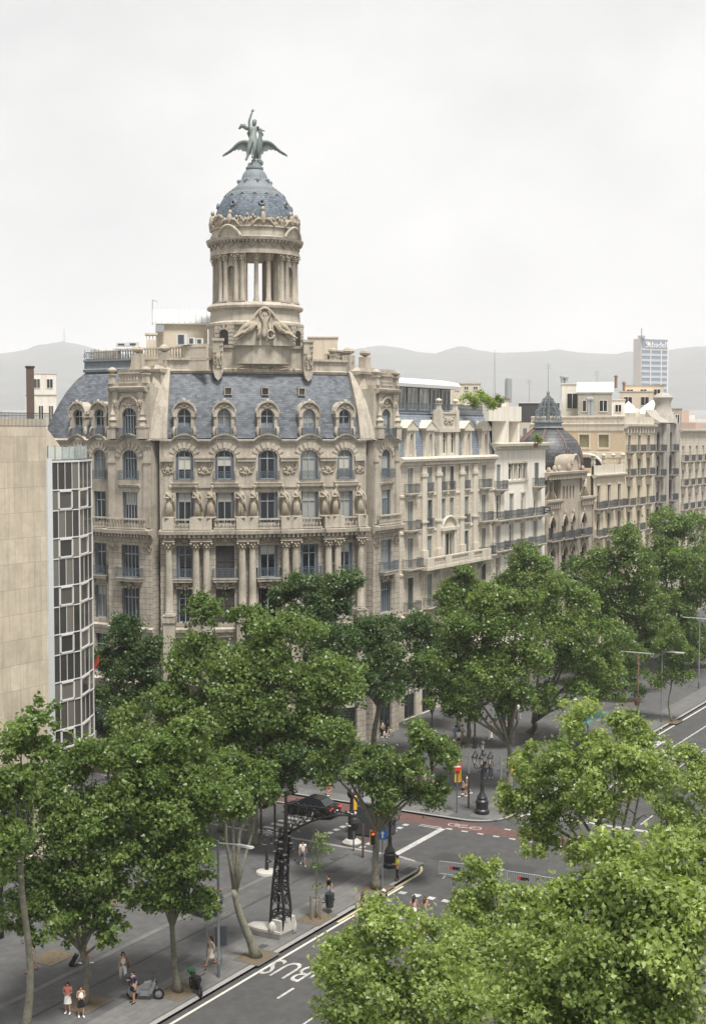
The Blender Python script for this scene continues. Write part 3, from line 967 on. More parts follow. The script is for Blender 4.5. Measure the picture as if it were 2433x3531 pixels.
# the stage behind the pavilions and the parapet below the tower
mb = MB()
band(mb, FA, .0, FA.L, [(-3.2, 35.5), (-2.2, 35.6), (-2.1, 35.85), (-2.4, 35.95), (-2.4, 36.75), (-2.2, 36.85), (-2.2, 37.05), (-3.6, 37.1)], .8)
band(mb, FA, HA - 4.9, HA + 4.9, [(-3.2, 35.7), (-1.95, 35.75), (-1.9, 36.0), (-2.1, 36.1), (-2.1, 37.9), (-1.9, 38.0), (-1.85, 38.25), (-4.4, 38.3)], .8)
mb.slab([(107.2, 86.2), (105.4, 85.6), (104.8, 81), (106.2, 80.2), (117.6, 69.0), (118.8, 68.2), (125.4, 68.2), (125.4, 86.2)][::-1], 29.3, 36.4)
for F, u0, u1 in ((FL, 7.9, 12.9), (FR, .1, 5.2)):
    fbox(mb, F, u0, u1, 34.2, 36.0, -4.6, -1.6)
    band(mb, F, u0 - .1, u1 + .1, [(-2.0, 35.6), (-1.4, 35.7), (-1.35, 35.95), (-4.6, 36.05)])
part('attic_parapet', mb, STONE)
for s in (-4.55, 4.55):
    mb = MB()
    fbox(mb, FA, HA + s - .5, HA + s + .5, 35.9, 38.6, -2.0, -1.5)
    fbox(mb, FA, HA + s - .6, HA + s + .6, 38.6, 38.85, -2.2, -1.4)
    mb.prism([(-.5, 35.9), (.5, 35.9), (.3, 35.2), (0, 34.9), (-.3, 35.2)][::-1], 0, .4, M=FA.M(HA + s, 0, -1.5))
    part('pilaster', mb, STONE)
for s in (-4.55, 4.55): put('relief', relief_mesh(.95, 2.6, 61), B1, FA.M(HA + s, 35.8, -1.45), True)
put('relief', relief_mesh(6.4, .75, 62), B1, FA.M(HA, 35.85, -1.95), True)
# terrace balustrade on the roof, left and right of the tower
mb = MB()
tl = Straight(atD(213, 790, 140).xy, (atD(468, 790, 131) - atD(213, 790, 140)).xy)
LL = (atD(468, 790, 131) - atD(213, 790, 140)).xy.length
zt = 37.0
fbox(mb, tl, 0, LL, zt - 1.2, zt, -.3, 0)
for k in range(5):
    u0, u1 = LL * k / 5 + .35, LL * (k + 1) / 5 - .1
    if k in (0,): fbox(mb, tl, u0, u1, zt, zt + 1.05, -.2, 0)
    else: baluster_run(mb, tl, u0, u1, zt, 1.15, -.1, step=.3)
    fbox(mb, tl, LL * k / 5 - .1, LL * k / 5 + .35, zt, zt + 1.2, -.3, .05)
fbox(mb, tl, LL * .8, LL, zt - .2, zt + 1.3, -.25, .03)
part('terrace_balustrade', mb, M_('cream terrace stone', (.42, .375, .305), .85, .08, 3.0, stain=.3, streak=.3)); mb = MB()
tr = Straight((116.2, 70.7), (1, .12))
fbox(mb, tr, 0, 5.2, 36.5, 37.7, -.3, 0)
baluster_run(mb, tr, .4, 4.8, 37.1, 1.05, .1, step=.3)
fbox(mb, tr, 5.2, 6.8, 36.4, 37.4, -.3, 0)
part('terrace_balustrade', mb, STONE)
for u in (.3, 3.1): put('finial', U1, B1, tr.M(u, 36.7, .5), True)

# --- standing figures on the pedestals of the bowed front
def robed(seed, arm=1):
    rng = random.Random(seed)
    ln = rng.uniform(-.12, .12)
    ch = [[((0, 0, 1.0), .21), ((0.05, -.02, .55), .2), ((.03, .02, .05), .24)],
          [((0, 0, 1.0), .21), ((ln * .5, -.02, 1.42), (.25, .17)), ((ln, -.03, 1.72), (.17, .14)), ((ln, -.08, 1.88), .085), ((ln * 1.2, -.12, 2.06), .17), ((ln * 1.2, -.12, 2.2), .13)],
          [((ln * .5, -.02, 1.42), (.25, .17)), ((-.26 + ln, 0, 1.6), .12), ((-.4, -.12, 1.3), .085), ((-.12, -.27, 1.2 + .2 * rng.random()), .085), ((.0, -.28, 1.3), .07)],
          [((ln * .5, -.02, 1.42), (.25, .17)), ((.26 + ln, 0, 1.6), .12), ((.4, -.06, 1.26), .085), ((.34 + .05 * arm, -.16, 1.0), .085), ((.3, -.2, .88), .06)]]
    def ex(mb):
        for k in range(9):
            a = PI + PI * (k + .5) / 9
            mb.tube([(math.cos(a) * .19, math.sin(a) * .15, 1.2), (math.cos(a) * .2 + .07 * rng.random(), math.sin(a) * .2, .7), (math.cos(a) * .29, math.sin(a) * .27, .02)], [.03, .055, .06], 5)
        mb.tube([(-.3, -.2, 1.7), (.1, -.3, 1.35), (.38, -.2, 1.0), (.42, -.1, .4)], [.05, .06, .07, .06], 6)
        mb.box(-.4, .4, -.35, .35, -.1, .05)
    return skin_mesh('sculpture', ch, CARVED, 1, ex)
RB = [robed(i, 1 if i % 2 else -1) for i in range(4)]
k = 0
for s in (-9.15, -6.5, -5.4, -2.6, -1.5, 1.5, 2.55, 5.4, 6.4, 9.15):
    M = FA.M(HA + s, 22.2, .5) @ Matrix.Rotation(R((-1) ** k * 22), 4, 'Z') @ Matrix.Diagonal((1.2, 1.2, 1.36, 1))
    put('sculpture', RB[k % 4], B1, M, True); k += 1

# --- the round tower
TC = Vector((112.7, 76.7, 0))
TA = R(225)                                     # the tower's front faces the corner
TM = Matrix.Translation(TC) @ Matrix.Rotation(TA + R(90), 4, 'Z')   # local -y is the front
mb = MB()
T = lambda: MB()
mb.lathe([(4.65, 36.5), (4.65, 38.2), (4.5, 38.3), (4.5, 40.0), (4.62, 40.1), (4.72, 40.2), (4.72, 40.42), (4.4, 40.6), (4.3, 41.6), (4.4, 41.7), (4.62, 41.8), (4.66, 42.02), (4.45, 42.25), (4.2, 42.35), (1.0, 42.4)], 48, c=(0, 0, 0))
o = put('tower_base', mb.mesh('tower_base', STONE, 30), B1, TM, True)
# four piers with niches between four open bays
pier = MB()
half = R(23.5)
def ring_sector(mb, a0, a1, r0, r1, z0, z1, n=8, mi=0):
    vs = []
    for i in range(n + 1):
        a = a0 + (a1 - a0) * i / n
        for r, z in ((r0, z0), (r1, z0), (r1, z1), (r0, z1)): vs.append((r * math.cos(a), r * math.sin(a), z))
    fs = [(0, 1, 2, 3), tuple(n * 4 + j for j in (3, 2, 1, 0))]
    for i in range(n):
        for j in range(4):
            a, b = i * 4 + j, i * 4 + (j + 1) % 4
            fs.append((a, a + 4, b + 4, b))
    mb.add(vs, fs, mi, [(math.atan2(p[1], p[0]) * 4, p[2]) for p in vs])
for q in range(4):
    c = R(45 + 90 * q)
    lo, hi = c - (R(45) - half), c + (R(45) - half)
    nh = R(7.5)
    ring_sector(pier, lo, c - nh, 3.15, 3.95, 42.35, 46.95, 4)
    ring_sector(pier, c + nh, hi, 3.15, 3.95, 42.35, 46.95, 4)
    ring_sector(pier, c - nh, c + nh, 3.15, 3.95, 42.35, 42.95, 4)
    ring_sector(pier, c - nh, c + nh, 3.15, 3.95, 45.85, 46.95, 4)
    ring_sector(pier, c - nh, c + nh, 3.15, 3.6, 42.95, 45.85, 4)
    for i in range(8):                          # arched head of the niche
        t0, t1 = PI * i / 8, PI * (i + 1) / 8
        p = [(3.98, c - nh * math.cos(t), 45.35 + .5 * math.sin(t)) for t in (t0, t1)]
        pier.tube([(r * math.cos(a), r * math.sin(a), z) for r, a, z in p], .11, 5)
    for sgn in (-1, 1):                         # quoins
        for k in range(9):
            a = c + sgn * (R(45) - half) - sgn * R(1.6 + (k % 2) * 1.0)
            ring_sector(pier, a - R(2), a + R(2), 3.9, 4.0, 42.4 + k * .5, 42.85 + k * .5, 2)
put('tower_pier', pier.mesh('tower_pier', STONE), B1, TM, True)
CT, KT = column_mesh(4.5, .23), capital_mesh(4.5, .25)
for q in range(4):
    c = R(90 * q)
    angs = [c - R(9), c + R(9), c + R(27.5), c + R(36.5), c + R(53.5), c + R(62.5)]
    for j, a in enumerate(angs):
        if j < 2 and q != 3: continue
        r = 3.75 if j < 2 else 4.08
        o = put('column', CT, B1, TM @ TR(r * math.cos(a), r * math.sin(a), 42.45, a), True)
        put('capital', KT, o)
mb = MB()                                       # entablature, cornice and drum of the dome
mb.lathe([(3.1, 46.9), (4.3, 46.9), (4.32, 47.25), (4.2, 47.3), (4.2, 47.95), (4.4, 48.05), (4.65, 48.15), (4.72, 48.4), (4.3, 48.5), (4.15, 48.55), (4.15, 49.3), (4.3, 49.35), (4.3, 49.5), (3.9, 49.55)], 56)
for k in range(72):
    a = 2 * PI * k / 72
    mb.box(-.07, .07, -.1, .12, 47.95, 48.12, M=Matrix.Rotation(a, 4, 'Z') @ Matrix.Translation((0, 4.45, 0)))
for q in range(4):                              # segmental pediments over the piers
    c = R(45 + 90 * q)
    pts = [(4.55 * math.cos(c + R(17) * t), 4.55 * math.sin(c + R(17) * t), 48.45 + 1.0 * math.cos(t * PI / 2) ** .8) for t in [x / 6 - 1 for x in range(13)]]
    mb.tube(pts, [.16] * 13, 6)
    for i in range(12):
        a, b = pts[i], pts[i + 1]
        s_ = .955
        mb.add([a, b, (b[0] * s_, b[1] * s_, 48.4), (a[0] * s_, a[1] * s_, 48.4)], [(0, 1, 2, 3)])
put('tower_cornice', mb.mesh('tower_cornice', STONE, 30), B1, TM, True)
mb = MB()                                       # carved crown of the parapet and frieze garlands
rng = random.Random(5)
for k in range(150):
    a = 2 * PI * k / 150
    h = .3 + .75 * abs(math.sin(a * 4)) ** .7 * rng.random()
    mb.ball(((4.18 + .1 * rng.random()) * math.cos(a), (4.18 + .1 * rng.random()) * math.sin(a), 49.55 + h), .1 + .09 * rng.random(), 6, 4, sc=(1, 1, 1.2))
    mb.box(-.1, .1, -.12, .12, 49.3, 49.5 + h, M=Matrix.Rotation(a, 4, 'Z') @ Matrix.Translation((4.12, 0, 0)))
for q in range(8):
    a = R(45 * q)
    mb.ball((4.2 * math.cos(a), 4.2 * math.sin(a), 50.1), .32, 8, 6, sc=(.8, .8, 2.2 if q % 2 == 0 else 1.7))
    mb.ball((4.1 * math.cos(a), 4.1 * math.sin(a), 51.0 if q % 2 == 0 else 50.75), .2, 7, 5, sc=(1, 1, 1.3))
    for sgn in (-1, 1):
        mb.tube([((4.3) * math.cos(a + sgn * R(3 + 3 * j)), 4.3 * math.sin(a + sgn * R(3 + 3 * j)), 50.0 - .12 * j + .2 * math.sin(j)) for j in range(5)], [.12, .15, .13, .1, .07], 6)
for k in range(24):
    a = R(15 * k)
    mb.tube([(4.27 * math.cos(a + R(t)), 4.27 * math.sin(a + R(t)), 47.85 - .35 * math.sin(PI * (t + 6) / 12)) for t in (-6, -3, 0, 3, 6)], .07, 5)
put('parapet_carving', mb.mesh('parapet_carving', CARVED, 'all'), B1, TM, True, None, 'stuff')
dome = MB()
prof = [(3.98, 49.4), (3.95, 49.9), (3.86, 50.5), (3.70, 51.15), (3.46, 51.8), (3.15, 52.35), (2.85, 52.75)]
dome.lathe(prof, 48)
SLATE_D = M_('fish scale slate', (0.10, 0.125, 0.16), 0.6, 0.3, 3.0, (0.19, 0.22, 0.255), spec=0.3, stain=.4,
             brick=(0.30, 0.2, 0.02, (0.055, 0.07, 0.09), (0.125, 0.15, 0.18), (0.04, 0.05, 0.062)))
put('dome', dome.mesh('dome', SLATE_D, 'all'), B1, TM, True)
mb = MB()
mb.lathe([(2.95, 52.6), (2.85, 52.9), (2.6, 53.0), (2.55, 53.15), (2.3, 53.2), (2.25, 53.38), (2.0, 53.45), (1.9, 53.65), (1.72, 53.75), (1.6, 54.0), (1.42, 54.15), (1.28, 54.3), (1.24, 54.6), (1.1, 54.95), (.9, 55.2), (.78, 55.3), (.85, 55.38), (.85, 55.55), (.7, 55.62), (.62, 55.95), (.1, 56.0)], 32)
for k in range(16):
    a = 2 * PI * k / 16
    mb.tube([(2.92 * math.cos(a + R(t)), 2.92 * math.sin(a + R(t)), 52.75 - .3 * math.sin(PI * (t + 11) / 22)) for t in (-11, -5, 0, 5, 11)], .1, 5)
    if k % 2 == 0:
        mb.ball((1.62 * math.cos(a), 1.62 * math.sin(a), 54.15), .13, 6, 5, sc=(1, 1, 1.6))
        mb.tube([(1.4 * math.cos(a + R(t)), 1.4 * math.sin(a + R(t)), 54.3 - .22 * math.sin(PI * t / 45)) for t in (0, 11, 22, 34, 45)], .08, 5)
put('lantern', mb.mesh('lantern', LEAD, 40), B1, TM, True)
for q in range(8):                              # round lucarnes
    mb = MB()
    a = R(45 * q)
    mb.lathe([(.16, -.2), (.16, .12), (.26, .15), (.31, .08), (.3, -.4)], 12, M=Matrix.Translation((3.55 * math.cos(a), 3.55 * math.sin(a), 51.7)) @ Matrix.Rotation(a, 4, 'Z') @ Matrix.Rotation(R(78), 4, 'Y'))
    put('lucarne', mb.mesh('lucarne', LEAD, 40), B1, TM, True)
# rusticated doorways of the base and the reclining figures
for sgn in (-1, 1):
    mb = MB()
    a = R(-90) + sgn * R(50)
    Mq = Matrix.Rotation(a + R(90), 4, 'Z') @ Matrix.Translation((0, -4.55, 0))
    for k in range(5): mb.box(-1.15, -.55, -.14, .3, 38.35 + k * .36, 38.66 + k * .36, M=Mq); mb.box(.55, 1.15, -.14, .3, 38.35 + k * .36, 38.66 + k * .36, M=Mq)
    for k in range(5):
        t = PI * (k + .5) / 5
        mb.box(-.14, .14, -.16, .2, 0, .45, M=Mq @ Matrix.Translation((-math.cos(t) * .55, 0, 39.45 + math.sin(t) * .3)) @ Matrix.Rotation(t - PI / 2, 4, 'Y'))
    put('doorway', mb.mesh('doorway', STONE), B1, TM, True)
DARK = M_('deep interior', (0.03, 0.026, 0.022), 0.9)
for sgn in (-1, 1):
    mb = MB()
    a = R(-90) + sgn * R(50)
    Mq = Matrix.Rotation(a + R(90), 4, 'Z') @ Matrix.Translation((0, -4.62, 0))
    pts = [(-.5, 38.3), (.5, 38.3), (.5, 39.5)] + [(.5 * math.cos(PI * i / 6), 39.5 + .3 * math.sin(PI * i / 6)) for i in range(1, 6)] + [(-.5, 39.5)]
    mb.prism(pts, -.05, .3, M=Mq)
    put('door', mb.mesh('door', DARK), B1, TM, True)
def recl(m):
    s = m
    P = lambda x, y, z: (s * x, y, z)
    return [[(P(1.5, -.1, 1.05), .3), (P(1.9, -.25, .72), .26), (P(2.55, -.42, .62), .19), (P(3.15, -.35, .28), .13), (P(3.6, -.38, .12), .1)],
            [(P(1.9, -.25, .72), .26), (P(2.45, -.2, .38), .19), (P(3.0, -.25, .05), .12), (P(3.35, -.3, -.1), .09)],
            [(P(1.5, -.1, 1.05), .3), (P(1.22, .0, 1.5), (.32, .25)), (P(1.12, .0, 1.75), .14), (P(1.15, -.08, 1.98), .19), (P(1.16, -.08, 2.12), .13)],
            [(P(1.22, .0, 1.5), (.32, .25)), (P(1.6, -.1, 1.62), .14), (P(1.95, -.2, 1.35), .11), (P(2.1, -.3, 1.0), .09)],
            [(P(1.22, .0, 1.5), (.32, .25)), (P(.9, -.2, 1.45), .14), (P(.75, -.35, 1.1), .11), (P(.9, -.45, .85), .08)]]
ctr = [[((0, -.15, 1.1), .32), ((-.1, -.25, .6), .3), ((-.1, -.3, .0), .34)],
       [((0, -.15, 1.1), .32), ((.0, -.1, 1.75), (.32, .24)), ((0, -.1, 2.05), .15), ((0, -.15, 2.3), .2), ((0, -.15, 2.45), .13)],
       [((.0, -.1, 1.75), (.32, .24)), ((-.4, -.1, 1.98), .13), ((-.62, -.15, 2.35), .11), ((-.35, -.1, 2.72), .09)],
       [((.0, -.1, 1.75), (.32, .24)), ((.4, -.1, 1.98), .13), ((.62, -.15, 2.35), .11), ((.35, -.1, 2.72), .09)]]
def drape(mb):
    pts = [(1.7 * t, -.05, 2.95 - 1.6 * abs(t) ** 1.7) for t in [x / 6 - 1 for x in range(13)]]
    mb.tube(pts, [.17] * 13, 6)
    for sgn in (-1, 1):
        mb.tube([(sgn * 1.6, -.1, 1.5), (sgn * 2.3, -.15, 1.1), (sgn * 2.9, -.1, .55), (sgn * 3.4, -.1, .2)], [.25, .3, .2, .1], 6)
        mb.tube([(sgn * .5, -.1, 1.5), (sgn * .7, -.2, .7), (sgn * .8, -.3, 0)], [.12, .22, .26], 6)
    mb.tube([(.55 + .4 * math.cos(t), -.5, .45 + .4 * math.sin(t)) for t in [x * PI / 6 for x in range(13)]], .12, 6)
BM = TM @ Matrix.Translation((0, -4.7, 38.75)) @ Matrix.Diagonal((.86, 1, 1.0, 1))
put('sculpture', skin_mesh('sculpture', ctr, CARVED, 1, drape), B1, BM, True)
for m in (-1, 1): put('sculpture', skin_mesh('sculpture', recl(m), CARVED, 1), B1, BM, True)
mb = MB()
mb.prism([(-2.9, 38.2), (2.9, 38.2), (2.8, 38.5), (2.1, 39.0), (1.5, 40.1), (.8, 41.1), (0, 41.4), (-.8, 41.1), (-1.5, 40.1), (-2.1, 39.0), (-2.8, 38.5)], -4.75, -4.0)
put('pediment', mb.mesh('pediment', STONE), B1, TM, True)

# --- the bronze group on the dome: a seated youth with raised arm on a spread-winged bird (its own thing)
ST = thing('rooftop_statue', 'grey green bronze statue of a figure riding a winged bird on top of the dome', 'statue', (TC.x, TC.y, 55.95), YAW - R(90))
Ms = WM[ST.name]
fig = [[((-.2, -.15, 2.15), .3), ((-.32, -.6, 1.95), .24), ((-.48, -.75, 1.2), .17), ((-.62, -.7, .55), .12), ((-.8, -.85, .1), .09)],
       [((-.2, -.15, 2.15), .3), ((.12, -.6, 1.95), .24), ((.0, -.78, 1.2), .17), ((-.12, -.72, .55), .12), ((-.16, -.95, .38), .09)],
       [((-.2, -.15, 2.15), .3), ((-.12, -.12, 2.75), (.3, .22)), ((-.08, -.1, 3.25), (.36, .22)), ((-.05, -.12, 3.5), .13), ((0, -.14, 3.75), .19), ((.02, -.14, 4.0), .2), ((.02, -.12, 4.12), .12)],
       [((-.08, -.1, 3.25), (.36, .22)), ((-.46, -.1, 3.4), .14), ((-.5, -.12, 4.0), .11), ((-.3, -.15, 4.62), .085), ((-.2, -.15, 4.88), .07)],
       [((-.08, -.1, 3.25), (.36, .22)), ((.34, -.08, 3.35), .14), ((.5, -.2, 2.9), .11), ((.62, -.35, 2.6), .085), ((.66, -.4, 2.45), .07)]]
def hand(mb):
    for k, dx in enumerate((-.1, -.04, .03, .1)):
        mb.tube([(-.2 + dx * .5, -.15, 4.88), (-.16 + dx, -.17, 5.02), (-.1 + dx * 1.2, -.2, 5.14 - .02 * abs(k - 1))], [.028, .026, .015], 5)
    mb.tube([(-.22, -.17, 4.85), (-.02, -.22, 4.92), (.05, -.25, 4.98)], [.03, .026, .016], 5)
    mb.tube([(.02, -.3, 3.82), (.02, -.36, 3.74)], [.05, .03], 5)
    mb.ball((.02, -.1, 4.02), .23, 8, 6, sc=(1, 1, .8))
fig = [[(p, tuple(x * 1.22 for x in (r if hasattr(r, '__len__') else (r, r)))) for p, r in c] for c in fig]
put('figure', skin_mesh('figure', fig, BRONZE, 1, hand), ST)
bird = [[((.25, .1, 1.3), .5), ((.45, -.15, 1.75), .42), ((.55, -.25, 2.3), .22), ((.6, -.3, 2.75), .16), ((.66, -.36, 3.0), .17), ((.78, -.42, 3.02), .1)],
        [((.25, .1, 1.3), .5), ((.1, .5, .95), .35), ((.0, 1.0, .55), .25), ((-.05, 1.5, .2), .12)],
        [((.25, .1, 1.3), .5), ((.45, -.1, .75), .22), ((.5, -.1, .3), .12), ((.5, -.25, .02), .12)],
        [((.25, .1, 1.3), .5), ((.1, -.05, .75), .22), ((.05, -.05, .3), .12), ((.05, -.2, .02), .12)]]
def beak(mb):
    mb.tube([(.76, -.42, 3.05), (.95, -.5, 3.04), (1.06, -.54, 2.93)], [.09, .06, .015], 6)
    mb.tube([(.72, -.4, 2.9), (.82, -.5, 2.72), (.86, -.5, 2.5)], [.06, .09, .04], 6)
    for k in range(4): mb.tube([(.5 + .06 * k, -.3, 3.1), (.42 + .1 * k, -.3, 3.34)], [.04, .02], 5)
    for k in range(14): mb.ball((.4 * math.cos(k * .9) + .25, .35 * math.sin(k * .9), -.02 + .02 * k), .2, 6, 5)
put('bird', skin_mesh('bird', bird, BRONZE, 1, beak), ST)
def wing(sx):
    mb = MB()
    L = 2.55
    arm = [(sx * (.25 + L * t), .25 + .35 * t, 1.85 + .55 * math.sin(PI * min(1, t * 1.25)) * .7 - .75 * t ** 2.2) for t in [x / 8 for x in range(9)]]
    mb.tube(arm, [.2 * (1 - x / 9.5) + .03 for x in range(9)], 6)
    for k in range(14):
        t = (k + .5) / 14
        i = min(7, int(t * 8)); f_ = t * 8 - i
        p = [arm[i][j] + (arm[i + 1][j] - arm[i][j]) * f_ for j in range(3)]
        ln = 1.15 * (1 - .55 * t) * (1 if k % 2 else .9)
        dx = sx * (.12 + .55 * t) * ln
        q = (p[0] + dx, p[1] + .1, p[2] - ln * (1 - .3 * t))
        wd = .15
        mb.add([(p[0] - wd, p[1], p[2]), (p[0] + wd, p[1], p[2]), (q[0] + wd * .8, q[1] - .02, q[2] + .1), (q[0], q[1], q[2]), (q[0] - wd * .8, q[1] - .02, q[2] + .1),
                (p[0] - wd, p[1] + .06, p[2]), (p[0] + wd, p[1] + .06, p[2]), (q[0] + wd * .8, q[1] + .04, q[2] + .1), (q[0], q[1] + .05, q[2]), (q[0] - wd * .8, q[1] + .04, q[2] + .1)],
               [(0, 1, 2, 3, 4), (9, 8, 7, 6, 5), (0, 5, 6, 1), (1, 6, 7, 2), (2, 7, 8, 3), (3, 8, 9, 4), (4, 9, 5, 0)])
    return mb.mesh('wing', BRONZE, 35)
put('wing', wing(-1), ST); put('wing', wing(1), ST)
mb = MB()
mb.tube([(-.35, .1, 3.45), (-.7, .15, 3.35), (-1.0, .15, 3.6), (-1.25, .1, 3.62), (-1.5, .1, 3.3)], [.1, .2, .26, .2, .08], 7)
mb.tube([(-.45, .1, 3.3), (-.6, .1, 2.9), (-.4, .1, 2.4)], [.14, .16, .12], 7)
put('drapery', mb.mesh('drapery', BRONZE, 'all'), ST)

# --- roof works of the corner building
CREAM = M_('cream render', (0.50, 0.445, 0.36), 0.85, 0.06, 3.0, (0.42, 0.37, 0.29), stain=.3, streak=.3)
WHITE = M_('white metal sheet', (0.50, 0.50, 0.475), 0.55, 0.05, 3.0, stain=.15)
GREYM = M_('grey metal', (0.30, 0.32, 0.33), 0.45, 0.08, 5.0, metal=.4)
def roof_house(x0, x1, ytop, ybot, D, dep, name='penthouse'):
    """a box given by the pixels of its front"""
    a, b = atD(x0, ybot, D), atD(x1, ybot, D)
    zt = atD((x0 + x1) / 2, ytop, D).z; zb = atD((x0 + x1) / 2, ybot, D).z
    e = (b - a); e.z = 0; L = e.length; e.normalize(); n_ = Vector((-e.y, e.x, 0))
    return Matrix((( e.x, n_.x, 0, a.x), (e.y, n_.y, 0, a.y), (0, 0, 1, 0), (0, 0, 0, 1))), L, zb, zt
mb = MB(); Mh, L, zb, zt = roof_house(353, 470, 733, 790, 140, 7)
mb.box(0, L, 0, 7, zb - 2, zt, M=Mh)
put('penthouse', mb.mesh('penthouse', CREAM), B1, None, True)
mb = MB()
Z2 = atD(380, 702, 145).z
mb.prism([(-.3, zt), (-.3, zt + .12), (5.5, Z2 + .12), (5.5, Z2)], -.4, L + .4, M=Mh @ SWAP)
put('penthouse_roof', mb.mesh('penthouse_roof', WHITE), B1, None, True); mb = MB()
for k in range(10):
    x = L * k / 9.0
    mb.prism([(-.3, zt + .1), (-.3, zt + .2), (5.5, Z2 + .2), (5.5, Z2 + .1)], x - .03, x + .03, M=Mh @ SWAP)
put('roof_seams', mb.mesh('roof_seams', GREYM), B1, None, True, None, 'stuff')
mb = MB(); Mh, L, zb, zt = roof_house(331, 354, 757, 790, 137, 1.2)
mb.box(0, L, 0, 1.2, zb - 1, zt - .5, M=Mh); mb.box(-.12, L + .12, -.12, 1.32, zt - .02, zt + .16, M=Mh)
for k in range(4): mb.box(L * k / 3 - .06 if k else 0, L * k / 3 + .06 if k < 3 else L, 0, 1.2, zt - .5, zt, M=Mh)
put('chimney', mb.mesh('chimney', CREAM), B1, None, True)
def ac_unit(x0, x1, yt, yb, D, fan=True):
    mb = MB(); Mh, L, zb, zt = roof_house(x0, x1, yt, yb, D, 1)
    mb.box(0, L, 0, .7, zb, zt, M=Mh)
    o = put('ac_unit', mb.mesh('ac_unit', WHITE), B1, None, True)
    m2 = MB()
    m2.box(L * .12, L * .6, -.03, .0, zb + .12, zt - .12, M=Mh)
    put('fan_grille', m2.mesh('fan_grille', IRON), o, WM[o.name].inverted() @ WM[B1.name])
    for ob in (bpy.data.objects[-1:] if False else []): pass
for a in ((399, 424, 755, 780, 132), (426, 442, 763, 779, 132), (444, 460, 765, 779, 132), (263, 290, 775, 783, 140), (290, 315, 774, 783, 140)): 
    mb = MB(); Mh, L, zb, zt = roof_house(*a[:4], a[4], 1)
    mb.box(0, L, 0, .7, zb, zt, M=Mh)
    o = put('ac_unit', mb.mesh('ac_unit', WHITE), B1, None, True)
    m2 = MB(); m2.box(L * .15, L * .7, -.03, 0, zb + .1, zt - .1, M=Mh)
    put('fan_grille', m2.mesh('fan_grille', IRON), o, WM[o.name].inverted())
mb = MB(); Mh, L, zb, zt = roof_house(697, 763, 764, 792, 142, 4)
mb.box(0, L, 0, 4, zb - 2, zt, M=Mh); mb.box(-.1, L + .1, -.1, 4.1, zt, zt + .12, M=Mh)
put('penthouse', mb.mesh('penthouse', CREAM), B1, None, True)
mb = MB(); Mh, L, zb, zt = roof_house(352, 372, 733, 750, 139.6, .5)
mb.box(0, L, -.5, .1, zt - .8, zt - .1, M=Mh)
put('vent_hood', mb.mesh('vent_hood', GREYM), B1, None, True)
mb = MB(); p = atD(345, 735, 138); q = atD(345, 678, 138)
mb.tube([p, q], .04, 4); mb.tube([q, q + _Rt * .5 + Vector((0, 0, -.2))], .03, 4)
put('antenna', mb.mesh('antenna', GREYM), B1, None, True)
# ================================================================ the avenue front beyond the corner building
AVY = 67.6
LIME = M_('pale limestone', (0.45, 0.405, 0.335), 0.85, 0.10, 6.0, (0.31, 0.27, 0.21), stain=.45, streak=.4,
          brick=(1.0, .48, .018, (0.46, 0.415, 0.345), (0.425, 0.38, 0.31), (0.28, .25, .205)))
LIME_T = M_('pale limestone trim', (0.47, 0.43, 0.36), 0.85, 0.10, 6.0, (0.31, 0.27, 0.21), stain=.35, streak=.45)
RENDER_W = M_('white rendered wall', (0.60, 0.565, 0.50), 0.85, 0.06, 3.0, (0.38, 0.345, 0.29), stain=.3, streak=.35)
RENDER_Y = M_('ochre rendered wall', (0.47, 0.405, 0.30), 0.85, 0.08, 3.0, (0.33, 0.28, 0.205), stain=.35, streak=.35)
OCHRE = M_('ochre brick wall', (0.43, 0.355, 0.25), 0.85, 0.10, 5.0, (0.31, 0.255, 0.175), stain=.3)
GREYST = M_('grey stone', (0.31, 0.29, 0.255), 0.85, 0.12, 5.0, (0.2, 0.185, 0.16), stain=.5, streak=.4)
LOUV = M_('grey green louvre paint', (0.235, 0.25, 0.235), 0.6, 0.08, 8.0, (0.16, 0.18, 0.17), obj=.8)
LOUV_D = M_('dark brown door paint', (0.035, 0.03, 0.026), 0.6, 0.08, 8.0)
WF2 = M_('off white window paint', (0.55, 0.53, 0.48), 0.5)
SLATE2 = M_('blue grey slate', (0.13, 0.15, 0.18), 0.5, 0.15, 5.0, (0.2, 0.22, 0.25), spec=.5, stain=.3,
            brick=(.4, .22, .016, (.12, .14, .17), (.165, .19, .225), (.07, .08, .1)))
def block(X0, X1, ztop, dep=16, z0=0.05, y=.5):
    mb = MB(); mb.slab([(X0, AVY + y), (X1, AVY + y), (X1, AVY + dep), (X0, AVY + dep)], z0, ztop); return mb
def ground_arches(F, root, us, w_=2.4, h=4.6, arch=.0, fm=None):
    for u in us: window(F, root, u, .15, w_, h, arch, 'plain', gl=GLASS_D, fm=fm or IRON, mull=1, trans=.7)

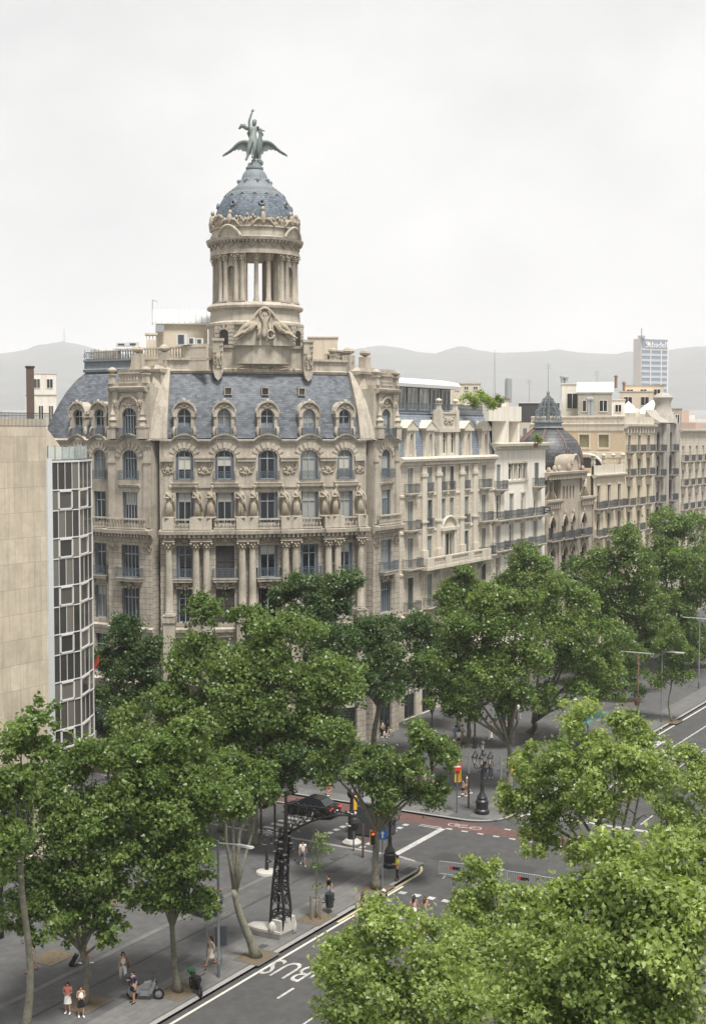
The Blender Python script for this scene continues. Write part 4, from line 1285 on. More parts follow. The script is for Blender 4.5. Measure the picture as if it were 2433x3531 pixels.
# ---- limestone house with the pedimented mansard
B2 = thing('limestone_house', 'pale limestone house with pedimented dormers in a grey mansard, beside the corner building', 'building', (137, AVY, 0))
X0 = 125.4; F = Straight((X0, AVY), (1, 0)); LB = 23.2
WU = [127.6 - X0, 132.0 - X0, 135.3 - X0, 137.3 - X0, 141.0 - X0, 145.6 - X0]
WW = [1.25, 1.15, 1.0, 1.0, 1.1, 1.2]
ops = []
rows = [(11.45, 14.95), (15.95, 19.05), (19.95, 22.9), (23.75, 26.35)]
for r, (za, zb) in enumerate(rows):
    for i, (u, ww) in enumerate(zip(WU, WW)):
        if r <= 1 and i in (2, 3): continue
        ops.append((u, ww, za, zb, 0))
cu = (WU[2] + WU[3]) / 2
ops += [(cu, 1.5, 15.95, 19.05, 0), (cu, 1.9, 11.45, 14.95, 0)]
gu = [2.4, 6.4, 11.0, 15.6, 20.2]
ops += [(u, 2.6, .15, 5.4, .9) for u in gu] + [(u, 1.7, 6.9, 9.9, 0) for u in gu]
w1, m1 = MB(), MB()
wall(w1, F, 0, LB, 0, 26.8, ops, .4)
w1.add([F.P(0, 0, 0), F.P(0, 0, -14), F.P(0, 27.5, -14), F.P(0, 27.5, 0)], [(0, 1, 2, 3)], 0, [(0, 0), (14, 0), (14, 27), (0, 27)])
band(m1, F, -.05, LB + .05, [(0, 26.55), (.12, 26.6), (.2, 26.85), (.55, 27.05), (.6, 27.3), (.1, 27.5), (-.4, 27.5)], 30)
for k in range(30): fbox(m1, F, 5 + k * .45, 5.2 + k * .45, 26.65, 26.9, .15, .42, step=9)
for u in (5.2, 8.6, 14.35, 17.75):
    fbox(m1, F, u - .5, u + .5, 16.6, 26.5, 0, .22, step=9)
    fbox(m1, F, u - .62, u + .62, 25.4, 25.75, 0, .32, step=9)
    fbox(m1, F, u - .62, u + .62, 16.0, 17.6, 0, .36, step=9)
    fbox(m1, F, u - .7, u + .7, 20.5, 20.7, 0, .34, step=9)
for z in (10.6, 5.95): band(m1, F, 0, LB, [(0, z), (.2, z + .1), (.25, z + .4), (0, z + .5)], 30)
for z in (15.2, 19.5, 23.3): band(m1, F, 0, LB, [(0, z), (.1, z + .05), (.1, z + .25), (0, z + .3)], 30)
for u, ww in list(zip(WU, WW)):
    for za, zb in rows:
        fbox(m1, F, u - ww / 2 - .16, u - ww / 2, za, zb + .16, 0, .08, step=9); fbox(m1, F, u + ww / 2, u + ww / 2 + .16, za, zb + .16, 0, .08, step=9)
        fbox(m1, F, u - ww / 2, u + ww / 2, zb, zb + .16, 0, .08, step=9)
# arched aedicule over the main balcony
for sx in (-1, 1): fbox(m1, F, cu + sx * 1.45 - .28, cu + sx * 1.45 + .28, 16, 19.4, 0, .35, step=9)
fbox(m1, F, cu - 2.0, cu + 2.0, 19.4, 19.75, 0, .5, step=9)
pts = [(cu + 1.75 * math.cos(PI * i / 10), 19.7 + 1.2 * math.sin(PI * i / 10)) for i in range(11)]
for i in range(10):
    m1.tube([F.P(pts[i][0], pts[i][1], .3), F.P(pts[i + 1][0], pts[i + 1][1], .3)], .17, 6)
m1.prism([(x - cu, z) for x, z in pts], -.22, 0, M=F.M(cu, 0, 0))
# main stone balcony
fbox(m1, F, 4.1, 20.0, 15.55, 15.85, 0, 1.15, step=30)
for u in (4.6, 8.0, 14.6, 19.0): m1.prism([(0, 15.55), (-1.0, 15.55), (-.7, 15.1), (0, 14.4)], u - .2, u + .2, M=F.M(0, 0, 0) @ SWAP)
for a, b, solid in ((4.15, 5.7, 1), (5.7, 8.3, 0), (8.3, 9.9, 1), (9.9, 14.0, 0), (14.0, 15.5, 1), (15.5, 17.6, 0), (17.6, 20.0, 1)):
    if solid: fbox(m1, F, a, b, 15.85, 16.85, .85, 1.1, step=9)
    else: baluster_run(m1, F, a, b, 15.85, 1.0, .97)
put('wall', w1.mesh('wall', LIME), B2, None, True)
put('moulding', m1.mesh('moulding', LIME_T), B2, None, True)
put('core', block(X0, X0 + LB, 27.4).mesh('core', LIME_T), B2, None, True)
for r, (za, zb) in enumerate(rows):
    for i, (u, ww) in enumerate(zip(WU, WW)):
        if r <= 1 and i in (2, 3): continue
        window(F, B2, u, za, ww, zb - za, 0, 'louvre', fm=WF2, sm=LOUV)
        if r == 3:
            balcony(F, B2, u, za + .02, ww + (1.2 if i in (0, 5) else .35), .55 if i in (0, 5) else .22, .98, IRON, LIME_T, scroll=False)
        if r == 2 and i not in (2, 3):
            balcony(F, B2, u, za + .02, ww + (1.6 if i in (0, 5) else .35), .7 if i in (0, 5) else .22, .98, IRON, LIME_T, scroll=False)
        if r == 1 and i in (0, 5): balcony(F, B2, u - (.0 if i == 0 else -.3), za + .02, 3.2, .8, 1.0, IRON, LIME_T, scroll=False)
        if r == 0: balcony(F, B2, u, za + .02, ww + 1.4, .7, 1.0, IRON, LIME_T, scroll=False)
window(F, B2, cu, 15.95, 1.5, 3.1, 0, 'louvre', fm=WF2, sm=LOUV)
window(F, B2, cu, 11.45, 1.9, 3.5, 0, 'plain', fm=WF2, gl=GLASS_D)
balcony(F, B2, cu, 11.47, 3.2, .7, 1.0, IRON, LIME_T, scroll=False)
ground_arches(F, B2, gu, 2.6, 5.2, .9)
for u in gu: window(F, B2, u, 6.9, 1.7, 3.0, 0, 'plain', fm=WF2, gl=GLASS_D)
mm = MB()
band(mm, F, 0, LB, [(-.25, 27.45), (-.75, 30.6), (-1.5, 32.0), (-1.4, 32.05), (-1.4, 32.2), (-14, 32.25)], 30)
put('mansard_roof', mm.mesh('mansard_roof', SLATE2), B2, None, True)
def ped_dormer():
    mb = MB()
    for sx in (-1, 1):
        x0, x1 = sorted((sx * .42, sx * .95)); mb.box(x0, x1, -.1, 1.2, 0, 2.75)
        x0, x1 = sorted((sx * .9, sx * 1.2)); mb.box(x0, x1, -.05, .6, 0, .7)
        x0, x1 = sorted((sx * .42, sx * .62)); mb.box(x0, x1, -.2, -.1, .1, 2.6)
    mb.box(-.42, .42, -.1, .6, 2.35, 2.75); mb.box(-1.25, 1.25, -.3, 1.6, 2.75, 3.0)
    mb.prism([(-1.3, 3.0), (1.3, 3.0), (0, 3.75)], -.25, 1.9)
    mb.prism([(-1.4, 3.0), (-1.3, 3.0), (0, 3.75), (0, 3.88)], -.32, 1.9); mb.prism([(0, 3.88), (0, 3.75), (1.3, 3.0), (1.4, 3.0)], -.32, 1.9)
    return mb.mesh('dormer', LIME_T)
PD = ped_dormer()
for u in (WU[0] + .4, WU[1] + .3, WU[4] + .6, WU[5] + .6):
    o = put('dormer', PD, B2, F.M(u, 27.5, -.15), True)
    put('window', frame_mesh(.84, 2.3, 0, WF2, 1, .7, .1), o, Matrix.Translation((0, 0, .05))); put('pane', pane_mesh(.84, 2.3, 0, GLASS_D, .16), o, Matrix.Translation((0, 0, .05)))
mb = MB()
for x in (-2.0, 0, 2.0): mb.box(x - .4, x + .4, -.15, 1.2, 0, 2.9)
mb.box(-2.5, 2.5, -.3, 1.4, 2.6, 3.0); mb.box(-1.9, 1.9, -.05, 1.0, 3.0, 4.6); mb.box(-2.1, 2.1, -.15, 1.0, 4.6, 4.8); mb.box(-2.5, 2.5, -.05, 1.2, 0, .2)
for sx in (-1, 1): mb.box(sx * 2.0 - .3, sx * 2.0 + .3, -.25, .6, 3.0, 5.0)
o = put('dormer', mb.mesh('dormer', LIME_T), B2, F.M(cu + .4, 27.5, -.15), True)
for x in (-1.0, 1.0):
    put('window', frame_mesh(1.2, 2.4, 0, WF2, 1, .7, .1), o, Matrix.Translation((x, 0, .2))); put('pane', pane_mesh(1.2, 2.4, 0, GLASS_D, .16), o, Matrix.Translation((x, 0, .2)))
for x in (-2.0, 2.0): put('finial', urn_mesh(.75, LIME_T), o, Matrix.Translation((x, .1, 5.0)))
put('relief', relief_mesh(2.8, 1.0, 71), o, Matrix.Translation((0, -.08, 3.35)))
put('railing', railing_mesh(LB - .4, .02, 1.0, IRON_B, True), B2, F.M(LB / 2, 32.2, -1.5), True)
# roof pavilion with the rounded white eave
mb = MB()
mb.box(0, 19.5, 0, 8, 32.2, 35.0, M=F.M(.2, 0, -4.0))
put('penthouse', mb.mesh('penthouse', M_('dark penthouse glazing wall', (0.09, 0.09, 0.088), .4)), B2, None, True)
mb = MB()
mb.prism([(.9, 35.0), (.95, 35.35), (.5, 35.75), (-1.5, 36.1), (-9, 36.2), (-9, 35.0)][::-1], -.2, 20.6, M=F.M(0, 0, -4.0) @ OUT)
put('penthouse_roof', mb.mesh('penthouse_roof', WHITE), B2, None, True)
for k in range(7):
    put('window', frame_mesh(2.1, 2.4, 0, WF2, 1, 0, -.12), B2, F.M(1.9 + k * 2.75, 32.5, -4.0), True)
    put('pane', pane_mesh(2.1, 2.4, 0, GLASS, -.04), B2, F.M(1.9 + k * 2.75, 32.5, -4.0), True)

# ---- white house with the flat bracketed eave
B3 = thing('white_house', 'white rendered house with a flat bracketed cornice and a row of curved iron balconies', 'building', (156, AVY, 0))
X0 = 148.6; F = Straight((X0, AVY), (1, 0)); LB = 15.4
rows = [(23.4, 26.3), (19.8, 22.7), (16.2, 19.05), (12.3, 15.3)]
ops = [(1.2, 1.1, 23.4, 26.3, 0), (12.5, 1.1, 23.4, 26.3, 0), (6.85, 5.6, 24.35, 26.35, 0)]
us = [1.1, 4.9, 8.4, 12.3]
for za, zb in rows[1:]: ops += [(u, 1.15, za, zb, 0) for u in us]
ops += [(u, 2.3, .15, 5.0, 0) for u in (2, 5.8, 9.6, 13.2)] + [(u, 1.4, 7, 10.2, 0) for u in us]
w1, m1 = MB(), MB()
wall(w1, F, 0, LB, 0, 28.4, ops, .35)
band(m1, F, -.1, LB + .3, [(0, 27.95), (.15, 28.0), (.2, 28.3), (.75, 28.45), (.8, 28.75), (-.5, 28.85)], 30)
for k in range(26): fbox(m1, F, .2 + k * .59, .45 + k * .59, 28.1, 28.42, .1, .6, step=9)
band(m1, F, 0, LB, [(0, 11.3), (.2, 11.35), (.2, 11.7), (0, 11.75)], 30)
for za, zb in rows[1:]:
    for u in us:
        fbox(m1, F, u - .75, u + .75, zb + .02, zb + .2, 0, .08, step=9); fbox(m1, F, u - .72, u - .575, za, zb + .02, 0, .06, step=9); fbox(m1, F, u + .575, u + .72, za, zb + .02, 0, .06, step=9)
fbox(m1, F, 3.9, 9.8, 24.1, 24.34, 0, .12, step=9); fbox(m1, F, 3.9, 9.8, 26.36, 26.6, 0, .12, step=9)
for x in (5.45, 6.85, 8.25): fbox(m1, F, x - .14, x + .14, 24.35, 26.35, -.3, .02, step=9)
put('wall', w1.mesh('wall', RENDER_W), B3, None, True); put('moulding', m1.mesh('moulding', LIME_T), B3, None, True)
put('core', block(X0, X0 + LB, 28.6).mesh('core', RENDER_W), B3, None, True)
for u in (1.2, 12.5):
    window(F, B3, u, 23.4, 1.1, 2.9, 0, 'louvre', fm=WF2, sm=LOUV)
    balcony(F, B3, u, 23.42, 2.4, .7, 1.0, IRON, LIME_T)
for x in (4.75, 6.15, 7.55, 8.95): window(F, B3, x, 24.35, 1.15, 2.0, 0, 'plain', fm=WF2, gl=GLASS, mull=0)
for r, (za, zb) in enumerate(rows[1:]):
    for i, u in enumerate(us):
        window(F, B3, u, za, 1.15, zb - za, 0, 'louvre' if (i + r) % 3 == 1 else 'plain', fm=WF2, sm=LOUV, gl=GLASS_D)
        balcony(F, B3, u, za + .02, 3.55, .75, 1.0, IRON, LIME_T)
for u in us: window(F, B3, u, 7, 1.4, 3.2, 0, 'plain', fm=WF2, gl=GLASS_D)
ground_arches(F, B3, (2, 5.8, 9.6, 13.2), 2.3, 4.85)
BANNER = M_('black banner cloth', (.012, .012, .014), .8)
mb = MB(); mb.box(-1.1, 1.1, -.84, -.81, .05, .95)
o = put('banner', mb.mesh('banner', BANNER), B3, F.M(14.1, 19.8, 0), True)
mb = MB()
for k, (a, b) in enumerate(((-.8, .5), (-.6, .8), (-.8, .1), (.2, .75), (-.75, .8))):
    mb.box(a, b, -.85, -.842, .8 - .16 * k - .06, .8 - .16 * k)
put('print', mb.mesh('print', WHITE), o)
# stepped roof storeys
mb = MB()
mb.box(0, 9.5, 4, 14, 28.7, 30.0, M=F.M(0, 0, 0)); mb.box(0, .5, .8, 4, 28.7, 32.8, M=F.M(8.6, 0, 0)); mb.box(-.2, 9.2, .7, 4.2, 31.4, 33.2, M=F.M(.2, 0, 0)); mb.box(0, 9, 4, 14, 30, 33.4, M=F.M(.2, 0, 0))
put('roof_storey', mb.mesh('roof_storey', RENDER_W), B3, None, True)
for x in (2.2, 5.5): 
    put('window', frame_mesh(2.6, 1.7, 0, WF2, 1, 0, -.1), B3, F.M(x, 29.2, -3.9), True); put('pane', pane_mesh(2.6, 1.7, 0, GLASS, -.02), B3, F.M(x, 29.2, -3.9), True)

# ---- the small palace with the dark scaled dome and iron crown
B4 = thing('domed_house', 'carved stone house with gothic arched windows under a dark tiled dome with an iron crown', 'building', (172.5, AVY, 0))
X0 = 164.0; F = Straight((X0, AVY), (1, 0)); LB = 17.2
SAND2 = M_('brownish carved stone', (0.32, 0.28, 0.228), .88, .18, 6.0, (.19, .155, .12), stain=.6, streak=.3)
DOMET = M_('black glazed dome tiles', (0.035, 0.038, 0.043), .52, .25, 6.0, (.1, .1, .11), spec=.6, stain=.25,
           brick=(.62, .42, .05, (.022, .024, .028), (.07, .074, .082), (.015, .016, .018)))
ar = [2.4, 6.8, 9.6, 13.4]; aw = [1.9, 1.8, 1.2, 1.9]
ops = [(u, ww, 16.3, 18.85, ww / 2) for u, ww in zip(ar, aw)] + [(u, ww, 11.9, 15.0, ww / 2) for u, ww in zip(ar, aw)] + [(u, 2.4, .2, 5.2, 1.2) for u in (2.6, 7.0, 11.2, 15)] + [(6.35 + k * 1.15, .6, 20.6, 23.1, .3) for k in range(4)]
w1, m1, c1 = MB(), MB(), MB()
wall(w1, F, 0, LB, 0, 21.3, [o for o in ops if o[2] < 20.5], .4)
wall(w1, F, 5.3, 12.0, 21.3, 24.6, [(o[0], o[1], 21.35, o[3], o[4]) for o in ops if o[2] >= 20.5], .4)
for u in (5.3, 12.0): w1.add([F.P(u, 21.3, 0), F.P(u, 21.3, -5), F.P(u, 24.6, -5), F.P(u, 24.6, 0)], [(0, 1, 2, 3)])
for a, b, z in ((0, 5.3, 21.2), (12.0, LB, 21.2)):
    band(m1, F, a, b, [(0, z - .4), (.35, z - .2), (.5, z), (.5, z + .25), (-3, z + .3)], 9)
    for k in range(7): fbox(m1, F, a + .3 + k * .7, a + .6 + k * .7, z - .9, z - .2, 0, .35, step=9)
band(m1, F, -.2, 13.4, [(0, 24.0), (.3, 24.1), (.45, 24.5), (.75, 24.7), (.8, 25.0), (-4, 25.05)], 9)
for k in range(24): fbox(m1, F, k * .56, .3 + k * .56, 24.05, 24.6, .1, .6, step=9)
for u, ww in zip(ar, aw):                       # ogee hoods
    for zb in (18.85, 15.0):
        for i in range(8):
            t0, t1 = PI * i / 8, PI * (i + 1) / 8
            f_ = lambda t: F.P(u + (ww / 2 + .16) * math.cos(t), zb - ww / 2 + (ww / 2 + .16) * math.sin(t) + .35 * math.sin(t) ** 8, .1)
            m1.tube([f_(t0), f_(t1)], .13, 6)
        m1.ball(tuple(F.P(u, zb + .75, .1)), .22, 6, 5, sc=(1, 1, 1.8))
for u in (0.15, 4.6, 11.75, 16.9): fbox(m1, F, u - .18, u + .18, 6, 21, 0, .2, step=9)
for u in (2.4, 14.3):                           # gabled dormers with crockets
    M = F.M(u, 21.4, -.5)
    for sx in (-1, 1): c1.box(sx * .75 - .25, sx * .75 + .25, -.3, .5, 0, 2.4, M=M); c1.ball((sx * .75, 0, 2.7), .3, 6, 5, sc=(1, 1, 1.8), M=M)
    c1.prism([(-.9, 2.2), (.9, 2.2), (.3, 3.1), (0, 3.6), (-.3, 3.1)], -.2, 3, M=M); c1.ball((0, 0, 3.8), .3, 6, 5, sc=(1, 1, 1.5), M=M)
    for k in range(6): c1.ball((-1.6 + .2 * k, -.2, .3 + .2 * k), .22, 6, 4, M=M); c1.ball((1.6 - .2 * k, -.2, .3 + .2 * k), .22, 6, 4, M=M)
put('wall', w1.mesh('wall', SAND2), B4, None, True); put('moulding', m1.mesh('moulding', SAND2), B4, None, True); put('carving', c1.mesh('carving', SAND2, 'all'), B4, None, True)
b = block(X0, X0 + LB, 21.2); b.slab([(X0 + .3, AVY + 3.2), (X0 + LB - .2, AVY + 3.2), (X0 + LB - .2, AVY + 15), (X0 + .3, AVY + 15)], 21.2, 25.0); b.slab([(X0 + 5.4, AVY + .5), (X0 + 11.9, AVY + .5), (X0 + 11.9, AVY + 3.2), (X0 + 5.4, AVY + 3.2)], 21.2, 25.0)
put('core', b.mesh('core', SAND2), B4, None, True)
for u, ww in zip(ar, aw):
    window(F, B4, u, 16.3, ww, 2.55, ww / 2, 'plain', fm=LOUV_D, gl=GLASS_D)
    window(F, B4, u, 11.9, ww, 3.1, ww / 2, 'plain', fm=LOUV_D, gl=GLASS_D)
    balcony(F, B4, u, 16.25, ww + 1.6, .7, 1.0, IRON, SAND2)
for k in range(4): window(F, B4, 6.35 + k * 1.15, 21.35, .6, 1.75, .3, 'plain', fm=LOUV_D, gl=GLASS_D, mull=0)
ground_arches(F, B4, (2.6, 7.0, 11.2, 15), 2.4, 5.0, 1.2)
DCX = atY(1238, 1000, 73.0).x
mb = MB()
nseg = 8                                        # eight-sided bulbous dome
prof = [(4.55, 25.0), (4.75, 26.0), (4.7, 27.0), (4.4, 28.0), (3.9, 28.9), (3.1, 29.7), (2.3, 30.3), (1.9, 30.6)]
mb.lathe(prof, 32, c=(DCX, 73.0, 0))
put('dome', mb.mesh('dome', DOMET, 'all'), B4, None, True)
mb = MB()
for k in range(8):
    a = 2 * PI * k / 8 + .2
    mb.tube([(DCX + r * math.cos(a), 73 + r * math.sin(a), z) for r, z in prof], .12, 5)
put('dome_rib', mb.mesh('dome_rib', M_('red brown ridge tile', (.16, .08, .06), .6)), B4, None, True)
mb = MB()
mb.lathe([(1.9, 30.5), (2.2, 30.7), (1.9, 30.85), (1.85, 31.3), (2.1, 31.4), (2.1, 31.55), (1.6, 31.6), (.4, 31.7)], 24, c=(DCX, 73.0, 0))
rng = random.Random(3)
for k in range(12):
    a = 2 * PI * k / 12
    c, s = math.cos(a), math.sin(a)
    for r0, z0, rad in ((2.2, 32.0, .5), (2.1, 32.8, .45), (1.5, 33.7, .4), (.8, 34.4, .35)):
        mb.tube([(DCX + c * (r0 + rad * math.cos(t)), 73 + s * (r0 + rad * math.cos(t)), z0 + rad * math.sin(t)) for t in [x * PI / 4 for x in range(9)]], .055, 4)
    mb.tube([(DCX + c * r, 73 + s * r, z) for r, z in ((1.9, 31.5), (2.4, 32.6), (1.8, 33.7), (.9, 34.6), (.15, 35.2))], .06, 4)
    for q in range(4): mb.ball((DCX + c * (2.2 - .4 * q), 73 + s * (2.2 - .4 * q), 31.9 + .8 * q), .17, 5, 4)
mb.tube([(DCX, 73, 31.5), (DCX, 73, 35.3)], [.2, .12], 6); mb.ball((DCX, 73, 35.4), .35, 8, 6); mb.tube([(DCX, 73, 35.5), (DCX, 73, 39.2)], [.05, .02], 4)
mb.v = [(DCX + (x - DCX) * .68, 73 + (y - 73) * .68, z) if z > 31.6 else (x, y, z) for x, y, z in mb.v]
put('iron_crown', mb.mesh('iron_crown', LEAD), B4, None, True)
mb = MB()
M = F.M(11.0, 25.0, -.3)
mb.prism([(-1.3, 0), (1.3, 0), (1.3, .9)] + [(1.3 * math.cos(PI * i / 8), .9 + 1.3 * math.sin(PI * i / 8)) for i in range(1, 8)] + [(-1.3, .9)], 0, 2.4, M=M)
mb.tube([M @ Vector((1.2 * math.cos(PI * i / 8), -.05, .9 + 1.2 * math.sin(PI * i / 8))) for i in range(9)], .22, 6)
for sx in (-1.7, 1.7): mb.ball((sx, .2, .5), .4, 8, 5, sc=(1, .8, 1.3), M=M)
for sx in (-6.2, -4.6): mb.ball((sx, .4, .4), .34, 8, 5, sc=(1.2, .8, 1.3), M=M)
put('dormer', mb.mesh('dormer', SAND2, 30), B4, None, True)

# ---- low ochre house with the white parapet
B5 = thing('ochre_house', 'low ochre house with a white ornamental parapet beside the domed house', 'building', (187.4, AVY, 0))
X0 = 181.2; F = Straight((X0, AVY), (1, 0)); LB = 12.5
us = [1.9, 6.1, 10.3]
rowz = [(19.55, 22.7), (15.7, 18.8), (11.8, 14.8)]
ops = [(u, 1.25, za, zb, .2) for za, zb in rowz for u in us] + [(u, 2.4, .2, 5, 0) for u in us] + [(u, 1.3, 7, 10, 0) for u in us]
w1, m1 = MB(), MB()
wall(w1, F, 0, LB, 0, 24.0, ops, .35)
band(m1, F, 0, LB, [(0, 23.7), (.3, 23.85), (.5, 24.1), (.5, 24.3), (-.4, 24.35)], 30)
fbox(m1, F, 0, LB, 24.3, 25.5, -.25, 0, step=30)
for k in range(4): fbox(m1, F, k * 4.0, k * 4.0 + .5, 24.3, 25.8, -.35, .08, step=9)
for za, zb in rowz:
    for u in us: fbox(m1, F, u - .85, u + .85, zb + .05, zb + .3, 0, .1, step=9); fbox(m1, F, u - .8, u - .63, za, zb + .05, 0, .07, step=9); fbox(m1, F, u + .63, u + .8, za, zb + .05, 0, .07, step=9)
put('wall', w1.mesh('wall', RENDER_Y), B5, None, True); put('moulding', m1.mesh('moulding', LIME_T), B5, None, True)
put('core', block(X0, X0 + LB, 24.1).mesh('core', RENDER_Y), B5, None, True)
for za, zb in rowz:
    for i, u in enumerate(us):
        window(F, B5, u, za, 1.25, zb - za, .2, 'plain', fm=LOUV_D, gl=GLASS_D)
        balcony(F, B5, u, za + .02, 3.4, .7, 1.0, IRON, LIME_T)
for u in us: window(F, B5, u, 7, 1.3, 3.0, 0, 'plain', fm=LOUV_D, gl=GLASS_D)
ground_arches(F, B5, us, 2.4, 4.8)
for k in range(4): put('finial', urn_mesh(.8, LIME_T), B5, F.M(k * 4.0 + .25, 25.8, -.15), True)

# ---- tall ochre house showing its blank party wall
B6 = thing('tall_ochre_house', 'tall ochre house with a blank party wall pierced by three shuttered windows', 'building', (200.4, AVY, 0))
X0 = 193.8; F = Straight((X0, AVY), (1, 0)); LB = 13.2
us = [1.9, 6.3, 10.6]
rowz = [(27.25, 29.65), (23.75, 26.25), (19.45, 22.25), (15.6, 18.5), (11.8, 14.6)]
ops = [(u, 1.2, za, zb, .15 if i else 0) for i, (za, zb) in enumerate(rowz) for u in us] + [(u, 2.4, .2, 5, 0) for u in us]
w1, m1 = MB(), MB()
wall(w1, F, 0, LB, 0, 31.0, ops, .35)
band(m1, F, -.1, LB + .1, [(0, 30.6), (.2, 30.7), (.6, 31.0), (.65, 31.3), (-.3, 31.35)], 30)
for k in range(10): fbox(m1, F, .3 + k * 1.3, .6 + k * 1.3, 30.0, 30.8, 0, .4, step=9)
fbox(m1, F, 0, LB, 31.3, 32.4, -.3, 0, step=30)
m1.ball(tuple(F.P(6.0, 32.4, -.15)), .9, 10, 6, sc=(1.2, .3, 1.4))
for za, zb in rowz:
    for u in us: fbox(m1, F, u - .8, u + .8, zb + .02, zb + .22, 0, .1, step=9); fbox(m1, F, u - .76, u - .6, za, zb + .02, 0, .07, step=9); fbox(m1, F, u + .6, u + .76, za, zb + .02, 0, .07, step=9)
FS = Straight((X0, AVY + 14.5), (0, -1))        # party wall faces back down the avenue
sw = MB(); wall(sw, FS, 0, 14.5, 24, 30.3, [(u, 1.5, 27.9, 29.75, 0) for u in (5.2, 8.3, 11.3)], .2)
for u in (5.2, 8.3, 11.3):
    for a, b in ((-1.0, -.75), (.75, 1.0)): fbox(m1, FS, u + a, u + b, 27.6, 30.0, 0, .06, step=9)
    fbox(m1, FS, u - .75, u + .75, 29.75, 30.0, 0, .06, step=9); fbox(m1, FS, u - .75, u + .75, 27.6, 27.9, 0, .08, step=9)
    window(FS, B6, u, 27.9, 1.5, 1.85, 0, 'louvre', fm=LOUV_D, sm=M_('olive blind', (.2, .18, .11), .7), gl=GLASS_D)
band(m1, FS, -.1, 14.4, [(0, 30.3), (.1, 30.35), (.1, 31.2), (.2, 31.25), (.2, 31.4), (.05, 31.45), (.05, 32.2), (.15, 32.25), (.15, 32.45), (-.4, 32.5)], 30)
band(m1, FS, 0, 14.5, [(0, 26.4), (.06, 26.45), (.06, 27.2), (0, 27.25)], 30)
for k in range(16):
    if k not in (5, 10): m1.lathe([(.16, -.03), (.16, .05)], 8, M=FS.M(.8 + k * .85, 31.8, .06) @ Matrix.Rotation(R(90), 4, 'X'))
put('wall', w1.mesh('wall', RENDER_Y), B6, None, True); put('party_wall', sw.mesh('party_wall', OCHRE), B6, None, True); put('moulding', m1.mesh('moulding', LIME_T, 30), B6, None, True)
b = MB(); b.slab([(X0 + .4, AVY + .5), (X0 + LB, AVY + .5), (X0 + LB, AVY + 15), (X0 + .4, AVY + 15)], .05, 31.2)
put('core', b.mesh('core', RENDER_Y), B6, None, True)
for za, zb in rowz:
    for u in us:
        window(F, B6, u, za, 1.2, zb - za, .15 if za < 27 else 0, 'plain', fm=LOUV_D, gl=GLASS_D)
        balcony(F, B6, u, za + .02, 2.4, .7, 1.0, IRON, LIME_T)
ground_arches(F, B6, us, 2.4, 4.8)
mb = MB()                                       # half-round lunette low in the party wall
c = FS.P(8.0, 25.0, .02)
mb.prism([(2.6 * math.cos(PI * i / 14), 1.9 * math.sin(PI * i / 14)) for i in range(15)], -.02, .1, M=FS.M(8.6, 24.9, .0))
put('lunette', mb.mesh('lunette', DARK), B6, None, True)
mb = MB()
for i in range(14):
    t0, t1 = PI * i / 14, PI * (i + 1) / 14
    mb.tube([FS.P(8.6 + 2.7 * math.cos(t), 24.9 + 2.0 * math.sin(t), .05) for t in (t0, t1)], .2, 6)
put('lunette_arch', mb.mesh('lunette_arch', WHITE), B6, None, True)

# ---- grey stone house with rounded bays at the far end, and the plain house after it
B7 = thing('grey_stone_house', 'grey stone house with a curved canopy roof, beside the tall ochre house', 'building', (213.5, AVY, 0))
X0 = 207.0; F = Straight((X0, AVY), (1, 0)); LB = 13.0
us = [2.2, 8.4]
rowz = [(27.2, 30.2), (23.4, 26.6), (19.4, 22.6), (15.4, 18.6), (11.4, 14.6)]
w1, m1 = MB(), MB()
wall(w1, F, 0, LB, 0, 31.6, [(u, 1.5, za, zb, .7 if i in (0, 1) else 0) for i, (za, zb) in enumerate(rowz) for u in us] + [(u, 2.6, .2, 5, 0) for u in us], .4)
w1.add([F.P(0, 24, 0), F.P(0, 24, -12), F.P(0, 31.6, -12), F.P(0, 31.6, 0)], [(0, 1, 2, 3)])
for u in (4.4, 6.2, 10.8): m1.lathe([(.5, 10), (.45, 26), (.6, 27), (.5, 31.4)], 10, M=F.M(u, 0, .0))
m1.prism([(-.2, 31.4), (0, 31.6), (-1.6, 32.6), (-2.4, 33.6), (-2.4, 31.6)], 0, 5.0, M=F.M(0, 0, 1.0) @ OUT)
m1.lathe([(2.4, 31.6), (2.1, 32.5), (1.5, 33.4), (1.2, 34.6), (1.6, 35.6), (1.0, 36.2), (.1, 36.4)], 14, M=F.M(8.8, 0, -1.5))
mb = MB(); mb.slab([(X0 + .2, AVY + .5), (X0 + LB, AVY + .5), (X0 + LB, AVY + 14), (X0 + .2, AVY + 14)], .05, 31.5)
put('wall', w1.mesh('wall', GREYST), B7, None, True); put('moulding', m1.mesh('moulding', GREYST, 40), B7, None, True); put('core', mb.mesh('core', GREYST), B7, None, True)
for i, (za, zb) in enumerate(rowz):
    for u in us:
        window(F, B7, u, za, 1.5, zb - za, .7 if i in (0, 1) else 0, 'plain', fm=LOUV_D, gl=GLASS_D)
        balcony(F, B7, u, za + .02, 2.8, .9, 1.0, IRON, GREYST)
ground_arches(F, B7, us, 2.6, 4.8)
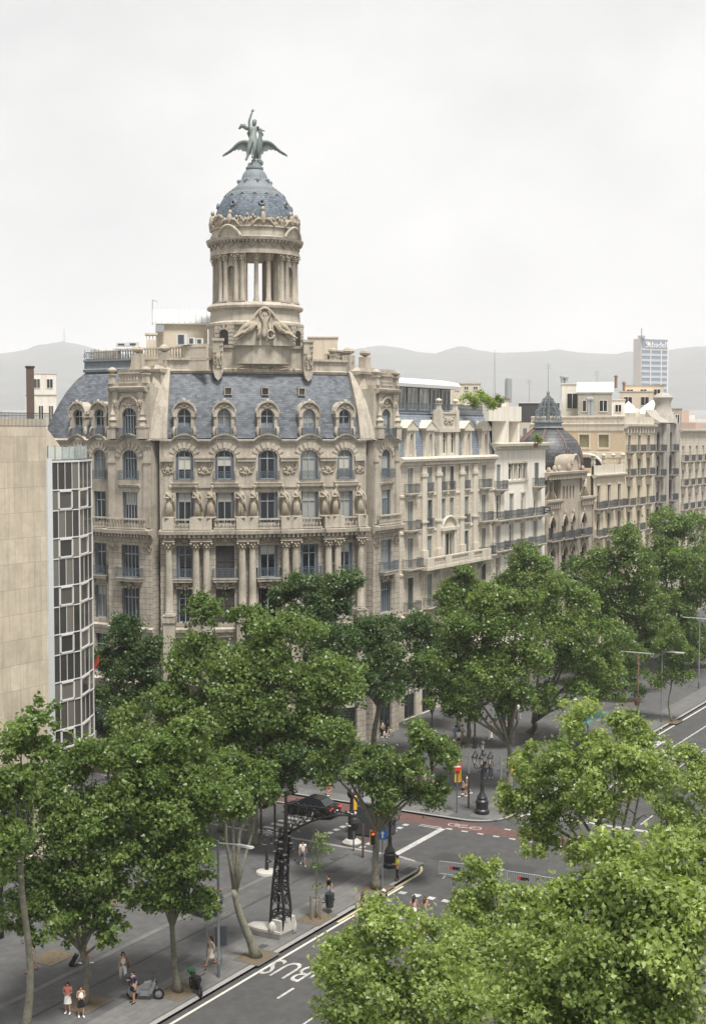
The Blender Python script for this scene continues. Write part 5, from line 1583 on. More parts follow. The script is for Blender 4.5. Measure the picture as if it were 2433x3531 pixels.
def plain_house(X0, LB, H, mat, label, root_name='plain_house', nrow=6, n=4, y=AVY, face=1):
    rt = thing(root_name, label, 'building', (X0 + LB / 2, y, 0))
    F = Straight((X0, y), (1, 0))
    us = [LB * (k + .5) / n for k in range(n)]
    zs = [5.8 + (H - 7) * k / nrow for k in range(nrow)]
    w1, m1 = MB(), MB()
    wall(w1, F, 0, LB, 0, H, [(u, 1.2, z, z + 2.5, 0) for u in us for z in zs] + [(u, 2.3, .2, 4.4, 0) for u in us], .35)
    w1.add([F.P(0, 0, 0), F.P(0, 0, -12), F.P(0, H, -12), F.P(0, H, 0)], [(0, 1, 2, 3)])
    band(m1, F, 0, LB, [(0, H - .4), (.5, H - .2), (.55, H + .1), (-.4, H + .15)], 30)
    put('wall', w1.mesh('wall', mat), rt, None, True); put('moulding', m1.mesh('moulding', LIME_T), rt, None, True)
    b = MB(); b.slab([(X0 + .1, y + .5), (X0 + LB, y + .5), (X0 + LB, y + 13), (X0 + .1, y + 13)], .05, H - .1); put('core', b.mesh('core', mat), rt, None, True)
    for z in zs:
        for u in us:
            window(F, rt, u, z, 1.2, 2.5, 0, 'plain', fm=WF2, gl=GLASS_D); balcony(F, rt, u, z + .02, 2.2, .6, 1.0, IRON, LIME_T)
    ground_arches(F, rt, us, 2.3, 4.2)
    return rt
plain_house(220.2, 15, 30.5, LIME, 'pale stone house just past the grey one with round balconies, cut by the right edge', nrow=6, n=4)
plain_house(235.4, 18, 27.0, RENDER_Y, 'ochre house last in the avenue row at the right edge', nrow=5, n=5)
# ================================================================ the office building at the left edge
B8 = thing('office_building', 'office building with travertine side and curved white framed curtain wall, left edge', 'building', (76, 70, 0))
TRAV = M_('travertine cladding', (0.47, 0.415, 0.325), .75, .14, 1.2, (.33, .285, .22), stain=.45, streak=.45,
          brick=(1.25, 1.75, .012, (0.49, .43, .335), (.40, .345, .268), (.20, .175, .14)))
SILVER = M_('silver aluminium', (0.56, 0.58, 0.59), .45, .04, 5.0, metal=.3)
WFR = M_('white curtain wall frame', (0.52, 0.515, 0.50), .45)
X_S = 73.8
mb = MB()
FT = Straight((55, 68), (1, 0))
wall(mb, FT, 0, X_S - 55, 6.2, 30.4, (), .3)
wall(mb, FT, 0, X_S - 55, 0, 6.2, [(3 + k * 4.2, 3.4, .3, 5, 0) for k in range(4)], .5)
mb.slab([(55, 68.4), (X_S - .05, 68.4), (X_S - .05, 80), (55, 80)], 5.5, 30.3)
fb = Straight((X_S, 68), (0, 1))
put('wall', mb.mesh('wall', TRAV), B8, None, True)
for k in range(4): window(FT, B8, 3 + k * 4.2, .3, 3.4, 4.7, 0, 'plain', fm=IRON, gl=GLASS_D)
mb = MB(); mb.box(X_S - .05, X_S + .45, 67.85, 68.3, 5.0, 28.2); put('edge_strip', mb.mesh('edge_strip', SILVER), B8, None, True)
# facets of the curved curtain wall
P0, P1, P2, P3 = (X_S + .45, 68.0), (77.2, 68.0), (80.45, 69.62), (83.5, 73.2)
ztops, zt, zb_ = [], 27.92, 5.6
z = zt; rowsz = []
hs = [1.98, 1.47]
k = 0
while z > zb_ + .4:
    h = hs[k % 2]; rowsz.append((max(z - h, zb_), z, k % 2)); z -= h; k += 1
BLINDS = glass('tinted office glass', (0.035, 0.033, 0.029), (0.15, 0.14, 0.12), .45, .08)
def facet(A, B, nb, sect):
    F = Straight(A, (B[0] - A[0], B[1] - A[1])); L = math.hypot(B[0] - A[0], B[1] - A[1])
    o = put('curtain_wall', (lambda m: m)(MB().box(0, L, .16, .3, zb_, zt, M=F.M(0, 0, 0)).mesh('curtain_wall', DARK)), B8, None, True)
    inv = WM[o.name].inverted()
    fr = MB()
    for x in (0, L): fr.box(x - .04, x + .04, -.02, .04, zb_, zt + .1, M=F.M(0, 0, 0))
    fr.box(-.05, L + .05, -.04, .1, zt - .02, zt + .12, M=F.M(0, 0, 0)); fr.box(-.06, L + .06, -.07, .16, zb_ - .12, zb_ + .03, M=F.M(0, 0, 0))
    for za, z1, short in rowsz:
        fr.box(0, L, -.02, .04, za - .035, za + .035, M=F.M(0, 0, 0))
        if short == 0: ed = [L * i / nb for i in range(nb + 1)]
        else:
            ed = [L * i / nb for i in range(nb + 1)]
            wide = (1, 3) if nb == 4 else (0, 2)
            ed = [e for i, e in enumerate(ed) if not (wide[0] < i < wide[1])]
            a, b = L * wide[0] / nb, L * wide[1] / nb
            for (p, q, r, s_) in ((a, a + .11, za, z1), (b - .11, b, za, z1), (a, b, za + .04, za + .15), (a, b, z1 - .15, z1 - .04)):
                fr.box(p, q, -.05, .03, r, s_, M=F.M(0, 0, 0))
        for i in range(len(ed) - 1):
            if 0 < i: fr.box(ed[i] - .022, ed[i] + .022, -.012, .02, za, z1, M=F.M(0, 0, 0))
            me = cached(('cw', round(ed[i + 1] - ed[i], 3), round(z1 - za, 3)), lambda: MB().box(0, ed[i + 1] - ed[i] - .05, 0, .02, 0, z1 - za - .06).mesh('pane', BLINDS))
            put('pane', me, o, inv @ F.M(ed[i] + .025, za + .03, -.03) @ Matrix.Translation((0, 0, 0)))
    put('frame', fr.mesh('frame', WFR), o, inv)
facet(P0, P1, 4, 0); facet(P1, P2, 3, 1); facet(P2, P3, 3, 2)
mb = MB()
mb.slab([P0, P1, P2, P3, (84, 80), (X_S, 80)], 27.85, 28.05); mb.slab([(X_S, 68.3), (77.1, 68.3), (80.2, 69.9), (83.1, 73.4), (83.6, 79.5), (X_S, 79.5)], 5.4, 5.6)
mb.slab([(X_S + .2, 70), (82.0, 74), (82.5, 79), (X_S, 79)], .05, 27.8)
put('core', mb.mesh('core', DARK), B8, None, True)
mb = MB()
FP = Straight((X_S - .2, 69.8), (1, 0))
mb.prism([(0, 28.0), (4.1, 28.0), (4.1, 29.2), (2.5, 30.5), (1.0, 30.9), (1.0, 31.9), (0, 31.9)] if False else [(0, 28.0), (3.8, 28.0), (3.8, 28.9), (2.3, 30.3), (2.0, 30.3), (2.0, 31.0), (0, 31.0)], 0, 5, M=FP.M(0, 0, 0))
put('penthouse', mb.mesh('penthouse', CREAM), B8, None, True)
mb = MB(); mb.box(.35, 1.7, -.04, .02, 28.1, 30.1, M=FP.M(0, 0, 0)); put('window', mb.mesh('window', GLASS_D), B8, None, True)
TGL = bpy.data.materials.new('clear railing glass'); TGL.use_nodes = True
t = TGL.node_tree; bs = t.nodes['Principled BSDF']; bs.inputs['Base Color'].default_value = (.62, .72, .68, 1); bs.inputs['Roughness'].default_value = .05
bs.inputs['Alpha'].default_value = .35
mb = MB()
for A, B in ((P0, P1), (P1, P2), (P2, P3)):
    F = Straight(A, (B[0] - A[0], B[1] - A[1])); L = math.hypot(B[0] - A[0], B[1] - A[1])
    mb.box(.1, L - .1, .35, .37, 28.1, 29.0, M=F.M(0, 0, 0))
o = put('glass_railing', mb.mesh('glass_railing', TGL), B8, None, True)
mb = MB()
for A, B in ((P0, P1), (P1, P2), (P2, P3)):
    F = Straight(A, (B[0] - A[0], B[1] - A[1])); L = math.hypot(B[0] - A[0], B[1] - A[1])
    for k in range(4): put('post', cached('rpost', lambda: MB().box(-.03, .03, .33, .4, 0, 1.1).mesh('post', GREYM)), o, WM[o.name].inverted() @ F.M(.13 + L * k / 4, 28.0))
put('railing', railing_mesh(12, .02, 1.0, IRON, False), B8, FT.M(13.5, 30.4, -.3), True)

# ================================================================ roofscape behind the avenue front
TILE = M_('terracotta', (.20, .115, .085), .8, .15, 4.0)
ROOFM = [CREAM, RENDER_W, WHITE, M_('sandy wall', (.5, .43, .33), .85, .08, 3.0, stain=.2), GREYST, OCHRE]
def roof_item(name, x0, x1, yt, yb, D, dep, mat, label, cat='rooftop hut', wins=0, sink=3.0, cap=None):
    Mh, L, zb, zt = roof_house(x0, x1, yt, yb, D, dep)
    c = Mh @ Vector((L / 2, dep / 2, 0))
    rt = thing(name, label, cat, (c.x, c.y, zb - sink))
    mb = MB(); mb.box(0, L, 0, dep, zb - sink, zt, M=Mh)
    put('wall', mb.mesh('wall', mat), rt, None, True)
    m2 = MB(); m2.box(-.12, L + .12, -.12, dep + .12, zt, zt + .14, M=Mh); put('roof', m2.mesh('roof', cap or mat), rt, None, True)
    for k in range(wins):
        ww = L / wins * .5; hh = (zt - zb) * .45
        o = put('window', frame_mesh(round(ww, 2), round(hh, 2), 0, WF2, 1, 0, -.1), rt, Mh @ Matrix.Translation((L * (k + .5) / wins, 0, zb + (zt - zb) * .3)), True)
        put('pane', pane_mesh(round(ww, 2), round(hh, 2), 0, GLASS_D, -.05), o)
    return rt, Mh, L, zb, zt
roof_item('rooftop_hut', 1003, 1085, 868, 890, 210, 8, ROOFM[0], 'beige rooftop hut with wide openings behind the long white eave', wins=4)
roof_item('rooftop_hut', 1172, 1264, 912, 940, 216, 8, M_('dark slatted cladding', (.05, .052, .055), .6), 'dark grey rooftop hut with a slatted side, behind the iron crown', cap=WHITE, sink=1)
roof_item('rooftop_hut', 1112, 1150, 904, 945, 168, 5, ROOFM[1], 'small white rooftop hut with a red band beside a green pergola', cap=TILE)
roof_item('rooftop_block', 1268, 1318, 869, 950, 222, 8, ROOFM[1], 'white rooftop block with two tall flues on its corner', wins=1)
rt, Mh, L, zb, zt = roof_item('rooftop_block', 1306, 1382, 890, 950, 216, 8, ROOFM[4], 'grey rooftop block under a sloping glass roof', wins=2)
mb = MB()
z2 = atD(1340, 866, 220).z
mb.prism([(0, zt + .1), (0, zt + .25), (5, z2 + .15), (5, z2)], -.3, L + .3, M=Mh @ SWAP)
for k in range(9): mb.prism([(0, zt + .25), (0, zt + .33), (5, z2 + .23), (5, z2 + .15)], L * k / 8 - .04, L * k / 8 + .04, M=Mh @ SWAP)
put('glass_roof', mb.mesh('glass_roof', M_('greenish roof glass', (.42, .46, .43), .25, .1, 2.0)), rt, None, True)
roof_item('rooftop_block', 1408, 1500, 872, 905, 300, 12, ROOFM[3], 'sand coloured block with one tall blue window under the bank tower', wins=3, cap=GREYST)
roof_item('rooftop_block', 1400, 1476, 886, 932, 290, 10, ROOFM[3], 'lower sand coloured block in front of the bank tower', wins=2)
roof_item('rooftop_hut', 1382, 1412, 905, 945, 240, 6, RENDER_W, 'white rooftop hut beside the parasols', wins=1)
roof_item('rooftop_block', 1462, 1540, 925, 975, 262, 8, GREYST, 'grey house top with an iron cresting behind the parasols', wins=4)
for i, (x0, x1, yt, yb) in enumerate(((1395, 1445, 908, 922), (1436, 1512, 905, 924))):
    p = atD((x0 + x1) / 2, yb, 245); q = atD((x0 + x1) / 2, yt, 245)
    r = (x1 - x0) / 2 * PX / F_PX * 245
    rt = thing('parasol', ('smaller' if i == 0 else 'larger') + ' white rooftop parasol above the grey stone house', 'parasol', (p.x, p.y, p.z - 2))
    mb = MB(); mb.lathe([(r, p.z - .9), (r * .5, (p.z + q.z) / 2 - .3), (.05, q.z)], 8, c=(p.x, p.y, 0)); put('canopy', mb.mesh('canopy', M_('parasol cloth', (.75, .73, .69), .8)), rt, None, True)
    mb = MB(); mb.tube([(p.x, p.y, p.z - 4.5), (p.x, p.y, q.z)], .05, 6); put('pole', mb.mesh('pole', GREYM), rt, None, True)
flues = [(1271, 855, 900, 223), (1279, 856, 900, 223), (1149, 860, 905, 200), (1330, 905, 945, 214), (1337, 905, 945, 214), (890, 850, 885, 170), (897, 852, 885, 170), (1392, 853, 872, 300), (1410, 868, 880, 300)]
for i, (x, yt, yb, D) in enumerate(flues):
    p, q = atD(x, yb + 6, D), atD(x, yt, D)
    mb = MB(); mb.tube([p, q], .28 if i not in (2,) else .5, 10); mb.lathe([(.42, 0), (.42, .25), (.05, .5)], 10, c=tuple(q))
    o = put('flue', mb.mesh('flue', GREYM if i < 7 else TILE, 40), None)
    tag(o, ['tall grey steel flue on the white roof block, left of a pair', 'tall grey steel flue on the white roof block, right of a pair', 'wide conical vent behind the pergola', 'shiny duct pipe on the grey roof block, left of two', 'shiny duct pipe on the grey roof block, right of two', 'thin flue beside the corner building top, left of two', 'thin flue beside the corner building top, right of two', 'squat chimney pot left of the bank tower', 'small red chimney under the bank tower'][i], 'flue')
for i, (x, yt, yb, D, lb) in enumerate(((1118, 790, 890, 420, 'lattice radio mast rising over the far roofs'), (1239, 822, 900, 230, 'thin mast behind the iron crown'), (1349, 838, 900, 224, 'thin mast beside the glass roof'), (1196, 858, 890, 240, 'short television aerial between the crown and the radio mast'))):
    p, q = atD(x, yb, D), atD(x, yt, D)
    mb = MB()
    if i == 0:
        for k in range(3): mb.tube([p + Vector((.5 * math.cos(k * 2.1), .5 * math.sin(k * 2.1), -4)), q], [.09, .05], 4)
        for k in range(9): a = p.lerp(q, k / 9); mb.box(-.4 + k * .04, .4 - k * .04, -.05, .05, 0, .1, M=Matrix.Translation(a))
    else:
        mb.tube([p - Vector((0, 0, 3)), q], [.08, .04], 5)
        for k in range(3): mb.tube([q + Vector((-.5, .3, -.3 * k - .2)), q + Vector((.5, -.3, -.3 * k - .2))], .03, 4)
    tag(put('mast', mb.mesh('mast', GREYM), None), lb, 'mast')

# ================================================================ bank tower
pT0, pT1, pT2 = atD(1430, 900, 1150), atD(1448, 900, 1140), atD(1509, 900, 1155)
zT = atD(1465, 766, 1145).z
BT = thing('bank_tower', 'slab office tower with blue grey glass front and Sabadell lettering, far right', 'tower', (pT1.x, pT1.y, 20))
mb = MB()
back = (pT2 - pT1).normalized(); nrm = Vector((-back.y, back.x, 0))
poly = [pT0.xy, pT1.xy, pT2.xy, (pT2 + nrm * 14).xy, pT0.xy * 1.014]
mb.slab([tuple(p) for p in poly], 0, zT)
put('body', mb.mesh('body', M_('pale concrete slab', (.55, .52, .47), .8)), BT, None, True)
FB = Straight(pT1.xy, back.xy); LT = (pT2 - pT1).length
BLUEG = M_('blue grey tower glass', (.17, .20, .245), .3, .05, .2)
BLUEL = M_('pale spandrel band', (.36, .38, .40), .5)
mb = MB(); mb.box(.4, LT - 1.2, -.3, .1, 40, zT - .6, M=FB.M(0, 0, 0)); put('glazing', mb.mesh('glazing', BLUEG), BT, None, True)
z = zT - 9.5
while z > 40:
    mb = MB(); mb.box(.4, LT - 1.2, -.5, -.2, 0, 1.9, M=FB.M(0, z, 0)); put('spandrel', mb.mesh('spandrel', BLUEL), BT, None, True); z -= 4.4
for x in (LT * .33, LT * .72):
    mb = MB(); mb.box(x - .45, x + .45, -.8, -.2, 40, zT - 8.2, M=FB.M(0, 0, 0)); put('mullion', mb.mesh('mullion', WHITE), BT, None, True)
def text_mesh(s, size, mat, ext=.02, align='CENTER'):
    cu_ = bpy.data.curves.new('lettering', 'FONT'); cu_.body = s; cu_.size = size; cu_.extrude = ext; cu_.align_x = align
    cu_.resolution_u = 3
    ob = bpy.data.objects.new('lettering', cu_); COL.objects.link(ob)
    me = bpy.data.meshes.new_from_object(ob.evaluated_get(bpy.context.evaluated_depsgraph_get()))
    bpy.data.objects.remove(ob); bpy.data.curves.remove(cu_)
    me.materials.clear(); me.materials.append(mat); me.name = 'lettering'
    return me
SIGNW = M_('white sign letters', (.8, .8, .78), .5)
put('lettering', text_mesh('Sabadell', 6.6, SIGNW, .15), BT, FB.M(LT * .54, zT - 7.0, 1.0) @ Matrix.Rotation(R(90), 4, 'X'), True)
mb = MB(); mb.lathe([(.1, -.1), (1.3, -.1), (1.3, .1), (.1, .1)], 14, M=FB.M(LT * .25, zT - 4.0, 1.0) @ Matrix.Rotation(R(90), 4, 'X')); put('emblem', mb.mesh('emblem', SIGNW), BT, None, True)
mb = MB(); mb.tube([pT1 + Vector((0, 0, zT - pT1.z)), pT1 + Vector((0, 0, zT - pT1.z + 8))], .5, 5); mb.box(-3, 3, -2, 2, zT, zT + 2, M=Matrix.Translation((pT1.x, pT1.y, 0))); put('roof_plant', mb.mesh('roof_plant', GREYM), BT, None, True)

# ================================================================ left background houses
rt, Mh, L, zb, zt = roof_item('background_house', 60, 128, 893, 990, 215, 10, RENDER_W, 'white house with square windows behind the office building', 'building', wins=3, sink=40)
roof_item('background_house', 70, 128, 845, 893, 300, 8, RENDER_W, 'taller white rooftop block further behind the office building', 'building', wins=2, sink=45)
roof_item('chimney_stack', 60, 78, 830, 890, 190, 3, M_('brown brick stack', (.095, .068, .055), .85, .15, 6.0), 'brown chimney stack at the left edge', 'chimney', sink=30)

# ================================================================ far city: blocks climbing towards the hills
FARM = [M_('far wall ' + n, tuple(x * .8 for x in c), .9, .05, .3) for n, c in (('white', (.62, .59, .54)), ('cream', (.58, .51, .42)), ('sand', (.5, .43, .35)), ('rose', (.5, .38, .31)), ('grey', (.42, .41, .40)))]
FARW = M_('far window', (.10, .11, .12), .4)
rng = random.Random(21)
def terrain(d):                                 # the plain rises towards the hills
    return 0.0 if d < 420 else (d - 420) * .021 if d < 2600 else 45.8 + (d - 2600) * .03
def far_mesh(i):
    mb = MB()
    mb.box(-.5, .5, -.5, .5, 0, 1)
    mb.box(-.5, .5, -.5, -.46, 1, 1.04); mb.box(-.5, -.46, -.46, .5, 1, 1.04)
    mb.box(-.2, .15, -.1, .3, 1, 1.16)
    for r in range(6):
        for c in range(5):
            mb.box(-.43 + c * .19, -.33 + c * .19, -.503, -.49, .1 + r * .145, .18 + r * .145, 1)
            mb.box(-.503, -.49, -.43 + c * .19, -.33 + c * .19, .1 + r * .145, .18 + r * .145, 1)
    return mb.mesh('far_block', [FARM[i % 5], FARW])
FB_ = [far_mesh(i) for i in range(5)]
nfar = 0
for k in range(170):
    D = 330 + 2300 * rng.random() ** 1.4
    x = rng.uniform(780, 1640) if k < 145 else rng.uniform(-10, 150)
    if x < 860 and D < 400: continue
    d = atD(x, 979, D)
    if abs(x - 1470) < 60 and D > 1050 and D < 1300: continue
    zt_ = terrain(D)
    h = rng.uniform(19, 27) + (8 if rng.random() < .12 else 0)
    w1_, w2_ = rng.uniform(13, 28), rng.uniform(12, 20)
    o = put('far_block', FB_[k % 5], None, Matrix.Translation((d.x, d.y, zt_ - 1)) @ Matrix.Rotation(rng.choice((0, 0, R(45))), 4, 'Z') @ Matrix.Diagonal((w1_, w2_, h, 1)))
    cn = ('white', 'cream', 'sand coloured', 'rose', 'grey')[k % 5]
    an = next((a for lim, a in ((200, 'left of the corner building'), (900, 'just right of the corner building'), (1000, 'above the limestone house eave'), (1100, 'left of the radio mast'), (1180, 'right of the radio mast'), (1260, 'behind the iron crown'), (1340, 'behind the two flues'), (1425, 'left of the bank tower'), (1510, 'below the bank tower'), (9999, 'right of the bank tower')) if x < lim))
    tag(o, ('broad ' if w1_ > 20 else 'narrow ') + ('tall ' if h > 24 else 'low ') + cn + ' block ' + ('near in' if D < 700 else 'midway in' if D < 1400 else 'deep in') + ' the far city, ' + an, 'building', cn + ' blocks of the far city')
# ================================================================ terrain and hills
GROUND = M_('city ground', (.16, .155, .15), .9, .1, .05)
HILL = M_('wooded hillside', (.062, .066, .058), .95, .4, .008, (.12, .115, .105), stain=.3)
mb = MB()
Ng, rr_ = 72, [0.01, 60, 150, 300, 420, 700, 1100, 1700, 2600, 4200, 9500, 14000]
vs = [(r * math.cos(2 * PI * k / Ng), r * math.sin(2 * PI * k / Ng), -.06 + terrain(r)) for r in rr_ for k in range(Ng)]
fs = [(j * Ng + k, j * Ng + (k + 1) % Ng, (j + 1) * Ng + (k + 1) % Ng, (j + 1) * Ng + k)[::-1] for j in range(len(rr_) - 1) for k in range(Ng)]
fs = [f[::-1] for f in fs]
mb.add(vs, fs)
structure('ground', mb.mesh('ground', GROUND, 'all'))
# skyline of the hills read off the photograph as elevation by bearing, built 6.4 km out with its own depth
SKY = [(-300, 830), (-120, 820), (0, 800), (65, 790), (110, 778), (145, 772), (185, 780), (240, 795), (320, 812), (430, 815), (560, 806), (700, 800), (800, 790), (860, 781), (900, 786), (950, 797), (985, 800), (1010, 796), (1050, 790), (1080, 792), (1120, 797), (1170, 797), (1240, 794), (1290, 795), (1330, 799), (1400, 801), (1420, 799), (1480, 797), (1540, 787), (1640, 780), (1800, 800), (2000, 815)]
mb = MB()
cols = []
Nn = 260
for i in range(Nn + 1):
    x = -300 + 2300 * i / Nn
    for (xa, ya), (xb, yb) in zip(SKY, SKY[1:]):
        if xa <= x <= xb: y = ya + (yb - ya) * (x - xa) / (xb - xa); break
    y += 2.2 * mnoise.noise(Vector((x * .02, 3, 0))) + 1.3 * mnoise.noise(Vector((x * .11, 7, 0))) + 1.0 * mnoise.noise(Vector((x * .4, 9, 0)))
    top = atD(x, y, 6400); b = Vector((top.x, top.y, 0)).normalized()
    col = []
    for D, f in ((4300, .0), (4700, .16), (5200, .42), (5700, .70), (6100, .9), (6400, 1.0), (6900, .8), (8000, .1)):
        base = terrain(D) - 6
        wob = 1 + .16 * mnoise.noise(Vector((x * .012, D * .002, 1.7))) * (f if f < 1 else 0) * (1 if f < .95 else 0)
        hz = base + (top.z - base) * f * wob if f > 0 else base
        col.append((b.x * D, b.y * D, hz))
    cols.append(col)
n = len(cols[0])
mb.add([p for c in cols for p in c], [(i * n + j, i * n + j + 1, (i + 1) * n + j + 1, (i + 1) * n + j) for i in range(Nn) for j in range(n - 1)])
structure('hills', mb.mesh('hills', HILL, 'all'))
p = atD(146, 772, 6400)
mb = MB(); mb.tube([p - Vector((0, 0, 10)), p + Vector((0, 0, 40)), p + Vector((0, 0, 62))], [5, 3.5, 1.5], 6)
tag(put('mast', mb.mesh('mast', GREYM), None), 'broadcast mast on the hill top at the left', 'mast')
# ================================================================ streets
ASPH = M_('asphalt', (.056, .056, .056), .85, .2, 1.3, (.038, .038, .038), stain=.7)
PAVE = M_('grey hexagonal paving', (.078, .079, .08), .85, .16, 1.4, (.05, .05, .05), stain=.65,
          brick=(.5, .5, .012, (.083, .083, .083), (.072, .073, .074), (.058, .058, .058)))
PAVE2 = M_('light granite paving', (.115, .113, .11), .8, .14, 1.6, (.075, .074, .072), stain=.6, brick=(.9, .45, .015, (.122, .12, .116), (.105, .103, .10), (.075, .074, .072)))
KERBM = M_('granite kerb', (.22, .215, .205), .8, .1, 4.0, stain=.3)
RED = M_('red cycle lane asphalt', (.095, .052, .047), .85, .25, 2.0, (.06, .05, .048), stain=.75)
PAINT = M_('white road paint', (.34, .335, .32), .75, .35, 5.0, (.16, .16, .155), stain=.8)
YEL = M_('faded yellow paint', (.42, .35, .20), .7, .2, 4.0, (.2, .18, .12), stain=.5)
SOIL = M_('sandy tree pit soil', (.10, .078, .052), .95, .3, 5.0, (.13, .10, .06), stain=.5)
IRONP = M_('iron cover', (.05, .05, .05), .6, .2, 5.0)
def sheet(name, polys, z, mat, kind='structure'):
    mb = MB()
    for p in polys: mb.add([(x, y, z) for x, y in p], [tuple(range(len(p)))], 0, [(x, y) for x, y in p])
    o = put(name, mb.mesh(name, mat)); o['kind'] = kind; return o
KY, KY0 = 43.3, 24.6                            # kerbs of the avenue's centre roadway
XA, XB = 85.4, 95.9                             # kerbs of the cross street
sheet('road', [[(-60, -8), (330, -8), (330, AVY + 40), (-60, AVY + 40)], [(XA - 3, AVY + 40), (XB + 4, AVY + 40), (XB + 4, 320), (XA - 3, 320)], [(XA - 3, -300), (XB + 3, -300), (XB + 3, -8), (XA - 3, -8)]], .0, ASPH)
def corner(x, y, r, q, n=10):
    a0 = {'ne': 0, 'nw': 90, 'sw': 180, 'se': 270}[q]
    return [(x + r * math.cos(R(a0 + 90 * i / n)), y + r * math.sin(R(a0 + 90 * i / n))) for i in range(n + 1)]
def pavement(poly, mat=PAVE, name='pavement'):
    mb = MB(); mb.slab(poly, .0, .13)
    o = put(name, mb.mesh(name, mat)); o['kind'] = 'structure'; return o
rc = 3.0
near_L = [(-60, KY)] + corner(XA - rc, KY + rc, rc, 'se') + [(XA, 66), (70, 82), (-60, 82)]
near_L = [(-60, KY)] + [(XA - rc + rc * math.sin(R(9 * i)), KY + rc - rc * math.cos(R(9 * i))) for i in range(11)] + [(XA, 110), (-60, 110)]
far_L = [(XB, 110)] + [(XB + rc - rc * math.cos(R(9 * i)), KY + rc - rc * math.sin(R(9 * i))) for i in range(11)] + [(330, KY), (330, 110)]
near_R = [(-60, -8), (XA, -8)] + [(XA - rc + rc * math.cos(R(9 * i)), KY0 - rc + rc * math.sin(R(9 * i))) for i in range(11)] + [(-60, KY0)]
far_R = [(XB, -8), (330, -8), (330, KY0)] + [(XB + rc - rc * math.sin(R(9 * i)), KY0 - rc + rc * math.cos(R(9 * i))) for i in range(11)]
for p in (near_L, far_L, near_R, far_R): pavement(p)
def kerb(path, w_=.32, h=.145):
    mb = MB()
    n = len(path); vs = []
    for i, (x, y) in enumerate(path):
        a = Vector(path[max(i - 1, 0)]); b = Vector(path[min(i + 1, n - 1)])
        t = (b - a).normalized(); nn = Vector((-t.y, t.x)) * w_
        vs += [(x, y, 0), (x, y, h), (x + nn.x, y + nn.y, h), (x + nn.x, y + nn.y, 0)]
    fs = [(i * 4 + j, i * 4 + j + 1, i * 4 + 5 + j, i * 4 + 4 + j) for i in range(n - 1) for j in range(3)]
    mb.add(vs, fs)
    o = put('kerb', mb.mesh('kerb', KERBM)); o['kind'] = 'structure'
kerb(near_L[:13]); kerb(far_L[:13]); kerb(near_R[1:][::1]); kerb([(330, KY0)] + far_R[3:] + [(XB, -8)])
# paving bands: lighter strips and the drain line of the promenade
def strip(name, x0, x1, y0, y1, z, mat): return sheet(name, [[(x0, y0), (x1, y0), (x1, y1), (x0, y1)]], z, mat)
strip('paving_band', -60, 84.8, 43.7, 46.4, .152, PAVE2); strip('paving_band', 97, 330, 43.8, 46.2, .152, PAVE2)
strip('paving_band', -60, 80, 51.35, 51.75, .152, PAVE2); strip('paving_band', XB + .35, XB + 1.9, 47.5, 100, .152, PAVE2)
strip('drain_line', -60, 84, 49.25, 49.33, .156, IRONP); strip('drain_line', 97, 330, 51.4, 51.5, .156, IRONP)
# cycle lane with its double white line, symbol and dots
sheet('cycle_lane', [[(93.7, 30), (95.85, 30), (95.85, 110), (93.7, 110)]], .004, RED)
def mark(name, polys, z=.008, mat=PAINT): return sheet(name, polys, z, mat)
def rect(x0, x1, y0, y1): return [(x0, y0), (x1, y0), (x1, y1), (x0, y1)]
ds = []
y = 46.8
while y < 100: ds += [rect(93.55, 93.67, y, y + 1.8), rect(93.2, 93.32, y, y + 1.8)]; y += 4.6
y = 45.9
while y > 26: ds.append(rect(93.45, 93.72, y, y + .5)); ds.append(rect(95.55, 95.8, y, y + .5)) if y < 42.6 else None; y -= 1.3
mark('cycle_lane_marking', ds)
mb = MB()
for cx_, cy_ in ((94.75, 46.3), (94.75, 44.5)):
    pts = [(cx_ + .42 * math.cos(t), cy_ + .5 * math.sin(t), .012) for t in [x * PI / 6 for x in range(13)]]
    for a, b in zip(pts, pts[1:]): mb.add([a, b, (b[0] * .8 + cx_ * .2, b[1] * .8 + cy_ * .2, .012), (a[0] * .8 + cx_ * .2, a[1] * .8 + cy_ * .2, .012)], [(0, 1, 2, 3)])
for p in ((94.75, 46.3, 94.3, 45.6), (94.3, 45.6, 94.75, 44.5), (94.75, 46.3, 95.1, 45.3), (95.1, 45.3, 94.3, 45.6)): mb.add([(p[0], p[1], .012), (p[0] + .12, p[1], .012), (p[2] + .12, p[3], .012), (p[2], p[3], .012)], [(0, 1, 2, 3)])
o = put('cycle_symbol', mb.mesh('cycle_symbol', PAINT)); o['kind'] = 'structure'
# stop line, lane lines, crossing studs
mark('stop_line', [rect(XA + .5, 93.4, 46.35, 46.85)])
studs = []
for yy in (49.3, 53.2):
    x = XA + .6
    while x < 93.2: studs.append(rect(x, x + .5, yy, yy + .42)); x += .95
for xx in (74.4, 78.6):
    yy = KY0 + .6
    while yy < KY - .4: studs.append(rect(xx, xx + .5, yy, yy + .5)); yy += 1.05
mark('crossing_studs', studs)
lanes = []
for yy in (40.0,): lanes.append(rect(-20, 55.5, yy - .16, yy + .0)); lanes.append(rect(101, 330, yy - .16, yy))
for yy in (37.0, 34.0, 31.0, 28.0):
    x = -20
    while x < 72: lanes.append(rect(x, x + 3.0, yy - .06, yy + .06)); x += 6.5
    x = 102
    while x < 330: lanes.append(rect(x, x + 3.0, yy - .06, yy + .06)); x += 6.5
lanes.append(rect(72.2, 72.65, KY0 + .4, 40.0)); lanes.append(rect(100.2, 100.7, KY0 + .4, KY - .5))
x = 60.5
while x < 73: lanes.append(rect(x, x + 1.6, 39.84, 40.0)); x += 3.2
mark('lane_marking', lanes)
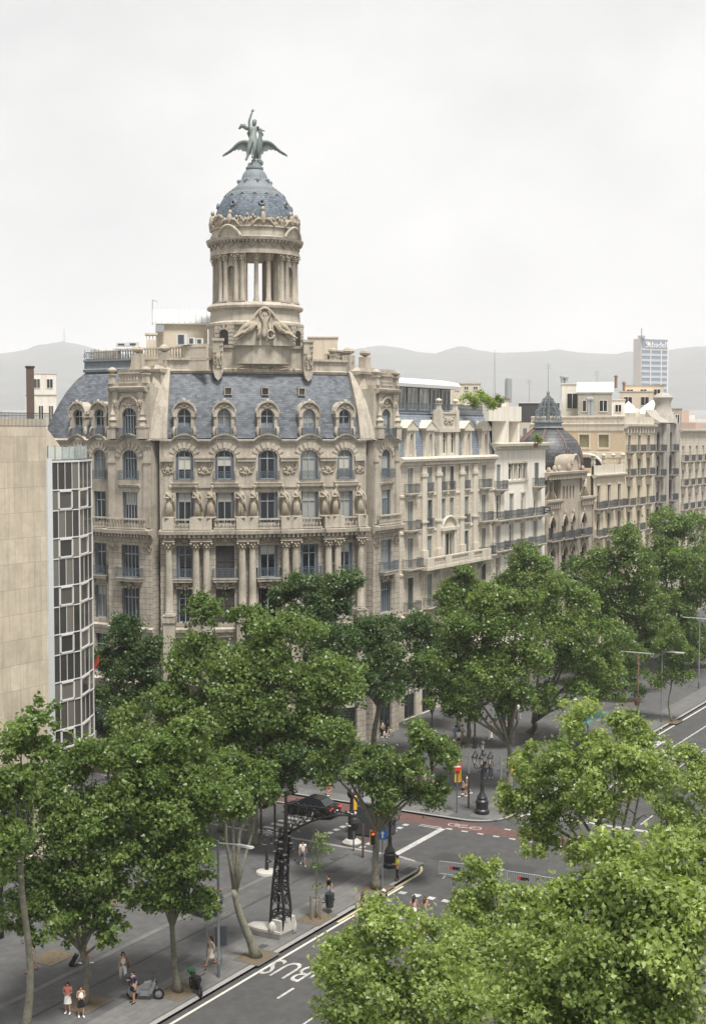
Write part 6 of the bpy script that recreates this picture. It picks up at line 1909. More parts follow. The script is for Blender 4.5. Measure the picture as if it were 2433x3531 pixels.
mark('edge_line', [rect(-60, 80, KY - .55, KY - .38), rect(99, 330, KY - .55, KY - .38)], .008, M_('pale edge paint', (.45, .43, .38), .7, .2, 4.0))
mb = MB()
for i in range(12):
    a0, a1 = R(9 * (i - 1)), R(9 * i)
    c = (XA - rc, KY + rc)
    q = [(c[0] + r * math.sin(a), c[1] - r * math.cos(a), .009) for a, r in ((a0, rc + .12), (a1, rc + .12), (a1, rc + .3), (a0, rc + .3))]
    if 0 <= i - 1 < 10: mb.add(q, [(0, 1, 2, 3)])
mb.add([(72, KY - .3, .009), (82.4, KY - .3, .009), (82.4, KY - .12, .009), (72, KY - .12, .009)], [(0, 1, 2, 3)])
o = put('yellow_line', mb.mesh('yellow_line', YEL)); o['kind'] = 'structure'
# BUS lettering and lane arrow, both read from up the avenue
bus = put('bus_lettering', text_mesh('BUS', 2.7, PAINT, .0), None, Matrix.Translation((63.6, 40.55, .012)) @ Matrix.Rotation(R(90), 4, 'Z') @ Matrix.Diagonal((.72, 1.25, 1, 1)))
def flipped(): pass
bus.matrix_basis = Matrix.Translation((65.2, 41.5, .012)) @ Matrix.Rotation(R(90), 4, 'Z') @ Matrix.Diagonal((.62, 1.25, 1, 1))
bus['kind'] = 'structure'
mark('lane_arrow', [[(127.5, 41.3), (130.3, 41.3), (130.3, 40.9), (131.8, 41.55), (130.3, 42.2), (130.3, 41.75), (127.5, 41.75)], [(128.8, 41.75), (129.3, 41.75), (129.9, 42.5), (129.4, 42.5)]])
# parking bays of the cross street left of the crossing
bays = []
for k in range(8): bays.append(rect(XA + .2, XA + 2.3, 60 + k * 2.6, 60.12 + k * 2.6))
mark('bay_marking', bays)
mark('crossing_bars', [rect(XA + .4 + k * 1.0, XA + .9 + k * 1.0, 56.4, 58.6) for k in range(8)])
strip('road_patch', 86.6, 87.1, 24.6, 46.0, .003, M_('darker asphalt patch', (.05, .05, .053), .85, .1, 3.0))
for k, (xa, xb, ya, yb) in enumerate(((30, 59, 33.2, 35.0), (66, 70.5, 41.6, 43.0), (87, 91.5, 31, 33.4), (86.2, 88.2, 36.5, 44), (104, 128, 36.6, 38.2), (91, 92.6, 70, 92), (74, 75.6, 27, 36))):
    strip('road_patch', xa, xb, ya, yb, .0025 + .0002 * k, M_('patched asphalt %d' % k, ((.042,) * 3, (.068, .067, .066), (.048, .047, .047))[k % 3], .85, .15, 3.0, stain=.4))
for k, (x, y) in enumerate(((81.5, 37.2), (90.2, 38.5), (70.5, 36.6), (88.4, 52.0), (110.5, 39.5), (66, 39.0))):
    mb = MB(); mb.lathe([(.001, .012), (.34, .012), (.36, .006)], 18, c=(x, y, 0)); o = put('manhole_cover', mb.mesh('manhole_cover', IRONP)); o['kind'] = 'structure'
# covers in the paving
for x, y, a, b in ((80.4, 48.4, 1.4, .7), (82.6, 49.6, .8, .6), (80.4, 44.9, .9, .6), (82.7, 43.9, 1.6, .75), (62.2, 47.6, 1.3, .5), (66.0, 44.6, .7, .5), (98.5, 50.4, .8, .8), (112, 50, .8, .8), (101.5, 47.5, 1.3, .3)):
    o = strip('iron_cover', x - a / 2, x + a / 2, y - b / 2, y + b / 2, .158, IRONP)
# floor of the arcade zone at the building fronts
PITS = []
def pit(x, y, s=1.0, far=False):
    strip('tree_pit', x - s, x + s, y - s * .8, y + s * .8, .157, SOIL)
    mb = MB()
    for a, b, c, d in ((x - s - .1, x + s + .1, y - s * .8 - .1, y - s * .8), (x - s - .1, x + s + .1, y + s * .8, y + s * .8 + .1), (x - s - .1, x - s, y - s * .8, y + s * .8), (x + s, x + s + .1, y - s * .8, y + s * .8)): mb.box(a, b, c, d, .13, .168)
    o = put('pit_edge', mb.mesh('pit_edge', M_('dark pit edging', (.09, .085, .08), .8) if 'PE' not in CACHE else CACHE['PE'])); o['kind'] = 'structure'
CACHE['PE'] = M_('dark pit edging', (.09, .085, .08), .8)
GREY_P = M_('galvanised pole', (.20, .215, .225), .5, .05, 5.0, metal=.3)
DARKP = M_('dark pole', (.08, .09, .10), .5)
CORT = M_('brown post paint', (.085, .045, .035), .6)
AMBER = M_('amber signal housing', (.62, .36, .035), .5, spec=.4)
BLUE = M_('blue sign face', (.03, .13, .42), .4)
REDS = M_('red sign face', (.52, .03, .03), .4)
LENS = M_('unlit lamp glass', (.46, .43, .36), .3)

# ---- the ornate iron lamp with its mosaic bench
LAMP = thing('ornate_street_lamp', 'tall black ornate iron street lamp rising from a curved white mosaic bench', 'street lamp', (67.9, 44.6, .14), 0)
ML = WM[LAMP.name]
MOS = M_('white broken tile mosaic', (.36, .345, .315), .6, .25, 9.0, (.22, .21, .19), stain=.4)
mb = MB()
# local: x along the avenue, y away from the road
mb.slab([(-.9, -.55), (1.0, -.75), (1.3, .1), (1.1, 1.2), (.3, 2.6), (-.7, 2.7), (-.95, 1.5)], .42, .58)
mb.slab([(-.7, -.4), (.9, -.55), (1.1, .1), (.9, 1.0), (.2, 2.3), (-.5, 2.4), (-.75, 1.3)], .0, .42)
mb.slab([(-.8, -.55), (1.05, -.75), (1.2, -.2), (.5, .2), (-.7, .3)], .58, 1.35)
mb.ball((1.1, -.5, .55), .42, 8, 6, sc=(.8, .8, 1.4)); mb.ball((-.7, .25, .75), .38, 8, 6, sc=(1, 1, 1.2)); mb.ball((.95, .35, .95), .3, 8, 6, sc=(.9, 1, 1.3))
put('bench', mb.mesh('bench', MOS, 35), LAMP, Matrix.Diagonal((.72, .78, .85, 1)))
mb = MB()
def il(mb, pts, r, n=6): mb.tube(pts, r, n)
# four uprights that lean together and the lattice between them
legs = [(-.4, .46), (.42, .42), (.4, -.4), (-.38, -.36)]
def legp(i, t):
    x, y = legs[i]
    f_ = 1 - .55 * t if t < .5 else .725 - .5 * (t - .5)
    bow = .16 * math.sin(PI * min(1, t / .4)) if i in (2, 3) else 0
    return (x * f_ - .1 * t, y * f_ - bow - (.5 * t ** 2.2), .5 + 6.2 * t)
for i in range(4): il(mb, [legp(i, t / 12) for t in range(13)], [.085 if i != 3 else .1] * 13)
for t in (.17, .4, .44, .72):
    for i in range(4): il(mb, [legp(i, t), legp((i + 1) % 4, t)], .055, 5)
for i in range(4):                              # scrolls between the uprights
    for t0, t1, rr in ((.02, .17, .3), (.19, .4, .42), (.45, .58, .36), (.58, .72, .3)):
        a, b = Vector(legp(i, (t0 + t1) / 2)), Vector(legp((i + 1) % 4, (t0 + t1) / 2))
        c = (a + b) / 2; e = (b - a).normalized(); h = (t1 - t0) * 2.6
        w2 = (b - a).length / 2
        for sg in (-1, 1):
            il(mb, [c + e * (sg * w2 * (.95 - .1 * k) * math.cos(k * .65)) + Vector((0, 0, h * math.sin(k * .65) * (1 - .07 * k))) for k in range(9)], .035, 4)
        il(mb, [Vector(legp(i, t0)), c + e * .1, Vector(legp((i + 1) % 4, t1))], .03, 4)
rng = random.Random(9)
for k in range(60):                             # iron leaves massed where the arm springs
    t = .66 + .34 * rng.random(); i = rng.randrange(4); p = Vector(legp(i, min(t, 1)))
    mb.ball(tuple(p + Vector((rng.uniform(-.4, .4), rng.uniform(-.42, .36), rng.uniform(-.2, .25)))), rng.uniform(.09, .18), 6, 4, sc=(1.2, 1.2, .6))
il(mb, [(-.12, -.3, 4.9), (-.15, -.45, 6.2), (-.15, -.5, 7.4), (-.15, -.5, 8.75)], [.13, .11, .08, .05], 8)
put('column', mb.mesh('column', BLACK), LAMP)
mb = MB()                                       # curved arm over the roadway with its tie rods
arm = [(-.1, -.35 - 4.9 * t, 6.0 + 2.0 * math.sin(t * PI / 2) ** .8) for t in [k / 10 for k in range(11)]]
il(mb, arm, [.085 - .004 * k for k in range(11)], 6)
il(mb, [(-.15, .8, 8.0), (-.15, -.5, 8.1), (-.12, -3.2, 8.2), (-.1, -5.6, 8.0)], .035, 5)
for k in range(1, 10):
    a = Vector(arm[k]); il(mb, [a, Vector((-.13, a.y, 8.15))], .022, 4)
    for sg in (0, 1): il(mb, [Vector((-.12, a.y + .22 * math.cos(t), (a.z + 8.15) / 2 + (8.15 - a.z) * .42 * math.sin(t))) for t in [x * PI / 4 for x in range(9)]], .022, 4)
for k in range(12): mb.ball((-.12, -.6 - k * .4, 8.2), .07, 5, 4)
for k in range(5):
    il(mb, [(-.1 + .25 * math.cos(t), -.6 - .5 * k + .25 * math.sin(t), 6.6 + .3 * k + .2 * math.sin(2 * t)) for t in [x * PI / 4 for x in range(9)]], .04, 4)
put('arm', mb.mesh('arm', BLACK), LAMP)
mb = MB(); mb.lathe([(.1, .0), (.24, -.1), (.3, -.3), (.2, -.75), (.12, -.8)], 8, c=(-.1, -5.2, 7.95)); put('lantern', mb.mesh('lantern', BLACK), LAMP)
mb = MB(); mb.lathe([(.24, 0), (.24, .2), (.12, .35), (.02, .6)], 8, c=(-.15, -.5, 8.7)); put('crown', mb.mesh('crown', BLACK), LAMP)

# ---- cluster lamps
def cluster_lamp():
    rt = thing('cluster_lamp', 'black iron lamp post with clustered lanterns beside the guard in a yellow vest', 'street lamp', (82.8, 45.35, .15), 0)
    mb = MB()
    mb.lathe([(.5, 0), (.52, .25), (.42, .35), (.45, .9), (.36, 1.0), (.38, 1.15), (.16, 1.5), (.13, 1.9), (.16, 2.0), (.09, 2.2), (.075, 3.4), (.12, 3.5), (.08, 3.6), (.06, 4.6)], 12)
    for k in range(6):
        a = 2 * PI * k / 6
        mb.tube([(.06 * math.cos(a), .06 * math.sin(a), 3.3), (.35 * math.cos(a), .35 * math.sin(a), 3.15), (.62 * math.cos(a), .62 * math.sin(a), 3.35), (.62 * math.cos(a), .62 * math.sin(a), 3.6)], .035, 5)
        mb.tube([(.3 * math.cos(a + .2 * t), .3 * math.sin(a + .2 * t), 3.0 + .12 * math.sin(t * 1.3)) for t in range(6)], .025, 4)
    put('post', mb.mesh('post', BLACK, 35), rt)
    lan = MB(); lan.lathe([(.09, 0), (.17, .4), (.18, .42)], 6)
    cap = MB(); cap.lathe([(.22, .42), (.2, .5), (.1, .62), (.05, .7), (.02, .8)], 6); cap.lathe([(.05, -.05), (.1, 0)], 6)
    for k in range(6): cap.tube([(.09 * math.cos(k * PI / 3), .09 * math.sin(k * PI / 3), 0), (.175 * math.cos(k * PI / 3), .175 * math.sin(k * PI / 3), .42)], .014, 3)
    lm, cm = lan.mesh('lantern', LENS), cap.mesh('lantern_cap', BLACK)
    for k in range(7):
        a = 2 * PI * k / 6
        M = TR(.62 * math.cos(a), .62 * math.sin(a), 3.6) if k < 6 else TR(0, 0, 4.5)
        o = put('lantern', lm, rt, M); put('lantern_cap', cm, o)
    return rt
CL = cluster_lamp()
clone(CL, TR(98.3, 45.6, .15, .3, 1.12), 'black iron lamp post with clustered lanterns right of the no entry sign')

# ---- slim modern lamps
def slim_lamp(x, y, h, arm_, label, double=False, mat=GREY_P):
    rt = thing('slim_lamp', label, 'street lamp', (x, y, .15))
    mb = MB(); mb.tube([(0, 0, .7), (0, 0, h)], .075, 8); put('pole', mb.mesh('pole', mat, 35), rt)
    mb = MB(); mb.tube([(0, 0, 0), (0, 0, .75)], .1, 8); put('base', mb.mesh('base', DARKP), rt)
    mb = MB()
    if double: mb.box(-.07, .07, -2.0, 2.0, h, h + .08)
    else: mb.tube([(0, 0, h - .12), (0, -arm_, h - .02)], .05, 6); mb.prism([(-.14, 0), (.14, 0), (.11, .1), (-.11, .1)], -arm_ - 1.0, -arm_, M=Matrix.Translation((0, 0, h - .08)))
    put('head', mb.mesh('head', M_('pale lamp head', (.42, .43, .44), .4)), rt)
    return rt
slim_lamp(61.0, 44.1, 7.6, 1.3, 'slim grey street lamp with one arm over the road, in front of the leaning tree')
slim_lamp(139.2, 44.3, 7.4, 1.3, 'slim grey street lamp by the far kerb at the right edge')
slim_lamp(141.5, 47.6, 6.6, 0, 'brown pole with a long white light bar, behind the right hand trees', True, M_('rusty brown pole', (.20, .13, .085), .7))
slim_lamp(160.0, 46.5, 8.2, 0, 'distant pole with a white light bar near the right edge', True)
# ---- signals and signs
def signal(x, y, h, rz, label, boxes, kind='three', pm=DARKP, sign=None):
    rt = thing('traffic_light', label, 'traffic light', (x, y, .15), rz)
    mb = MB(); mb.tube([(0, 0, 0), (0, 0, h)], .06, 8); put('pole', mb.mesh('pole', pm, 35), rt)
    for dx, z, a, lit in boxes:
        Mb = Matrix.Rotation(a, 4, 'Z') @ Matrix.Translation((dx, -.14, z))
        mb = MB(); mb.box(-.17, .17, -.1, .14, 0, .95); mb.box(-.19, .19, .1, .14, -.03, .98)
        o = put('housing', mb.mesh('housing', AMBER), rt, Mb)
        f = MB(); f.box(-.15, .15, -.115, -.1, .03, .92); put('face', f.mesh('face', BLACK), o)
        for k in range(3):
            l = MB(); l.lathe([(.001, 0), (.1, 0), (.1, .03), (.001, .04)], 12, M=Matrix.Translation((0, -.115, .77 - .3 * k)) @ Matrix.Rotation(R(90), 4, 'X'))
            put('lens', l.mesh('lens', LIT if (lit and k == 0) else BLACK), o)
            hd = MB(); hd.lathe([(.115, 0), (.115, .16)], 10, M=Matrix.Translation((0, -.115, .77 - .3 * k)) @ Matrix.Rotation(R(90), 4, 'X'), a0=0, a1=PI); put('visor', hd.mesh('visor', BLACK), o)
    return rt
LIT = bpy.data.materials.new('lit red lamp'); LIT.use_nodes = True
b_ = LIT.node_tree.nodes['Principled BSDF']; b_.inputs['Base Color'].default_value = (.8, .08, .02, 1); b_.inputs['Emission Color'].default_value = (1, .09, .015, 1); b_.inputs['Emission Strength'].default_value = 1.4
face_cam = lambda x, y: math.atan2(-y, -x) + R(90)
s1 = signal(78.1, 44.0, 3.6, 0, 'traffic light showing red beside a round blue arrow sign', [(-.05, 3.0, R(-55), True), (.25, 3.0, R(35), False)])
def round_sign(rt, mat, z, r, rz, mark_fn, back=GREY_P):
    M = Matrix.Translation((0, 0, z)) @ Matrix.Rotation(rz, 4, 'Z')
    mb = MB(); mb.lathe([(.001, 0), (r, 0), (r, .03), (.001, .03)], 20, M=M @ Matrix.Translation((0, -.1, 0)) @ Matrix.Rotation(R(90), 4, 'X'))
    o = put('sign', mb.mesh('sign', mat), rt)
    mb = MB(); mark_fn(mb, M @ Matrix.Translation((0, -.142, 0))); put('symbol', mb.mesh('symbol', SIGNW), o)
def arrow_up(mb, M): mb.prism([(-.05, -.22), (.05, -.22), (.05, .05), (.13, .05), (0, .24), (-.13, .05), (-.05, .05)], 0, .006, M=M)
def bar(mb, M): mb.box(-.26, .26, 0, .006, -.06, .06, M=M)
SG = thing('road_sign', 'round blue road sign with a white arrow pointing up, next to the red traffic light', 'road sign', (78.5, 43.55, .15), 0)
mb = MB(); mb.tube([(0, 0, 0), (0, 0, 3.9)], .045, 8); put('pole', mb.mesh('pole', GREY_P, 35), SG)
round_sign(SG, BLUE, 3.65, .34, R(-59), arrow_up)
signal(84.8, 49.4, 3.6, 0, 'tall thin traffic light seen from the side by the cross street kerb', [(0, 3.0, R(30), False)])
s2 = signal(97.5, 47.4, 3.4, 0, 'traffic light with its amber back under a no entry sign on the far corner', [(0, 2.45, R(125), False), (-.2, 2.45, R(150), False)])
SG2 = thing('road_sign', 'round red no entry sign on top of the amber traffic light across the street', 'road sign', (97.5, 47.4, 3.5), 0)
mb = MB(); mb.tube([(0, 0, 0), (0, 0, .6)], .04, 6); put('pole', mb.mesh('pole', GREY_P), SG2)
round_sign(SG2, REDS, .35, .37, R(-59), bar)
signal(102.1, 44.6, 3.5, 0, 'amber traffic light beside the trunk right of the far cluster lamp', [(0, 2.6, R(140), False)])
# ---- brown posts
for i, (x, y, h, lb) in enumerate(((84.7, 57.3, 2.7, 'brown post at the cross street kerb, leftmost of three'), (84.6, 56.0, 3.4, 'brown post at the cross street kerb, middle of three'), (84.6, 55.0, 3.6, 'brown post at the cross street kerb, rightmost of three'), (83.7, 48.0, 2.4, 'short brown post behind the red traffic light'), (99.2, 47.2, 4.6, 'brown and grey post left of the far cluster lamp'), (99.2, 44.4, 4.6, 'brown and grey post right of the far cluster lamp'))):
    rt = thing('post', lb, 'post', (x, y, .15))
    mb = MB(); mb.tube([(0, 0, 0), (0, 0, min(h, 2.8))], .085, 8); put('shaft', mb.mesh('shaft', CORT, 35), rt)
    if h > 2.8: mb = MB(); mb.tube([(0, 0, 2.8), (0, 0, h)], .07, 8); put('upper_shaft', mb.mesh('upper_shaft', DARKP if i < 4 else GREY_P, 35), rt)
# ---- iron column with white ring and the dark cabinet behind it
rt = thing('iron_column', 'black iron column with a round white base behind the traffic light', 'column', (86.6, 50.6, .02))
mb = MB(); mb.lathe([(.7, .0), (.72, .12), (.5, .3), (.3, .36)], 16); put('base', mb.mesh('base', MOS), rt)
mb = MB(); mb.lathe([(.3, .36), (.28, 1.2), (.34, 1.25), (.3, 1.4), (.24, 2.2), (.16, 2.5), (.12, 3.3), (.3, 3.5), (.36, 3.75), (.25, 4.0), (.02, 4.15)], 12); put('shaft', mb.mesh('shaft', BLACK, 35), rt)
mb = MB()
for z in (1.3, 2.2): mb.lathe([(.33, z), (.37, z + .06), (.33, z + .12)], 12)
put('ring', mb.mesh('ring', MOS), rt)
rt = thing('street_cabinet', 'dark grey box cabinet standing in the cross street beside the iron column', 'cabinet', (89.5, 50.6, .02), R(4))
CABM = M_('dark cabinet', (.045, .048, .055), .5)
mb = MB(); mb.box(-.9, .9, -1.6, 1.2, .1, 2.5); put('body', mb.mesh('body', CABM), rt)
mb = MB(); mb.box(-1.0, 1.0, -1.7, 1.3, 2.5, 2.62); put('lid', mb.mesh('lid', M_('grey cabinet lid', (.16, .165, .17), .5)), rt)
mb = MB(); mb.box(-.93, -.9, -1.1, -.9, 1.7, 1.9); put('label', mb.mesh('label', REDS), rt)
# ---- bin, planter, spiral seat
rt = thing('litter_bin', 'dark green metal litter bin beside the staked young tree', 'bin', (72.9, 44.2, .15), R(20))
BINM = M_('dark green bin', (.02, .028, .025), .5)
mb = MB(); mb.lathe([(.24, .35), (.3, 1.15), (.31, 1.2)], 12); put('bucket', mb.mesh('bucket', BINM, 40), rt)
mb = MB()
for sx in (-1, 1): mb.tube([(sx * .34, 0, 0), (sx * .34, 0, 1.25)], .03, 5)
mb.tube([(-.34, 0, .75), (.34, 0, .75)], .02, 4); put('frame', mb.mesh('frame', BINM), rt)
for (x, y, s, lb) in ((68.9, 50.6, 1.0, 'round dark planter with flowers left of the ornate lamp'), (71.6, 47.0, .0, '')):
    if not s: continue
    rt = thing('planter', lb, 'planter', (x, y, .15))
    mb = MB(); mb.lathe([(.75, 0), (.95, .9), (1.0, .95), (.85, .95), (.8, .8)], 18); put('pot', mb.mesh('pot', CABM, 40), rt)
    mb = MB(); rng = random.Random(4)
    for k in range(260):
        a, rr = rng.random() * 6.28, .95 * math.sqrt(rng.random()); p = Vector((rr * math.cos(a), rr * math.sin(a), .95 + .55 * rng.random() * (1 - rr * .5)))
        q = Vector((rng.uniform(-1, 1), rng.uniform(-1, 1), rng.uniform(0, 1))).normalized() * .2; n_ = q.cross(Vector((rng.random(), rng.random(), 1))).normalized() * .06
        mb.add([p - n_, p + q * .5 - n_ * .2, p + q, p + n_ + q * .3], [(0, 1, 2, 3)])
    put('foliage', mb.mesh('foliage', M_('planter leaves', (.04, .07, .025), .6)), rt, None, False, None, 'stuff')
    mb = MB()
    for k in range(16): mb.ball((rng.uniform(-.5, .9), rng.uniform(-.7, .5), 1.2 + .3 * rng.random()), .07, 5, 4)
    put('flowers', mb.mesh('flowers', M_('orange flowers', (.3, .1, .05), .7)), rt, None, False, None, 'stuff')
rt = thing('scroll_stand', 'black iron spiral scroll on a short stem with a round stone foot', 'street furniture', (77.4, 51.9, .15), YAW - R(90))
mb = MB()
pts = [((.72 - .055 * k * .5) * math.cos(k * .5 - .6) - .05, 0, 2.35 + (.72 - .055 * k * .5) * math.sin(k * .5 - .6)) for k in range(23)]
mb.tube([(.62, 0, 1.0), (.66, 0, 1.6)] + pts, .05, 6); mb.tube([(0, 0, .2), (0, 0, 1.1), (-.1, 0, 1.7)], [.14, .1, .08], 8); put('scroll', mb.mesh('scroll', BLACK), rt)
mb = MB(); mb.lathe([(.75, 0), (.72, .15), (.2, .25)], 16); put('foot', mb.mesh('foot', MOS), rt)
# ---- information panel on the slim lamp side, and its thin poles
rt = thing('sign_panel', 'dark rectangular sign panel on thin poles beside the slim grey street lamp', 'sign', (62.3, 45.2, .15), R(-40))
mb = MB(); mb.tube([(-.5, .1, 0), (-.5, .1, 3.6)], .04, 6); mb.tube([(.3, 0, 0), (.3, 0, 2.2)], .03, 6); put('pole', mb.mesh('pole', GREY_P), rt)
mb = MB(); mb.box(-.05, .6, -.06, .06, 1.1, 2.2); put('panel', mb.mesh('panel', CABM), rt)
# ---- crowd barriers
def barrier_mesh():
    mb = MB()
    for a, b in (((-1.15, .25), (1.15, .25)), ((-1.15, 1.1), (1.15, 1.1)), ((-1.15, .25), (-1.15, 1.1)), ((1.15, .25), (1.15, 1.1))): mb.tube([(a[0], 0, a[1]), (b[0], 0, b[1])], .024, 6)
    for k in range(17): x = -1.02 + k * .1275; mb.tube([(x, 0, .25), (x, 0, 1.1)], .009, 4)
    for sx in (-.8, .8): mb.box(sx - .03, sx + .03, -.32, .32, 0, .03); mb.tube([(sx, 0, .03), (sx, 0, .25)], .022, 5)
    return mb.mesh('frame', M_('galvanised barrier', (.42, .43, .44), .4, metal=.5))
BF = barrier_mesh()
BA = thing('crowd_barrier', 'grey steel crowd barrier at the left end of the row across the road', 'barrier', (83.1, 40.5, .01), R(-83), 'crowd barriers across the road')
put('frame', BF, BA)
p = MB(); p.box(-.38, .38, -.035, -.025, .62, .84); pl = put('plate', p.mesh('plate', BLACK), BA)
p = MB(); p.box(-.38, -.2, -.042, -.035, .62, .84); put('emblem', p.mesh('emblem', REDS), pl)
for k, lb in enumerate(('second from the left end', 'third from the left end', 'fourth from the left end', 'at the right end, mostly behind leaves')):
    clone(BA, TR(83.25 + .12 * k, 40.5 - 2.42 * (k + 1), .01, R(-83 - 3 * (k % 2))), 'grey steel crowd barrier of the row, ' + lb, 'crowd barriers across the road')

# ---- black car on the cross street
CARP = M_('black car paint', (.006, .006, .007), .18, spec=.6)
CGL = M_('car window glass', (.015, .017, .02), .05, spec=.7)
TYRE = M_('tyre rubber', (.012, .012, .012), .8)
RIM = M_('alloy rim', (.3, .3, .31), .35, metal=.7)
TAIL = bpy.data.materials.new('red tail lamp'); TAIL.use_nodes = True
b_ = TAIL.node_tree.nodes['Principled BSDF']; b_.inputs['Base Color'].default_value = (.5, .03, .015, 1); b_.inputs['Emission Color'].default_value = (1, .06, .02, 1); b_.inputs['Emission Strength'].default_value = .7; b_.inputs['Roughness'].default_value = .2
def car(rt, paint, van=False):
    # length along local x, front at +x
    mb = MB()
    sec = [(-2.2, .45, .80, .80), (-2.1, .35, .98, .86), (-1.6, .3, 1.02, .9), (-.9, .28, .98, .92), (.9, .28, .96, .92), (1.5, .3, .90, .9), (2.05, .35, .78, .84), (2.25, .45, .62, .74)]
    vs = []
    for x, zb, zt, hw in sec:
        for y, z in ((-hw * .9, zb), (-hw, zb + .15), (-hw, (zb + zt) / 2 + .05), (-hw * .93, zt - .04), (-hw * .8, zt), (0, zt + .03), (hw * .8, zt), (hw * .93, zt - .04), (hw, (zb + zt) / 2 + .05), (hw, zb + .15), (hw * .9, zb)): vs.append((x, y, z))
    n = 11
    fs = [(i * n + j, i * n + (j + 1) % n, (i + 1) * n + (j + 1) % n, (i + 1) * n + j) for i in range(len(sec) - 1) for j in range(n)] + [tuple(range(n)), tuple(reversed([(len(sec) - 1) * n + j for j in range(n)]))]
    mb.add(vs, fs)
    rf = [(-1.75, .98, .74), (-1.15, 1.42, .6), (-.6, 1.5, .62), (.2, 1.49, .62), (1.15, .96, .76)]
    put('body', mb.mesh('body', paint, 35), rt)
    mb = MB()
    vs = [p for x, z, hw in rf for p in ((x, -hw, z), (x, hw, z))]
    mb.add(vs, [(0, 2, 3, 1), (2, 4, 5, 3), (4, 6, 7, 5), (6, 8, 9, 7)])
    put('roof', MB().add([(x, y, z + .015) for x, z, hw in rf[1:4] for y in (-hw, hw)], [(0, 2, 3, 1), (2, 4, 5, 3)]).mesh('roof', paint, 35), rt)
    mb.add([(-1.75, -.76, .97), (-1.15, -.6, 1.42), (.2, -.62, 1.49), (1.15, -.78, .95)], [(0, 3, 2, 1)]); mb.add([(-1.75, .76, .97), (-1.15, .6, 1.42), (.2, .62, 1.49), (1.15, .78, .95)], [(0, 1, 2, 3)])
    put('windows', mb.mesh('windows', CGL), rt)
    for sx in (-1.35, 1.4):
        for sy in (-1, 1):
            M = Matrix.Translation((sx, sy * .8, .33)) @ Matrix.Rotation(R(90), 4, 'X')
            w_ = MB(); w_.lathe([(.2, -.11), (.31, -.11), (.335, -.06), (.335, .06), (.31, .11), (.2, .11)], 18, M=M); o = put('wheel', w_.mesh('wheel', TYRE, 40), rt)
            r_ = MB(); r_.lathe([(.001, -.1), (.2, -.105), (.21, -.06), (.21, .06), (.2, .105), (.001, .1)], 10, M=M); put('rim', r_.mesh('rim', RIM), o)
    for sy in (-1, 1):
        l = MB(); l.box(-2.2, -2.02, sy * .62 - .2, sy * .62 + .2, .74, .9); put('tail_light', l.mesh('tail_light', TAIL), rt)
        l = MB(); l.box(2.0, 2.2, sy * .55 - .2, sy * .55 + .2, .6, .72); put('headlight', l.mesh('headlight', LENS), rt)
        l = MB(); l.box(.75, .95, sy * .98 - .1, sy * .98 + .1, .95, 1.08); put('mirror', l.mesh('mirror', paint), rt)
    l = MB(); l.box(-2.24, -2.19, -.26, .26, .55, .66); put('number_plate', l.mesh('number_plate', SIGNW), rt)
rt = thing('car', 'black car with a lit red tail lamp driving away along the cross street', 'car', (91.7, 57.2, .01), R(90)); car(rt, CARP)
rt = thing('car', 'dark car waiting on the cross street ahead of the black one', 'car', (91.9, 63.4, .01), R(90)); car(rt, M_('charcoal car paint', (.03, .032, .035), .2, spec=.6))
# ---- motorbikes at the kerb
def motorbike(rt, scooter=False):
    BM_ = BLACK
    for sx in (-.68, .72):
        M = Matrix.Translation((sx, 0, .3)) @ Matrix.Rotation(R(90), 4, 'X')
        w_ = MB(); w_.lathe([(.2, -.06), (.28, -.06), (.31, 0), (.28, .06), (.2, .06), (.2, -.06)], 16, M=M); o = put('wheel', w_.mesh('wheel', TYRE, 40), rt)
        r_ = MB(); r_.lathe([(.03, -.05), (.2, -.02), (.2, .02), (.03, .05)], 12, M=M); put('rim', r_.mesh('rim', RIM), o)
    mb = MB()
    mb.tube([(.72, 0, .3), (.5, 0, .95)], .05, 6); mb.tube([(-.68, 0, .3), (-.1, 0, .42)], .07, 6); mb.box(-.25, .3, -.16, .16, .25, .62, top=(.03, .03))
    mb.prism([(-.3, .6), (.35, .6), (.48, .82), (.3, .98), (-.05, .9), (-.3, .78)], -.16, .16)
    if scooter: mb.prism([(.35, .35), (.6, .9), (.5, 1.05), (.4, .95), (.2, .4)], -.2, .2); mb.box(-.9, -.2, -.18, .18, .4, .78, top=(.05, .03))
    put('body', mb.mesh('body', M_('grey scooter paint', (.16, .165, .17), .3) if scooter else M_('black bike paint', (.01, .012, .011), .25), 35), rt)
    mb = MB(); mb.box(-.85, .0, -.14, .14, .8, .9, top=(.04, .04)); put('seat', mb.mesh('seat', BM_), rt)
    mb = MB(); mb.tube([(.42, -.38, 1.1), (.5, 0, 1.02), (.42, .38, 1.1)], .022, 6); mb.box(.5, .62, -.11, .11, .8, 1.0); put('handlebar', mb.mesh('handlebar', BM_), rt)
    mb = MB()
    for sy in (-1, 1): mb.tube([(.45, sy * .3, 1.1), (.42, sy * .38, 1.3)], .01, 4); mb.ball((.42, sy * .4, 1.32), .07, 6, 4, sc=(.5, 1, .7))
    put('mirror', mb.mesh('mirror', BM_), rt)
    if scooter: mb = MB(); mb.box(-1.15, -.72, -.24, .24, .92, 1.3, top=(.08, .06)); put('top_case', mb.mesh('top_case', M_('black top case', (.03, .03, .032), .35), 30), rt)
    else: mb = MB(); mb.prism([(-.95, .82), (-.55, .8), (-.6, 1.0), (-.95, 1.02)], -.17, .17); put('tail', mb.mesh('tail', M_('green fairing', (.03, .16, .07), .3)), rt)
rt = thing('motorbike', 'black motorbike with a green tail parked behind the tree trunk at the kerb', 'motorbike', (58.7, 43.95, .15), R(-125)); motorbike(rt)
